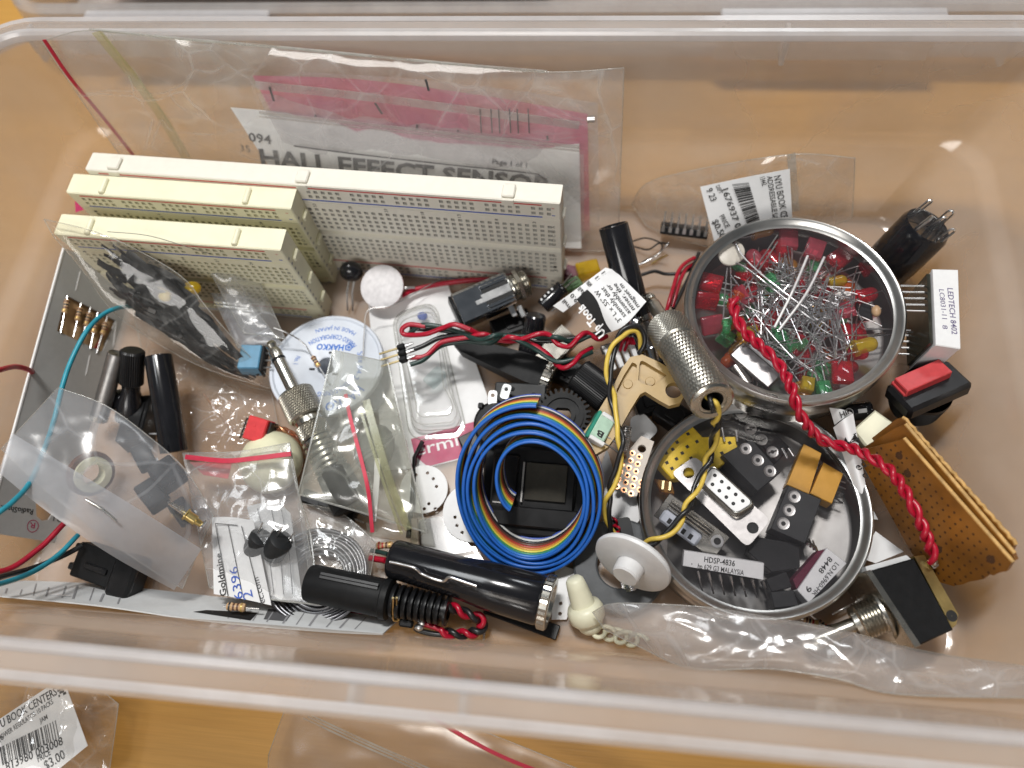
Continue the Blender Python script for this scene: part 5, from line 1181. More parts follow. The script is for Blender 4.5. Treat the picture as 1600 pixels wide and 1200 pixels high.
obj('printed_text', mb, pm('violet_ink', (.12, .10, .20), .6), t, 0, world=True)
# red rocker push switch
c0 = P(1448, 598, 30); Mr = frame(c0, P(1490, 575, 30)-P(1405, 612, 30), V(-.05, .28, 1))
t = thing('push_switch', 'black push switch with a red cap beside the right wall', 'switch', Mr)
mb = MB(); mb.box((0, -1.2, -2.4), (24, 12.6, 6), ch=1.2); obj('bezel', mb, MAT['black'], t)
mb = MB(); mb.box((-1.2, 1.2, 1.6), (17, 6.4, 4.0), ch=.3); mb.box((-7.6, 1.6, .5), (5, 6.6, 2), ch=.3); obj('cap', mb, MAT['red_cap'], t)
mb = MB(); prof = [(8.6, -5)]
for k in range(9): prof += [(8.9, -6.5-k*1.1), (8.3, -7.0-k*1.1)]
mb.lathe(prof + [(8.2, -17), (.1, -17)], T(1.5, -1, 0) @ RX(14), 48); obj('threaded_barrel', mb, MAT['black'], t, 20)
# cream block, arrow component, curled paper
t, Mq = cbox('cream_block', 'cream plastic block behind the brown perforated boards', 'block', [(1368, 640), (1396, 660), (1362, 708), (1332, 672)], 24, 13, 'cream_glow', (-.1, -.2, 1), ch=.8)
A, B = P(1300, 648, 17), P(1362, 640, 19); t, L = rod('black_diode', 'black cylindrical component with a white arrow mark below the upper tin', 'component', A, B, 3, None)
mb = MB(); mb.lathe([(.1, 0), (3, .2), (3.2, .6), (3.2, L-.6), (3, L-.2), (.1, L)], None, 28); obj('body', mb, MAT['black_gloss'], t)
n_ = nrm(CAM-(A+B)/2); n_ = nrm(n_ - nrm(B-A)*np.dot(n_, nrm(B-A)))
mb = MB(); c_ = (A+B)/2+n_*3.22; ex = nrm(B-A); ey = np.cross(n_, ex)
mb.add([c_+ex*6.0, c_+ex*4.2+ey*1.3-n_*.25, c_+ex*4.2+ey*.7, c_+ex*1.4+ey*.7, c_+ex*1.4-ey*.7, c_+ex*4.2-ey*.7, c_+ex*4.2-ey*1.3-n_*.25], [(0, 1, 2, 3, 4, 5, 6)]); obj('arrow_mark', mb, MAT['paper_grey'], t, 0, world=True)
mb = MB(); mb.lathe([(1.2, 0), (1.5, 0)], zframe(c_-ex*1.6, n_), 20); obj('ring_mark', mb, MAT['paper_grey'], t, 0, world=True)
ptp = Patch(pp((1297, 636, 30), (1312, 640, 33), (1332, 642, 29)), pp((1352, 800, 20), (1356, 804, 20), (1360, 806, 20)))
ptp = Patch(pp((1302, 668, 27), (1318, 655, 33), (1333, 646, 32)), pp((1350, 805, 17), (1354, 803, 18), (1360, 800, 19)))
t = thing('curled_label', 'curled white paper label numbered 144 tucked between the lower tin and the brown boards', 'label', ptp.ev(.5, .5))
obj('sheet', paper(ptp, th=.2), MAT['paper'], t, 60, world=True)
pt2 = Patch(pp((1296, 637, 33), (1315, 640, 34), (1331, 645, 33)), pp((1304, 664, 28), (1316, 655, 32), (1332, 647, 32)))
obj('folded_end', paper(pt2, 12, 8, th=.2), MAT['paper_grey'], t, 60, world=True)
ptext('144', (1314, 703), (1343, 691), 3.0, .02, .25, 'black_ink', ptp, t); ptext('ed.', (1341, 736), (1356, 728), 2.6, 0, .25, 'black_ink', ptp, t); ptext('d', (1349, 750), (1356, 747), 2.6, 0, .25, 'black_ink', ptp, t)
ptext('HIP', (1314, 651), (1331, 646), 1.9, .02, .5, 'black_ink', pt2, t)
mb = MB(); strip(mb, PN(1310, 690, ptp.ev(.5, .8), ptp.n), PN(1338, 677, ptp.ev(.5, .8), ptp.n), .4, ptp.n, .3); obj('printed_rule', mb, MAT['black_ink'], t, 0, world=True)
# perforated boards
offs = 0
for k, (lab, sh, poly) in enumerate((
    ('front brown perforated board, nearest the red twisted wire', 0, [(1398, 690), (1410, 686), (1580, 880), (1572, 893), (1545, 905), (1490, 916), (1452, 905), (1422, 860), (1340, 712), (1352, 702)]),
    ('middle brown perforated board of the stack by the right wall', 2.6, [(1400, 668), (1412, 664), (1582, 866), (1586, 876), (1560, 890), (1400, 800), (1338, 706)]),
    ('rear brown perforated board with a notched edge, against the right wall', 5.2, [(1400, 655), (1408, 654), (1584, 852), (1580, 862), (1500, 850), (1400, 760), (1345, 698)]))):
    a, b, d = P(1405, 672, 40), P(1580, 868, 46), P(1345, 712, 22)
    nb = np.cross(b-a, d-a); nb = nrm(nb); nb = -nb if nb[2] < 0 else nb
    Mq = frame(a-nb*sh, b-a, nb)
    t = thing('perforated_board', lab, 'circuit board', Mq, 'brown perforated boards by the right wall')
    outl = pl2(Mq, poly)
    if k == 2:                                      # broken edge runs in scallops
        p0, p1 = np.array(outl[1]), np.array(outl[2]); e = nrm(p1-p0); nn_ = np.array([-e[1], e[0]]); L = np.linalg.norm(p1-p0)
        sc_ = [tuple(p0+e*L*(i/40)+nn_*(.55*math.sin(i*1.9)**2)*(1 if np.dot(nn_, np.mean(outl, 0)-p0) < 0 else -1)) for i in range(1, 40)]
        outl = outl[:2]+sc_+outl[2:]
    if k == 0:
        p0, p1 = np.array(outl[3]), np.array(outl[5]); rg = random.Random(3)
        outl = outl[:4] + [tuple(p0+(p1-p0)*i/14+np.array([rg.uniform(-.35, .35), rg.uniform(-.35, .35)])) for i in range(1, 14)] + outl[5:]
    mb = MB(); plate(mb, outl, [], -1.6, 0); obj('sheet', mb, MAT['perf'], t, 20)
    mb = MB(); p0, p1 = outl[1], outl[2 if k != 2 else 41]; 
    e3 = [V(q[0], q[1], -.8) for q in (outl[1:42] if k == 2 else outl[1:3])]; mb.tube(e3, .72, 6); obj('sawn_edge', mb, MAT['perf_edge'], t, 30)
    if k == 0:
        hb = MB(); sb = MB(); xs_ = [q[0] for q in outl]; ys_ = [q[1] for q in outl]
        for i in np.arange(min(xs_)+4, max(xs_)-2, 2.54):
            for j in np.arange(min(ys_)+2, max(ys_)-2, 2.54):
                ins = True; n2 = len(outl); cnt = False
                for m in range(n2):
                    x1, y1 = outl[m]; x2, y2 = outl[m-1]
                    if (y1 > j) != (y2 > j) and i < (x2-x1)*(j-y1)/(y2-y1+1e-9)+x1: cnt = not cnt
                if cnt:
                    hb.add(np.c_[circ((i, j), .42, 8), np.full(8, .03)], [list(range(8))])
        o = obj('drilled_holes', hb, MAT['perf_dark'], t, 0); o['kind'] = 'stuff'
        for c_ in ((1405, 712), (1418, 740), (1466, 858), (1548, 874)):
            x, y = pl2(Mq, [c_])[0]; mb = MB(); mb.lathe([(.1, .05), (1.3, .05)], T(x, y, 0), 16); obj('mounting_hole', mb, MAT['perf_dark'], t, 0)
# toggle switch
q = [P(1352, 893, 26), P(1428, 872, 26), P(1492, 982, 24), P(1432, 1010, 24)]
c = np.mean(q, 0); Mq = frame(c, q[3]-q[0], V(.05, .05, 1))
t = thing('toggle_switch', 'black toggle switch with a metal frame and threaded collar at the lower right', 'switch', Mq)
body = pl2(Mq, [(1358, 892), (1428, 872), (1490, 984), (1436, 1009)])
mb = MB(); mb.prism(body, -16, 0, ch=.5); obj('case', mb, MAT['black_matt'], t, 25)
fr_ = pl2(Mq, [(1350, 893), (1359, 891), (1437, 1009), (1428, 1013)]); mb = MB(); mb.prism(fr_, -17, .9, ch=.2); obj('frame_plate', mb, MAT['nickel'], t, 25)
ter = pl2(Mq, [(1430, 868), (1446, 866), (1500, 960), (1497, 975), (1490, 982)]); mb = MB(); mb.prism(ter, -15, -.7, ch=.2); obj('end_plate', mb, MAT['brass'], t, 25)
x, y = pl2(Mq, [(1489, 962)])[0]; mb = MB(); mb.lathe([(.1, -.62), (1.7, -.62)], T(x, y, 0) , 20); v = mb.v[0]; obj('plate_hole', mb, MAT['hole'], t, 0)
A = P(1393, 952, 18); d = P(1300, 990, 13)-A; d = nrm(d)
prof = [(7.6, 1.0), (7.6, 2.0), (6.4, 2.2)]
for k in range(7): prof += [(5.8, 4+k*1.0), (5.2, 4.5+k*1.0)]
prof += [(5.0, 12), (3.2, 12.2), (2.6, 11)]
mb = MB(); mb.lathe([(6.9, 2.8), (8.2, 2.8), (8.2, 3.6), (6.9, 3.6)], zframe(A, d), 36); obj('washer', mb, MAT['nickel'], t, 30, world=True)
mb = MB(); mb.lathe(prof, zframe(A, d), 40); obj('threaded_collar', mb, MAT['nickel'], t, 20, world=True)
mb = MB(); mb.lathe([(2.2, 8), (2.4, 20), (3.0, 25), (2.6, 26), (.1, 26.3)], zframe(A, d), 24); obj('lever', mb, MAT['nickel'], t, 40, world=True)
mb = MB(); mb.box(tuple(pl2(Mq, [(1458, 880)])[0]) + (.2,), (3, 2.2, .6), ch=.2); x, y = pl2(Mq, [(1455, 878)])[0]; mb.ball((x, y, 1.2), 1.5, sq=(1, .9, .8), seg=12); obj('solder_lug', mb, MAT['steel'], t)
mb = MB(); mb.prism(pl2(Mq, [(1356, 884), (1420, 866), (1428, 873), (1358, 893)]), -12, -1.5); obj('side_label', mb, MAT['paper_grey'], t, 25)
twist('twisted_wire', 'bright red twisted pair running from the diode tin lid down to the toggle switch', 'wire', pp((1147, 466, 42), (1149, 490, 42.3), (1165, 520, 42.5), (1195, 546, 42.5), (1221, 575, 42.5), (1238, 610, 42.6), (1250, 648, 38), (1285, 688, 29), (1338, 703, 30), (1388, 733, 38), (1418, 775, 38), (1440, 820, 35), (1456, 862, 30), (1457, 877, 27.5)), .98, [MAT['red_wire'], MAT['red_wire']], 9.5)
# paper scraps, strips and leads under the tins
for k, (quad, z, m, lab) in enumerate((
    ([(1368, 830), (1412, 862), (1368, 880), (1345, 872)], 12, 'paper', 'white paper scrap between the lower tin and the toggle switch'),
    ([(1342, 776), (1366, 800), (1372, 812), (1348, 808)], 15, 'paper_grey', 'narrow pale paper strip right of the lower tin'))):
    n_ = V(0, 0, 1); Mq = frame(P(*quad[0], z), P(*quad[1], z)-P(*quad[0], z)); mb = MB(); plate(mb, pl2(Mq, quad), [], -.3, 0); o = obj('paper_scrap', MB().add(app(Mq, np.concatenate(mb.v)), mb.f), MAT[m], None, 20); tag(o, lab, 'paper')
rg = random.Random(5)
for k, (a, b, z) in enumerate((((1245, 965), (1290, 978), 4), ((1262, 958), (1312, 996), 3), ((1330, 935), (1362, 905), 8), ((1325, 985), (1352, 1000), 5), ((1340, 990), (1365, 972), 6), ((1372, 985), (1392, 1006), 4), ((1352, 1005), (1376, 985), 5), ((1300, 960), (1340, 940), 6))):
    if k in (0, 1): resistor(('small resistor under the lower tin beside the crumpled bag', 'small resistor below the lower tin, nearest the toggle lever')[k], P(*a, z), P(*b, z), 5, 1, group=None)
    else: wire('bare_lead', ('bright lead pointing at the threaded collar', 'short lead in front of the toggle lever', 'lead crossing below the threaded collar', 'lead by the foot of the switch frame', 'lead crossing at the foot of the frame', 'lead under the toggle lever')[k-2] + ', among loose parts', 'lead', [P(*a, z), P((a[0]+b[0])/2, (a[1]+b[1])/2, z+1), P(*b, z-1)], .35, MAT['steel'], seg=6)
t = thing('leaning_tube', 'dark clear tube lying under the toggle lever', 'tube', zframe(P(1292, 985, 5), V(1, .25, 0))); mb = MB(); mb.lathe([(.1, 0), (1.6, .2), (1.6, 13), (.1, 13.2)], None, 16); obj('barrel', mb, MAT['charcoal'], t)
# copper strip board between the plug and the tin
Mq = frame(P(985, 722, 11), P(1020, 690, 11)-P(970, 740, 11), V(-.1, -.1, 1))
t = thing('copper_pad_board', 'narrow pad board with rows of copper rings beside the lower tin', 'circuit board', Mq)
outl = pl2(Mq, [(1002, 681), (1022, 690), (1012, 720), (995, 775), (984, 776), (958, 752), (966, 722)])
mb = MB(); plate(mb, outl, [circ(pl2(Mq, [(1003, 701)])[0], 1.5, 16)], -1.4, 0); obj('sheet', mb, pm('strip_board', (.62, .55, .48), .45, var=.08), t, 20)
for i in range(6):
    for j in range(4):
        px = 968+j*11+i*2.6-4; py = 760-i*11.5+j*5.5+(j % 2)*0
        if py < 708 and px < 985: continue
        if px > 1004 or py > 772: continue
        x, y = pl2(Mq, [(px, py)])[0]; mb = MB(); mb.lathe([(.55, .06), (1.05, .08)], T(x, y, 0), 16); pd = obj('copper_pad', mb, MAT['copper'], t, 0)
        mb = MB(); mb.lathe([(.02, .05), (.55, .05)], T(x, y, 0), 12); obj('pad_hole', mb, MAT['hole'], pd, 0)
Mq = frame(P(995, 672, 9), P(1030, 668, 9)-P(970, 675, 9), V(0, -.1, 1))
t = thing('white_plate', 'bright white plastic plate under the tan arm by the lower tin', 'plate', Mq); mb = MB(); plate(mb, rounded(pl2(Mq, [(985, 652), (1006, 645), (1030, 672), (1010, 692), (985, 690)])), [], -1, 0); obj('sheet', mb, MAT['white'], t, 30)
Mq = frame(P(965, 780, 5), P(1000, 770, 5)-P(945, 790, 5), V(0, -.1, 1))
t = thing('white_plate', 'white plate under the copper pad board above the ferrite ring', 'plate', Mq); mb = MB(); plate(mb, rounded(pl2(Mq, [(948, 700), (962, 745), (995, 775), (1000, 815), (965, 830), (945, 800), (935, 740)]), 3, .1), [], -1, 0); obj('sheet', mb, MAT['white'], t, 30)
t = thing('coil_spring', 'small bright steel coil spring standing beside the green connector', 'spring', P(977, 685, 16)); mb = MB(); mb.tube([P(979-i*.06, 668+i*.42, 18) + V(1.6*math.cos(i*.9), 0, 1.6*math.sin(i*.9)) for i in range(90)], .3, 5); obj('coil', mb, MAT['steel'], t, 60, world=True)
t = thing('switch_lugs', 'white slotted connector with red wires behind the top of the tan arm', 'connector', frame(P(972, 556, 22), P(990, 550, 22)-P(955, 562, 22), V(0, -.3, 1)))
for k in range(4):
    mb = MB(); mb.box((-4.5+3*k, 0, 0), (2.0, 8, 2), ch=.3); obj('tine', mb, MAT['white'], t)
mb = MB(); mb.box((0, 4.4, -.6), (12.5, 3, 3), ch=.4); obj('bridge', mb, MAT['dull_metal'], t)
for k in range(3):
    mb = MB(); mb.tube(crv(pp((962+7*k, 548, 24), (965+8*k, 535, 27), (975+6*k, 528, 27), (985+3*k, 538, 25)), 6), .55, 6); obj('wire', mb, MAT['red_wire'], t, 60, world=True)
# ================================================================== rainbow ribbon coil
rax = nrm((-.06, -.66, .74)); e1 = nrm(np.cross((0, 1, 0), rax)); e2 = np.cross(rax, e1)
if e2[1] < 0: e1, e2 = -e1, -e2
if e1[0] < 0: e1 = -e1
RC = P(829, 764, 22)
t = thing('ribbon_cable', 'coiled rainbow ribbon cable, blue edge up, in the middle of the box', 'ribbon cable', RC)
rb_cols = [(.015, .12, .48), (.03, .19, .55), (.05, .26, .12), (.70, .60, .08), (.62, .25, .05), (.40, .05, .03), (.11, .04, .025), (.015, .015, .018), (.62, .62, .60), (.05, .10, .42)]
NT = 4.35; NP = 330; cen = []
for i in range(NP):
    s_ = i/(NP-1); th = R(82+360*NT*s_); tn = s_*NT
    r = 24.6*(1-.074*tn); 
    if tn < .16: r += (.16-tn)*9
    if tn > NT-.42: r *= 1-1.15*((tn-(NT-.42))/.42)**1.6*.48
    wob = .35*math.sin(th*3+tn*2)
    dx = .5*tn*.6; dy = .28*tn
    cen.append(((r+wob)*math.cos(th)+dx*.4, (r*1.215+wob)*math.sin(th)-dy, tn, th))
for k, c_ in enumerate(rb_cols):
    pts = []
    for x, y, tn, th in cen:
        off = 5.2-k*1.22
        splay = .10*k*(1 if math.sin(th) < 0 else .4)*max(0, -math.sin(th)) if tn > 3.1 else 0.0
        pts.append(RC + e1*(x-splay*.0) + e2*(y + splay*1.8) + rax*off)
    mb = MB(); mb.tube(pts, .64, 7); obj('conductor', mb, pm('ribbon_%d' % k, c_, .34, var=.06), t, 60, world=True)
Mq = frame(P(832, 768, 9), V(1, -.02, 0), V(0, -.25, 1))
t = thing('slotted_connector', 'black slotted part with a shiny smoked pane inside the ribbon coil', 'connector', Mq)
mb = MB(); mb.box((0, 1, -4.5), (37, 42, 5), ch=.8); mb.box((0, 0, -2), (30, 31, 4), ch=.8); mb.box((-10, 2, 0), (9, 20, 4), ch=.5); mb.box((1, -9, 0), (31, 7, 4), ch=.5); obj('housing', mb, MAT['black'], t)
mb = MB(); mb.box((4.5, 3.5, 1.0), (14.5, 13, .6), ch=.15); obj('pane', mb, pm('smoked_pane', (.06, .055, .045), .12, .4, var=.3, scale=80), t)
mb = MB(); mb.box((-3.6, 3, 1.4), (.6, 14, .8)); mb.box((-10, -4.8, 2.2), (7, .5, .4)); obj('edge_strip', mb, MAT['dull_metal'], t, 0)
# ================================================================== front row: barrel plug, battery tube, their wires
A, B = P(500, 914, 12.5), P(612, 937, 12.5); t, L = rod('barrel_plug', 'thick matt black barrel plug with a ribbed strain relief, front row', 'plug', A, B, 7, None)
mb = MB(); mb.lathe([(.1, -4), (5.8, -4), (6.3, -3), (6.3, L-3), (6.9, L-2.6), (6.9, L-.6), (5.8, L), (4, L+.2)], None, 40); obj('barrel', mb, MAT['black_matt'], t)
l1 = np.linalg.norm(P(697, 947, 13)-A); nr = 8; st = (l1-L-1)/nr
for k in range(nr):
    mb = MB(); z = L+.3+k*st; r = 5.6-.1*k; mb.lathe([(3.2, z), (r-.3, z), (r, z+.4), (r, z+st*.62), (r-.4, z+st*.72), (3.2, z+st*.72)], None, 32); obj('strain_ring', mb, MAT['black'], t, 40)
mb = MB(); mb.lathe([(.1, L), (3.4, L), (3.4, l1), (4.9, l1+.1), (4.9, l1+.9), (3.0, l1+1.2), (2.6, l1-.6), (.1, l1-.7)], None, 28); obj('sleeve', mb, MAT['black'], t)
for s_ in (-2.2, 2.2):
    for q in (.2,):
        mb = MB(); a = 2.4+s_*.25; mb.box((a, 6.35, L*.45), (1.0, .5, L*.8), ch=.1); obj('side_groove', mb, MAT['black'], t, 0)
A, B = P(612, 872, 15), P(852, 940, 17); t, L = rod('battery_tube', 'long gloss black tube with a silver contact wire and a knurled ring, front row', 'tube', A, B, 7, None)
mb = MB(); mb.lathe([(.1, -.2), (5.6, 0), (6.3, .6), (6.5, 1.5), (6.8, L*.45), (7.8, L*.62), (8.1, L-2), (7.6, L-1), (.1, L-1)], None, 44); obj('barrel', mb, MAT['black_gloss'], t)
mb = MB(); mb.lathe([(6.0, L-1.2), (8.3, L-1.0), (8.6, L-.6), (8.6, L+1.7), (8.2, L+2.1), (6.2, L+2.1), (5.6, L+.4)], None, 60, mod=lambda a, z, r: 1+(.03 if (r > 8.4 and int(a/(2*math.pi)*60+.5) % 2) else 0)); obj('knurled_ring', mb, MAT['nickel'], t, 12)
mb = MB(); mb.lathe([(.1, L-.2), (6.0, L+.2)], None, 28); obj('end_plug', mb, MAT['dull_metal'], t)
cw = pp((609, 878, 24), (628, 882, 24.5), (649, 888, 25), (658, 896, 23.5), (676, 904, 24), (693, 908, 24), (702, 902, 26), (722, 908, 26), (745, 916, 26))
mb = MB(); mb.tube(crv(cw, 4), .5, 8); obj('contact_wire', mb, MAT['steel'], t, 60, world=True)
mb = MB(); q = [P(744, 916, 18), P(758, 955, 3), P(762, 985, 2.0), P(750, 950, 6)]; mb.prism([(0, 0), (3.4, 0), (3.4, .8), (0, .8)], 0, 17, zframe(P(757, 960, 1.5), P(743, 916, 20)-P(757, 960, 1.5))); obj('foot', mb, MAT['black_gloss'], t, 20, world=True)
mb = MB(); mb.box((0, 0, 0), (26, 5, 1.0), frame(P(815, 968, 3), P(855, 985, 3)-P(775, 955, 3)), ch=.3); obj('base_plate', mb, MAT['black'], t, 25, world=True)
mb = MB(); mb.tube(pp((757, 968, 2), (757, 985, 1.8), (756, 1000, 1.6)), .5, 6); obj('pin', mb, MAT['steel'], t, 60, world=True)
wire('red_wire', 'short red wire end entering the left end of the battery tube', 'wire', pp((578, 872, 9), (592, 874, 10), (603, 876, 12)), 1.1, MAT['red_wire'])
wire('green_wire', 'dark green wire end just above the red wire by the battery tube', 'wire', pp((580, 860, 9), (595, 863, 10), (606, 866, 12)), .8, MAT['dark_green_wire'])
resistor('striped resistor between the aged bag and the battery tube', P(585, 853, 9), P(626, 851, 9), 6.2, 1.3, ('red', 'red', 'brown', 'gold'), at_=.4)
twist('twisted_wire', 'red and black twisted pair from the strain relief to a small soldered header', 'wire', pp((694, 946, 13), (712, 951, 12), (733, 961, 11), (750, 966, 10), (754, 978, 8), (742, 988, 7), (722, 991, 7), (705, 991, 8), (690, 986, 8)), 1.0, [MAT['red_wire'], MAT['black_wire']], 7.5)
wire('red_wire', 'straight red wire from the twisted pair to the soldered header', 'wire', pp((700, 990, 8), (684, 982, 9), (664, 975, 9.5)), .95, MAT['red_wire'])
wire('black_wire', 'straight black wire beneath the red one at the soldered header', 'wire', pp((704, 991, 7), (680, 991, 7), (655, 985, 8), (648, 980, 8.5)), .95, MAT['black_wire'])
Mh = frame(P(635, 974, 9), P(648, 976, 9)-P(622, 972, 9), V(0, -.1, 1))
t = thing('pin_header', 'two-pin black header with bent gold pins in front of the barrel plug', 'header', Mh)
mb = MB(); mb.box((0, 0, 0), (4.6, 2.6, 2.6), ch=.5); obj('housing', mb, MAT['black_matt'], t)
for k, q in enumerate((((622, 970, 9), (615, 969, 10), (613, 964, 12), (614, 934, 22)), ((624, 968, 9), (621, 965, 11), (619, 955, 14), (620, 934, 21)))):
    mb = MB(); mb.tube(pp(*q), .42, 6); obj('pin', mb, MAT['gold'], t, 60, world=True)
for q in ((655, 980), (660, 973)):
    mb = MB(); mb.ball(P(*q, 9), 1.5, seg=12, sq=(1.2, .9, .9)); obj('solder_joint', mb, MAT['steel'], t, 60, world=True)
# ================================================================== white discs, ferrite ring, cap, cream parts
def holed_disc(label, px, py, z, r, holes, n=(0, -.1, 1)):
    Mq = zframe(P(px, py, z), n); t = thing('perforated_disc', label, 'disc', Mq, 'white perforated plastic discs'); hs = []
    for a in holes:
        x, y = pl2(Mq, [a])[0]; hs.append(circ((x, y), .62, 10))
    mb = MB(); plate(mb, circ((0, 0), r, 56), hs, -.8, 0); obj('sheet', mb, MAT['white'], t, 25)
holed_disc('white perforated disc half under the aged bag, left of the ribbon coil', 662, 764, 5, 8.8, [(668, 739), (677, 748), (682, 760), (670, 787), (663, 795), (680, 795), (650, 742)])
holed_disc('white perforated disc half under the lower left of the ribbon coil', 738, 800, 5.5, 10.6, [(711, 808), (714, 821), (722, 832), (735, 780), (728, 790)])
Mq = frame(P(885, 945, 3), V(1, .0, 0)); t = thing('white_strip', 'white strip with two dark dots behind the knurled ring and the cream peg', 'strip', Mq); mb = MB(); plate(mb, pl2(Mq, [(868, 880), (898, 890), (900, 930), (885, 968), (862, 968)]), [circ(pl2(Mq, [(876, 943)])[0], .65, 10), circ(pl2(Mq, [(875, 959)])[0], .65, 10)], -.8, 0); obj('sheet', mb, MAT['white'], t, 25)
t = thing('smoky_plate', 'smoky clear plate lying between the aged bag and the ribbon coil', 'plate', frame(P(690, 845, 4), V(1, -.25, 0))); mb = MB(); mb.prism(pl2(frame(P(690, 845, 4), V(1, -.25, 0)), [(655, 812), (700, 805), (740, 860), (700, 868), (650, 850)]), -.6, 0); obj('sheet', mb, clear('smoky', (.7, .7, .7), .35, (.22, .23, .24), .15), t, 25)
t = thing('black_strap', 'black strap standing at the upper end of the battery tube', 'strap', P(640, 835, 4)); mb = MB(); mb.tube(pp((660, 690, 4), (648, 715, 5), (644, 780, 6), (638, 840, 8)), .9, 6); obj('strap', mb, MAT['black'], t, 60, world=True)
mb = MB(); mb.box((0, 0, 0), (3, 12, 1.4), frame(P(648, 836, 7), V(1, .2, 0)), ch=.3); obj('tab', mb, pm('brown_tab', (.22, .17, .13), .5), t, 25, world=True)
Mq = zframe(P(968, 884, 5), V(.02, -.12, 1)); t = thing('ferrite_ring', 'flat dark grey ferrite ring under the white flanged cap', 'ring', Mq)
mb = MB(); prof = [(7.6, -2.4), (7.6, 2.0), (8.2, 2.4), (15.0, 2.4), (15.7, 1.8), (15.7, -2.4)]; mb.lathe(prof + [prof[0]], None, 64); obj('ring', mb, MAT['magnet'], t, 30)
for k in range(2):
    mb = MB(); mb.tube(crv(pp((956+4*k, 808+14*k, 13), (962+5*k, 812+12*k, 15), (964+4*k, 818+12*k, 13), (957+4*k, 822+10*k, 12)), 6), .4, 6); tag(obj('red_wire', mb, MAT['red_wire'], None, 60), ('upper', 'lower')[k] + ' loop of thin red wire above the ferrite ring', 'wire')
Mq = frame(P(980, 822, 12), P(1010, 818, 12)-P(950, 826, 12), V(0, -.1, 1)); t = thing('dark_plate', 'dark grey plate piece under the wires above the ferrite ring', 'plate', Mq); mb = MB(); mb.prism(rounded(pl2(Mq, [(950, 815), (984, 806), (992, 845), (960, 850)]), 3, .15), -1.2, 0); obj('plate', mb, MAT['charcoal'], t, 25)
Mc_ = zframe(P(988, 880, 20), V(-.40, -.84, .30)); t = thing('flanged_cap', 'white flanged plastic cap tilted on the ferrite ring', 'cap', Mc_)
mb = MB(); mb.lathe([(.1, -2), (10.5, -2), (12.6, -1.4), (13.1, -.4), (12.8, .6), (11.5, 1.0), (4.8, 1.3)], None, 60); obj('flange', mb, MAT['white'], t, 40)
mb = MB(); mb.lathe([(4.7, 1.0), (4.5, 5.2), (4.0, 5.8), (.1, 5.8)], None, 36); obj('hub', mb, MAT['white'], t, 35)
t = thing('foil_scrap', 'crumpled shiny foil scrap under the hub of the flanged cap', 'foil', P(990, 912, 6)); pf = Patch(pp((965, 895, 7), (985, 900, 9), (1006, 908, 7)), pp((974, 925, 5), (988, 922, 7), (1000, 918, 5)))
mb = MB(); mb.gridm(pf.grid(18, 14, lambda u, v, p: pf.n*1.3*wrinkle(p, .25, 3))); obj('sheet', mb, MAT['chrome'], t, 70, world=True)
A, B = P(897, 905, 15), P(915, 955, 8); t, L = rod('cream_peg', 'cream plastic peg with a rounded collar beside the ferrite ring', 'peg', A, B, 5, None)
mb = MB(); mb.lathe([(.1, -.6), (2.2, -.5), (3.0, .4), (3.4, 3), (4.2, L-1)], None, 32); obj('shaft', mb, MAT['cream_glow'], t, 60)
mb = MB(); mb.lathe([(3.4, L-3), (5.4, L-2.4), (6.2, L-.5), (6.0, L+2.4), (4.8, L+4), (.1, L+4.4)], None, 36); obj('collar', mb, MAT['cream_glow'], t, 60)
mb = MB(); mb.ball((0, 0, L+4.5), 4.3, sq=(1, 1, .9)); obj('knob', mb, MAT['cream_glow'], t, 60)
t = thing('cream_string', 'coil of thin cream cord spilling from the crumpled clear bag', 'cord', P(955, 990, 4))
pts = []
for k in range(110):
    a = k*.23; pts.append(P(932+k*.62+13*math.cos(a), 985+k*.16+8*math.sin(a)*1.2, 4+1.6*math.sin(a*.5)))
mb = MB(); mb.tube(pts, .75, 8); obj('cord', mb, MAT['cream_glow'], t, 60, world=True)
# rocker connector lower left
Mr = frame(P(175, 888, 9), P(235, 912, 9)-P(120, 872, 9), V(.0, -.25, 1)); t = thing('rocker_connector', 'black angular rocker connector in the lower left corner of the box', 'connector', Mr)
mb = MB(); mb.box((-4, 0, 0), (17, 12, 8), ch=.5); obj('body', mb, MAT['black_matt'], t)
mb = MB(); mb.box((7.5, -.6, .3), (9, 14.5, 9.5), ch=1); obj('bezel', mb, MAT['black'], t)
mb = MB(); mb.box((8.5, -1, 4.8), (6, 9, 1.6), RY(8), ch=.5); obj('rocker', mb, MAT['black_gloss'], t)
mb = MB(); mb.box((-3, -1, 4.3), (9, 2, 1.2), ch=.2); obj('latch_rib', mb, MAT['black'], t)
for y in (-3.5, 3.5):
    mb = MB(); mb.box((-13.5, y, 0), (4.5, 2.4, 3.4), ch=.4); obj('wire_clamp', mb, MAT['black'], t)
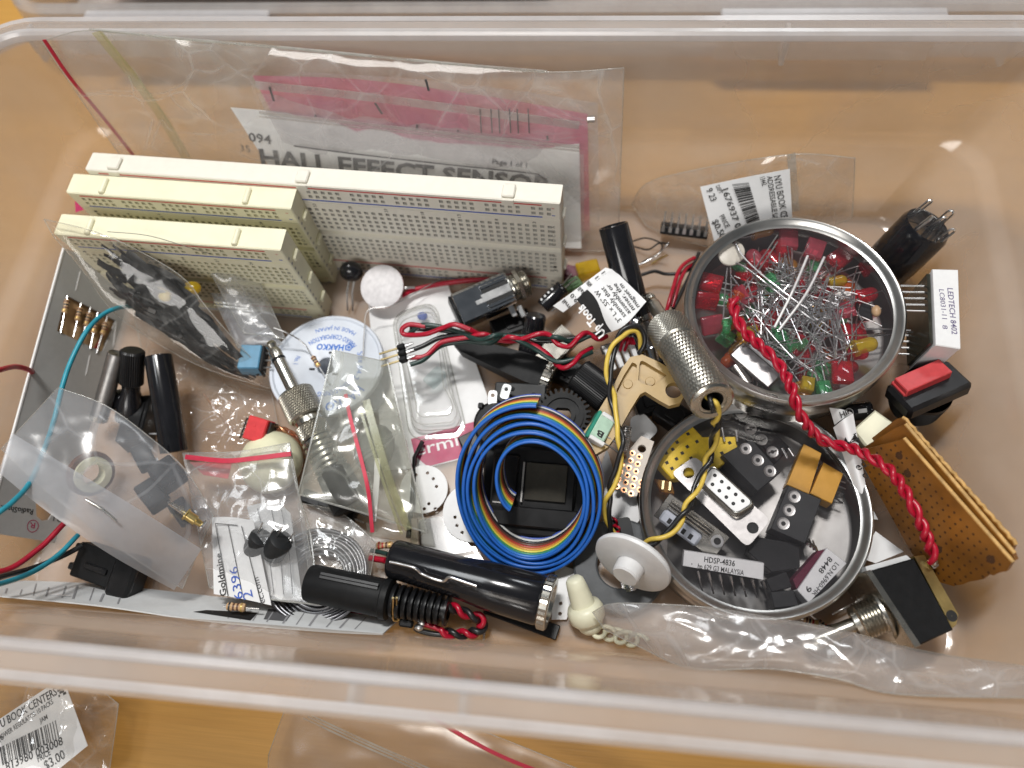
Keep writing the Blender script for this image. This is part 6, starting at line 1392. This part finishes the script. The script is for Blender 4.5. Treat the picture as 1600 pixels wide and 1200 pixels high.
# card lying along the front wall
pc = Patch(pp((-20, 905, 3), (150, 912, 2.4), (320, 930, 2.2), (500, 950, 2.2), (624, 966, 2.2)), pp((-20, 929, 22), (150, 945, 20), (320, 969, 17), (500, 985, 14), (598, 990, 12)))
t = thing('printed_card', 'long white printed card leaning against the front wall, dark red stripe on its edge', 'card', pc.ev(.5, .5))
obj('sheet', paper(pc, 30, 6, .5), MAT['paper_grey'], t, 60, world=True)
mb = MB(); rg = random.Random(4)
for k in range(26):
    u = .05+.035*k + rg.uniform(-.006, .006); ln = rg.uniform(.25, .7)
    if .36 < u < .58: continue
    strip(mb, pc.ev(u, .85), pc.ev(u+.004, .85-ln), rg.choice((.35, .5, .7)), pc.n, .15)
o = obj('printed_lines', mb, MAT['faint_ink'], t, 0, world=True); o['kind'] = 'stuff'
mb = MB(); mb.add([pc.ev(.70, .30)+pc.n*.12, pc.ev(.76, .30)+pc.n*.12, pc.ev(.755, .75)+pc.n*.12, pc.ev(.70, .75)+pc.n*.12], [(0, 1, 2, 3)]); obj('printed_block', mb, MAT['grey_ink'], t, 0, world=True)
mb = MB(); A, B = pc.ev(.83, .02), pc.ev(.965, .02); mb.tube([A-pc.n*.3, B-pc.n*.3], .5, 6); obj('red_stripe', mb, MAT['magenta'], t, 0, world=True)
mb = MB(); mb.lathe([(.1, .15), (1.0, .15)], zframe(pc.ev(.185, .72), pc.n, (1, .1, 0)), 20); v = mb.v[0]; c_ = v.mean(0); mb.v[0] = c_+(v-c_)*np.array([4.2, 1, 1]); obj('hang_slot', mb, MAT['white'], t, 0, world=True)
mb = MB(); q = [pc.ev(u, v)+pc.n*.14 for u, v in ((.525, .75), (.555, .62), (.68, .5), (.67, .85))]; mb.add(q, [(0, 1, 2, 3)]); obj('cut_out', mb, MAT['charcoal'], t, 0, world=True)
resistor('tan striped resistor in the cut-out of the long front card', P(350, 947, 15), P(405, 951, 14), 6.6, 1.5, ('black', 'brown', 'brown', 'gold'), at_=.35)
# ================================================================== bags: document bag behind the boards
def bag(name, label, top, bot, mat, puff=3., wr=1., sc_=.06, seed=1, nu=46, nv=34, group=None, edge=0., back=True):
    pt = Patch(top, bot); t = thing(name, label, 'bag', pt.ev(.5, .5), group)
    obj('film', bag_film(pt, nu, nv, puff, wr, sc_, seed, back, edge), mat, t, 180, world=True)
    lp_ = [pt.ev(i/30, 1) for i in range(31)] + [pt.ev(1, 1-i/20) for i in range(1, 21)] + [pt.ev(1-i/30, 0) for i in range(1, 31)] + [pt.ev(0, i/20) for i in range(1, 21)]
    mb = MB(); mb.tube([p + pt.n*(wr*edge*wrinkle(p, sc_, seed)+.25) for p in lp_], .2, 5); obj('seam', mb, MAT['zip_clear'], t, 180, world=True)
    return t, pt
def ribbon(mb, pts, wd, n, th=.35):
    p = np.array(crv(pts, 8)); tg = np.gradient(p, axis=0); rings = []
    for i in range(len(p)):
        s_ = nrm(np.cross(n, tg[i]))*wd/2; o = np.asarray(n)*th/2
        rings.append([p[i]-s_-o, p[i]+s_-o, p[i]+s_+o, p[i]-s_+o])
    return mb.loft(rings, caps=(True, True))
top = [PY(66, 64, 209), PY(140, 46, 211), PY(300, 62, 211), PY(440, 74, 210), PY(700, 99, 209), PY(855, 112, 208), PY(975, 105, 206)]
bot = [V(-186, 185, 10), V(-150, 185, 4), V(-100, 185, 3), V(-60, 185, 3), V(-30, 185, 3), V(-12, 185, 3), V(6, 185, 4)]
t, pt = bag('document_bag', 'large clear zip bag of papers leaning on the back wall behind the breadboards', top, bot, MAT['bag_doc'], 4.5, 1.3, .035, 3, 70, 44, edge=.25)
nb = pt.n if pt.n[1] < 0 else -pt.n
mb = MB(); ribbon(mb, [PY(69, 62, 206.5), PY(110, 122, 204), PY(160, 182, 202), PY(208, 242, 199)], 1.4, nb); obj('red_zip', mb, MAT['zip_red'], t, 60, world=True)
mb = MB(); ribbon(mb, [PY(150, 50, 207), PY(205, 118, 205), PY(250, 180, 203), PY(292, 250, 199)], 3.4, nb); ribbon(mb, [PY(158, 50, 206.4), PY(212, 118, 204.4), PY(257, 180, 202.4), PY(299, 250, 198.4)], 1.0, nb); obj('yellowed_strip', mb, MAT['zip_yellow'], t, 60, world=True)
mb = MB(); ribbon(mb, [PY(140, 46, 210.5), PY(300, 62, 210.5), PY(440, 74, 209.5), PY(700, 99, 208.5), PY(855, 112, 207.5)], .7, V(0, 0, 1), .7); obj('top_seam', mb, MAT['zip_clear'], t, 60, world=True)
pnk = Patch([PY(395, 118, 208.5), PY(560, 124, 208.5), PY(760, 150, 208), PY(918, 178, 207.5)], [V(-118, 193, 10), V(-80, 193, 6), V(-40, 193, 6), V(-6, 193, 6)])
t2 = thing('pink_bag', 'pink antistatic bag standing behind the printed sheet in the document bag', 'bag', pnk.ev(.5, .5))
obj('film', bag_film(pnk, 40, 24, .6, .35, .05, 8), MAT['pinkbag'], t2, 180, world=True)
wsh = Patch([PY(470, 112, 211), PY(640, 122, 211), PY(800, 140, 210.5), PY(934, 160, 210)], [V(-100, 196, 10), V(-60, 195.5, 6), V(-30, 195.5, 6), V(-2, 195.5, 6)])
t2 = thing('cloudy_sleeve', 'cloudy white plastic sleeve at the back of the document bag, behind the pink bag', 'bag', wsh.ev(.5, .5)); obj('film', bag_film(wsh, 30, 18, .2, .4, .05, 10, False), MAT['bag_white'], t2, 180, world=True)
pp2 = Patch([PY(400, 145, 206.6), PY(560, 160, 206.6), PY(760, 182, 206.2), PY(912, 212, 205.8)], [V(-116, 188.5, 12), V(-80, 188, 8), V(-40, 188, 8), V(-8, 188, 8)])
t2 = thing('clear_zip_bag', 'inner clear zip bag with a barcode edge in front of the pink bag', 'bag', pp2.ev(.5, .5))
obj('film', bag_film(pp2, 30, 18, .15, .3, .05, 9, False), MAT['bag_white'], t2, 180, world=True)
mb = MB(); ribbon(mb, [PY(400, 133, 203.6), PY(560, 150, 203.6), PY(760, 176, 203), PY(905, 196, 203)], 3.0, nb); obj('clear_zip', mb, MAT['zip_clear'], t2, 60, world=True)
for x in (750, 767, 779, 796, 808, 825):
    mb = MB(); ribbon(mb, [PY(x, 170, 202.8), PY(x+2, 208, 202)], .45, nb, .15); obj('printed_bar', mb, MAT['grey_ink'], t2, 0, world=True)
for a, b in (((421, 136), (428, 158)), ((586, 161), (597, 178)), ((665, 124), (670, 142)), ((493, 179), (493, 184)), ((652, 195), (651, 203)), ((715, 203), (716, 206)), ((855, 212), (856, 220))):
    mb = MB(); ribbon(mb, [PY(*a, 202.8), PY(*b, 202.4)], .8, nb, .15); obj('printed_mark', mb, MAT['grey_ink'], t2, 0, world=True)
mb = MB(); mb.cyl(PY(918, 187, 203), PY(930, 186, 203), 1.2, seg=12); tag(obj('pin', mb, MAT['steel'], None), 'bright pin end at the right edge of the document bag', 'pin')
pap = Patch([PY(360, 168, 204.6), PY(560, 186, 204.6), PY(760, 208, 204.2), PY(905, 222, 204)], [V(-122, 184.5, 6), V(-80, 184, 6), V(-40, 184, 6), V(-9, 184, 6)])
t2 = thing('printed_sheet', 'printed white sheet headed HALL EFFECT SENSOR in the document bag', 'paper', pap.ev(.5, .5))
obj('sheet', paper(pap, 30, 12, .2), MAT['bright_paper'], t2, 60, world=True)
pap.n = nb
ptext('HALL EFFECT SENSOR', (409, 256), (862, 304), 6.6, .03, .3, 'grey_ink', pap, t2)
ptext('094', (389, 221), (424, 226), 3.6, .015, .3, 'grey_ink', pap, t2); ptext('Page 1 of 1', (768, 260), (822, 267), 2.0, .01, .3, 'grey_ink', pap, t2); ptext('35', (376, 236), (392, 238), 2.8, 0, .3, 'grey_ink', pap, t2)
mb = MB(); ribbon(mb, [PN(x, y, pap.ev(.5, .9), nb)+nb*.9 for x, y in ((460, 226), (560, 239), (700, 255), (825, 268), (845, 273), (853, 281), (856, 292))], .6, nb, .12); obj('printed_rule', mb, MAT['grey_ink'], t2, 0, world=True)
fr2 = Patch([PY(372, 172, 203.4), PY(560, 190, 203.4), PY(760, 214, 203), PY(908, 226, 203)], [V(-118, 183, 8), V(-80, 182.8, 8), V(-40, 182.8, 8), V(-8, 182.8, 8)])
t2 = thing('clear_sleeve', 'clear sleeve over the printed sheet in the document bag', 'bag', fr2.ev(.5, .5)); obj('film', bag_film(fr2, 34, 20, .15, .3, .05, 12, False), MAT['sleeve'], t2, 180, world=True)
mb = MB(); ribbon(mb, [PY(405, 176, 199.8), PY(560, 193, 199.8), PY(760, 215, 199.4), PY(905, 230, 199.4)], 1.2, nb); ribbon(mb, [PY(405, 182, 199.8), PY(560, 199, 199.8), PY(760, 221, 199.4), PY(905, 236, 199.4)], .6, nb); obj('clear_zip', mb, MAT['zip_clear'], t2, 60, world=True)
# ================================================================== bag of black pieces
t, pt = bag('parts_bag', 'clear bag of black pieces leaning from the front ivory breadboard to the floor', pp((70, 342, 58), (150, 362, 57), (225, 395, 50), (290, 436, 42), (330, 488, 34), (432, 602, 11)), pp((84, 368, 55), (125, 415, 46), (180, 488, 34), (262, 545, 24), (335, 580, 16), (420, 606, 8)), MAT['bag_thin'], 3.2, 1.1, .05, 5, 60, 34, edge=.2)
mb = MB(); rg = random.Random(9)
for layer in range(4):                                  # limp black strips folded over each other
    for k in range(16):
        v0 = .12+.68*((k*7+layer*3) % 16)/16; u0 = .20+.12*rg.random()+.10*layer; ln = rg.uniform(.22, .45); w_ = rg.uniform(.05, .10)
        G = np.zeros((14, 4, 3))
        for a in range(14):
            for b_ in range(4):
                u = min(.93, u0+ln*a/13); v = min(.84, v0+.05*math.sin(a*.5+k)+w_*b_/3); p = pt.ev(u, v)
                G[a, b_] = p + pt.n*(-1.6+layer*.65+.9*wrinkle(p, .16, 70+k+layer*20))
        mb.gridm(G)
for k in range(46):
    p = pt.ev(rg.uniform(.30, .88), rg.uniform(.22, .72)) + pt.n*rg.uniform(.4, 1.3)
    M = zframe(p, pt.n + V(rg.uniform(-.3, .3), rg.uniform(-.3, .3), 0), V(1, -1+rg.uniform(-.5, .5), 0)); mb.box((0, 0, 0), (rg.uniform(1.5, 3.4), rg.uniform(1, 2), .6), M, ch=.2)
o = obj('black_pieces', mb, MAT['black'], None, 30); tag(o, 'heap of limp black strips filling the clear bag by the ivory breadboards', 'components', kind='stuff')
for k, (x, y, z, r) in enumerate(((300, 450, 37, 2.7), (258, 463, 38, 2.0))):
    t2 = thing('yellow_bead', ('larger yellow translucent bead at the right edge of the bag of black pieces', 'smaller olive yellow bead left of the larger one in the bag of black pieces')[k], 'component', P(x, y, z)); mb = MB(); mb.ball((0, 0, 0), r, sq=(1.3, 1, .8)); obj('bead', mb, MAT['led_yellow'], t2)
wire('hair_wire', 'hair thin wire arching over the front ivory breadboard', 'wire', pp((168, 362, 60), (230, 368, 59), (290, 385, 56), (360, 408, 40), (405, 430, 30)), .12, MAT['dull_metal'], seg=5)
t, pt = bag('zip_bag', 'small grey zip bag lying right of the bag of black pieces', pp((330, 458, 26), (372, 462, 25), (384, 466, 25)), pp((372, 545, 18), (408, 540, 18), (442, 538, 17)), MAT['bag_frost'], 1.2, .8, .08, 6, 26, 22)
mb = MB()
for dy in (0, 5): ribbon(mb, pp((334, 472+dy, 26.4), (362, 475+dy, 26), (388, 478+dy, 25.5)), .6, V(0, -.2, 1)); 
obj('clear_zip', mb, MAT['zip_clear'], t, 60, world=True)
t, pt = bag('clear_bag', 'small clear bag draped on the lower corner of the front ivory breadboard', pp((330, 428, 34), (360, 425, 34), (398, 422, 30)), pp((380, 520, 22), (412, 525, 20), (446, 530, 18)), MAT['bag_dull'], 1.6, 1.4, .08, 7, 28, 24)
t, pt = bag('crinkled_film', 'crinkled clear film lying on the box floor right of the gloss black tube', pp((205, 470, 4), (300, 560, 5), (380, 600, 4), (424, 612, 3)), pp((255, 700, 3), (330, 715, 4), (380, 712, 3), (440, 690, 3)), MAT['film'], 1.5, 1.8, .11, 9, 60, 50, back=False)
# ================================================================== red-sealed bag with the numbered label
t, pt = bag('zip_bag', 'clear bag with a red seal holding a lined label and black buzzers', pp((286, 708, 19), (370, 706, 19), (453, 692, 19)), pp((328, 918, 12), (420, 936, 12), (501, 945, 12)), MAT['bag_dull'], 2.6, 1.4, .06, 13, 44, 44, edge=.1)
mb = MB(); ribbon(mb, pp((290, 714, 20.5), (352, 720, 20.8), (400, 716, 20.8), (455, 709, 20.5)), 1.7, V(0, -.2, 1), .7); obj('red_zip', mb, MAT['zip_red'], t, 60, world=True)
mb = MB(); plate(mb, pl2(frame(P(325, 745, 14), V(1, 0, 0)), [(296, 722), (362, 724), (356, 748), (318, 742)]), [], -.3, 0, frame(P(325, 745, 14), V(1, 0, 0))); tag(obj('card_scrap', mb, MAT['red_plastic'], None, 20), 'faded red card piece behind the red seal of the labelled bag', 'card')
mb = MB(); ribbon(mb, pp((452, 694, 19.5), (458, 735, 18), (466, 770, 17), (484, 830, 15), (493, 900, 14), (500, 944, 13)), .5, V(0, -.2, 1), .5); ribbon(mb, pp((330, 918, 12.4), (420, 936, 12.4), (500, 945, 12.6)), .5, V(0, -.2, 1), .5); obj('side_seam', mb, MAT['zip_clear'], t, 60, world=True)
wp = Patch(pp((386, 792, 11), (430, 786, 12), (452, 800, 11)), pp((420, 938, 10), (450, 938, 11), (471, 936, 9)))
t2 = thing('folded_paper', 'folded white ruled paper behind the black buzzers in the red-sealed bag', 'paper', wp.ev(.5, .5)); obj('sheet', paper(wp, 16, 16, .2, lambda u, v, p: V(0, 0, 1.2*math.sin(u*5))), MAT['paper'], t2, 60, world=True)
mb = MB()
for u in (.25, .55, .8): ribbon(mb, [wp.ev(u, .95)+V(0, 0, 1.4), wp.ev(u+.06, .5)+V(0, 0, 1.5), wp.ev(u, .05)+V(0, 0, 1.4)], .22, V(0, 0, 1), .1)
obj('printed_rule', mb, MAT['grey_ink'], t2, 0, world=True)
lp = Patch(pp((331, 808, 16.5), (362, 808, 17), (396, 813, 16.5)), pp((334, 928, 13.5), (380, 936, 14.5), (424, 946, 13)))
t2 = thing('lined_label', 'white lined label with blue handwritten figures in the red-sealed bag', 'label', lp.ev(.5, .5)); obj('sheet', paper(lp, 20, 20, .2), MAT['paper'], t2, 60, world=True)
ptext('Goldmine', (354, 930), (345, 863), 2.3, .015, .2, 'black_ink', lp, t2); ptext('ec.com', (414, 941), (403, 901), 2.0, .0, .2, 'grey_ink', lp, t2)
ptext('6396', (381, 934), (371, 884), 3.0, .0, .2, 'blue_ink', lp, t2); ptext('2', (396, 933), (393, 921), 3.2, .0, .2, 'blue_ink', lp, t2)
mb = MB()
for a, b in (((337, 818), (357, 932)), ((357, 820), (382, 940)), ((378, 822), (409, 944)), ((337, 818), (372, 821))): strip(mb, PN(*a, lp.ev(.5, .5), lp.n), PN(*b, lp.ev(.5, .5), lp.n), .3, lp.n, .35)
obj('printed_rule', mb, MAT['black_ink'], t2, 0, world=True)
for k, (a, b) in enumerate((((441, 842, 19), (425, 866, 13)), ((410, 838, 17), (396, 862, 12)))):
    A, B = P(*a), P(*b); t2, L = rod('buzzer', ('front black cylindrical buzzer with two pins in the red-sealed bag', 'rear black cylindrical buzzer partly behind the lined label')[k], 'buzzer', A, B, 4, None)
    mb = MB(); mb.lathe([(.1, .1), (3.4, 0), (4.1, .5), (4.2, L-.5), (3.8, L), (.1, L)], None, 32); obj('can', mb, MAT['charcoal'], t2)
    for d in (-2, 2):
        mb = MB(); mb.cyl((d, 0, .2), (d*1.1, .4, -5.5), .28, seg=6); obj('pin', mb, MAT['steel'], t2)
# ================================================================== frosted bag at the left
t, pt = bag('frosted_bag', 'big frosted bag over the grey card holding black relays', pp((91, 606, 46), (165, 634, 41), (232, 682, 35), (290, 735, 28), (333, 806, 18)), pp((2, 702, 55), (70, 765, 46), (160, 838, 36), (236, 890, 24), (285, 920, 15)), MAT['bag_frost'], 1.6, 1.3, .05, 15, 50, 34, edge=.1, back=False)
fp = Patch(pp((18, 676, 58), (95, 722, 50), (200, 785, 38), (315, 858, 20)), pp((-2, 738, 57), (75, 800, 48), (175, 868, 35), (272, 922, 16)))
obj('flap', bag_film(fp, 40, 16, .8, .5, .05, 17, False), MAT['bag_flap'], t, 180, world=True)
mb = MB(); q = [P(134, 780, 46.5), P(152, 790, 44.6), P(165, 799, 43.3), P(182, 814, 41)]; mb.tube(q, .4, 6); obj('staple', mb, MAT['staple'], t, 60, world=True)
for k, (x, y, z, a, b, h, ang, lab) in enumerate(((262, 742, 24, 10, 9, 7, -38, 'black cube relay at the middle of the frosted bag'), (225, 715, 27, 9, 6, 6, -50, 'black relay half seen at the upper edge of the frosted bag'), (238, 775, 22, 11, 7, 6, -40, 'black relay below the cube relay in the frosted bag'), (285, 800, 18, 9, 6, 5, -42, 'black relay nearest the small brass screw in the frosted bag'))):
    t2 = thing('relay', lab, 'relay', T(*P(x, y, z)) @ RZ(ang) @ RX(-15), 'black relays in the frosted bag'); mb = MB(); mb.box((0, 0, 0), (a, b, h), ch=.6); obj('case', mb, MAT['black_matt'], t2)
    mb = MB(); mb.box((a*.3, b/2+.3, -h*.2), (1.2, 1, 2)); obj('lug', mb, MAT['steel'], t2, 0)
A, B = P(262, 784, 33), P(318, 822, 27); t2, L = rod('brass_screw', 'small brass collared screw with a silver tip on top of the black relays', 'screw', A, B, 1, None)
mb = MB(); prof = [(.1, 0)]
for k in range(9): prof += [(.55+.03*k, .5+k*.75), (.8+.03*k, .85+k*.75)]
mb.lathe(prof + [(.8, 7.6), (.8, L)], None, 14); obj('thread', mb, MAT['steel'], t2, 20)
mb = MB(); mb.lathe([(.8, L*.5), (2.2, L*.5), (2.2, L*.53), (1.7, L*.55), (1.7, L*.78), (1.2, L*.8), (1.0, L*.95)], None, 20); obj('collar', mb, MAT['brass'], t2, 30)
mb = MB(); mb.lathe([(.1, L), (2.3, L), (2.3, L-.5), (.8, L-1.0)], None, 20); obj('head', mb, MAT['steel'], t2, 30)
t2 = thing('copper_coil', 'pale coil with a copper coloured winding showing through the frosted bag', 'coil', zframe(P(142, 740, 14), V(.9, -.35, .42)))
mb = MB(); mb.lathe([(4.0, -2.5), (6.6, -2.2), (6.8, 0), (6.6, 2.2), (4.0, 2.5), (3.8, 0), (4.0, -2.5)], None, 36); obj('core', mb, MAT['cream'], t2)
mb = MB(); mb.lathe([(6.8, -1.4), (8.2, -1.2), (8.4, 0), (8.2, 1.2), (6.8, 1.4)], None, 36); obj('winding', mb, MAT['band_brown'], t2)
# ================================================================== aged bag over the plug
t, pt = bag('zip_bag', 'aged greenish clear bag with a red seal lying over the plug and spool', pp((520, 547, 31), (560, 556, 28), (607, 566, 24)), pp((466, 772, 22), (565, 800, 19), (666, 832, 14)), MAT['bag_green'], 2.6, 1.8, .05, 21, 44, 44, edge=.1)
mb = MB(); ribbon(mb, pp((540, 616, 29), (548, 655, 28), (565, 720, 26), (576, 770, 24), (582, 832, 19)), 1.3, V(0, -.2, 1), .5); obj('red_zip', mb, MAT['zip_red'], t, 60, world=True)
mb = MB(); ribbon(mb, pp((572, 625, 28), (590, 690, 26), (612, 760, 23), (638, 828, 18)), 2.6, V(0, -.2, 1), .4); ribbon(mb, pp((563, 640, 28), (582, 700, 26), (604, 768, 23), (628, 835, 18)), 1.0, V(0, -.2, 1), .4); obj('yellowed_strip', mb, MAT['zip_yellow'], t, 60, world=True)
mb = MB(); ribbon(mb, pp((590, 716, 22), (588, 760, 21), (583, 815, 18)), 2.0, V(0, -.2, 1), .3); obj('white_strip', mb, MAT['white'], t, 60, world=True)
mb = MB(); ribbon(mb, pp((466, 772, 22.6), (520, 788, 21), (565, 801, 19.6), (620, 818, 17), (668, 832, 14.6)), .6, V(0, -.2, 1), .6); ribbon(mb, pp((606, 566, 24.5), (625, 650, 22.5), (645, 740, 18.5), (667, 832, 14.6)), .5, V(0, -.2, 1), .5); ribbon(mb, pp((520, 547, 31.4), (503, 620, 29), (484, 700, 26), (466, 772, 22.6)), .4, V(0, -.2, 1), .4); obj('side_seam', mb, MAT['zip_clear'], t, 60, world=True)
pg = Patch(pp((572, 815, 14), (620, 828, 13), (666, 832, 12)), pp((575, 838, 9), (620, 842, 9), (640, 846, 8))); obj('lower_fold', bag_film(pg, 24, 10, .8, .8, .08, 22, False), MAT['bag_green'], t, 180, world=True)
mb = MB(); mb.ball(P(585, 700, 12), 7.5, sq=(1, 1.25, .5)); tag(obj('grey_pod', mb, pm('grey_pod', (.20, .21, .20), .5), None, 60), 'grey rounded pod dimly seen inside the aged greenish bag', 'component')
# solder coil
t2 = thing('solder_coil', 'coil of grey solder wire in a small clear bag left of the battery tube', 'coil', P(500, 902, 4)); c_ = P(500, 902, 5)
for k in range(8):
    r = 9.0+k*1.15; z = 1.2*math.sin(k*1.1)+k*.25; pts = [c_+V(r*math.cos(a), r*.95*math.sin(a)+.3*math.sin(3*a+k), z+.4*math.sin(2*a+k)) for a in np.linspace(0, 2*math.pi*.98, 64)]
    mb = MB(); mb.tube(pts, .72, 8); obj('turn', mb, MAT['solder'], t2, 60, world=True)
t, pt = bag('clear_bag', 'small clear bag holding the coil of grey solder wire', pp((466, 786, 13), (530, 800, 13), (588, 848, 12)), pp((484, 900, 11), (540, 905, 10), (578, 905, 9)), MAT['bag'], 2.0, 1.8, .08, 25, 34, 28, edge=.1)
pg = Patch(pp((548, 812, 14.5), (575, 832, 14), (586, 848, 13)), pp((540, 838, 14.5), (560, 852, 14), (574, 868, 13))); obj('stiff_edge', bag_film(pg, 14, 10, .3, .3, .08, 26, False), MAT['bag_dull'], t, 180, world=True)
# ================================================================== chip bag with price label
t, pt = bag('zip_bag', 'clear bag with a price label and a chip, leaning on the back wall', [P(988, 318, 6), P(1012, 285, 22), P(1100, 262, 34), P(1240, 240, 46), P(1336, 246, 46)], pp((1010, 352, 3), (1060, 372, 3), (1120, 385, 4), (1240, 372, 10), (1332, 340, 14)), MAT['bag'], 2.4, 1.6, .06, 31, 50, 26, edge=.15)
mb = MB(); ribbon(mb, pp((1236, 240, 46.5), (1240, 290, 34), (1243, 330, 24)), 3.0, V(0, -.6, .8), .5); obj('clear_zip', mb, MAT['zip_clear'], t, 60, world=True)
pl = Patch([P(1094, 292, 31), P(1160, 278, 37), P(1234, 264, 42)], [P(1118, 385, 14), P(1180, 372, 18), P(1238, 345, 24)])
t2 = thing('price_label', 'curved white price label with a barcode in the chip bag', 'label', pl.ev(.5, .5)); obj('sheet', paper(pl, 20, 14, .2), MAT['paper'], t2, 60, world=True)
for s_, a, b, h in (('NYU BOOK CENTERS', (1209, 275), (1226, 372), 2.4), ('ADDRESSABLE LATCH 8', (1198, 275), (1212, 368), 1.9), ('13442', (1187, 277), (1191, 290), 1.8), ('1676937 003008', (1128, 297), (1162, 392), 2.3), ('DEPT', (1118, 292), (1124, 304), 1.5), ('9 23', (1103, 298), (1111, 316), 2.4), ('PRICE', (1124, 338), (1134, 356), 1.8), ('$0.50', (1112, 346), (1126, 372), 2.4)):
    ptext(s_, a, b, h, .012, .3, 'black_ink', pl, t2)
mb = MB(); rg = random.Random(2); k = 0.
while k < 1:
    wd = rg.choice((.010, .016, .028)); a = (1144+28*k*.9, 288+66*k); b = (1170+20*k*.9, 285+60*k)
    strip(mb, PN(*a, pl.ev(.5, .5), pl.n), PN(*b, pl.ev(.5, .5), pl.n), wd*24, pl.n, .6); k += wd+rg.choice((.02, .03))
obj('barcode', mb, MAT['black_ink'], t2, 0, world=True)
Md = frame(P(1069, 360, 8), P(1112, 368, 8)-P(1028, 358, 8), V(.02, .55, .8)); dip('dual_inline_chip', 'black fourteen-pin chip lying pins up in the chip bag', 'chip', Md, 19, 6.4, 3.4, 7, MAT['black_matt'], 4.2)
# ================================================================== crumpled bag along the front wall
t, pt = bag('crumpled_bag', 'long crumpled clear bag lying along the front wall at the right', pp((926, 958, 17), (962, 944, 26), (1100, 950, 30), (1220, 968, 32), (1330, 990, 34), (1440, 1018, 34), (1640, 1048, 34)), pp((945, 985, 14), (1000, 1012, 20), (1080, 1046, 28), (1200, 1046, 34), (1310, 1062, 38), (1400, 1086, 40), (1640, 1092, 42)), MAT['bag_crumple'], 3.0, 2.0, .05, 41, 90, 40, edge=.2)
# ================================================================== outside the box: two bags on the table
t, pt = bag('price_bag', 'clear bag with a barcode price label on the table at the lower left', pp((-60, 1075, 12), (60, 1058, 14), (140, 1068, 13), (186, 1100, 10)), pp((-80, 1300, 10), (40, 1300, 10), (130, 1280, 10), (172, 1205, 8)), MAT['bag'], 3.5, 2.2, .05, 51, 44, 40, edge=.15)
Mq = frame(P(60, 1140, 16), P(97, 1068, 16)-P(-30, 1165, 16), V(.03, 0, 1)); nq = Mq[:3, 2]
t2 = thing('price_label', 'white barcode price label in the bag on the table at the lower left', 'label', Mq)
mb = MB(); plate(mb, pl2(Mq, [(98, 1058), (137, 1165), (20, 1260), (-80, 1310), (-80, 1180), (0, 1123)]), [], -.25, 0); obj('sheet', mb, MAT['paper'], t2, 20)
def qtext(s_, a, b, h, bold=.012):
    mb = MB(); text(mb, s_, PN(*a, Mq[:3, 3], nq), PN(*b, Mq[:3, 3], nq), nq, h, bold); obj('printed_text', mb, MAT['black_ink'], t2, 0, world=True)
qtext('NYU BOOK CENTERS', (-12, 1146), (90, 1085), 2.6); qtext('POWER REGULATOR 10 PACKS', (0, 1157), (84, 1099), 1.6, .006); qtext('JAM', (63, 1130), (75, 1123), 1.5); qtext('10', (0, 1160), (7, 1154), 1.4); qtext('813980 003008', (10, 1205), (99, 1163), 2.5); qtext('PRICE', (60, 1191), (80, 1179), 1.9); qtext('$3.00', (72, 1204), (103, 1184), 2.9)
mb = MB(); A = PN(4, 1196, Mq[:3, 3], nq); B = PN(94, 1152, Mq[:3, 3], nq); ex = nrm(B-A); ey = np.cross(nq, ex); barcode(mb, A, ex, ey, nq, np.linalg.norm(B-A), 5.6, 7); obj('barcode', mb, MAT['black_ink'], t2, 0, world=True)
mb = MB(); rg = random.Random(8)
A = PN(92, 1090, Mq[:3, 3], nq)
for i in range(5):
    for j in range(3):
        if rg.random() < .7: q = A+ex*(i*.5)+ey*(j*.9)+nq*.09; mb.add([q, q+ex*.5, q+ex*.5+ey*.8, q+ey*.8], [(0, 1, 2, 3)])
o = obj('printed_smudge', mb, MAT['black_ink'], t2, 0, world=True); o['kind'] = 'stuff'
t, pt = bag('zip_bag', 'clear zip bag with a red seal on the table in front of the box', pp((450, 1096, 6), (560, 1100, 6), (690, 1120, 6), (900, 1200, 6), (1000, 1240, 6)), pp((420, 1180, 5), (430, 1320, 5), (600, 1400, 5), (900, 1400, 5), (1000, 1390, 5)), MAT['bag_soft'], 1.2, .8, .04, 61, 44, 34, edge=.1)
mb = MB(); ribbon(mb, pp((672, 1118, 7.6), (720, 1148, 7.6), (780, 1180, 7.6), (850, 1208, 7.6), (960, 1245, 7.6)), 1.1, V(0, 0, 1), .6); obj('red_zip', mb, MAT['zip_red'], t, 60, world=True)
for d in (0, 7, 13):
    mb = MB(); ribbon(mb, pp((474+d, 1122-d*.3, 7.6), (560+d, 1162-d*.3, 7.6), (660+d, 1206-d*.3, 7.6), (760+d, 1250, 7.6)), .55, V(0, 0, 1), .5); obj('clear_zip', mb, MAT['zip_clear'], t, 60, world=True)
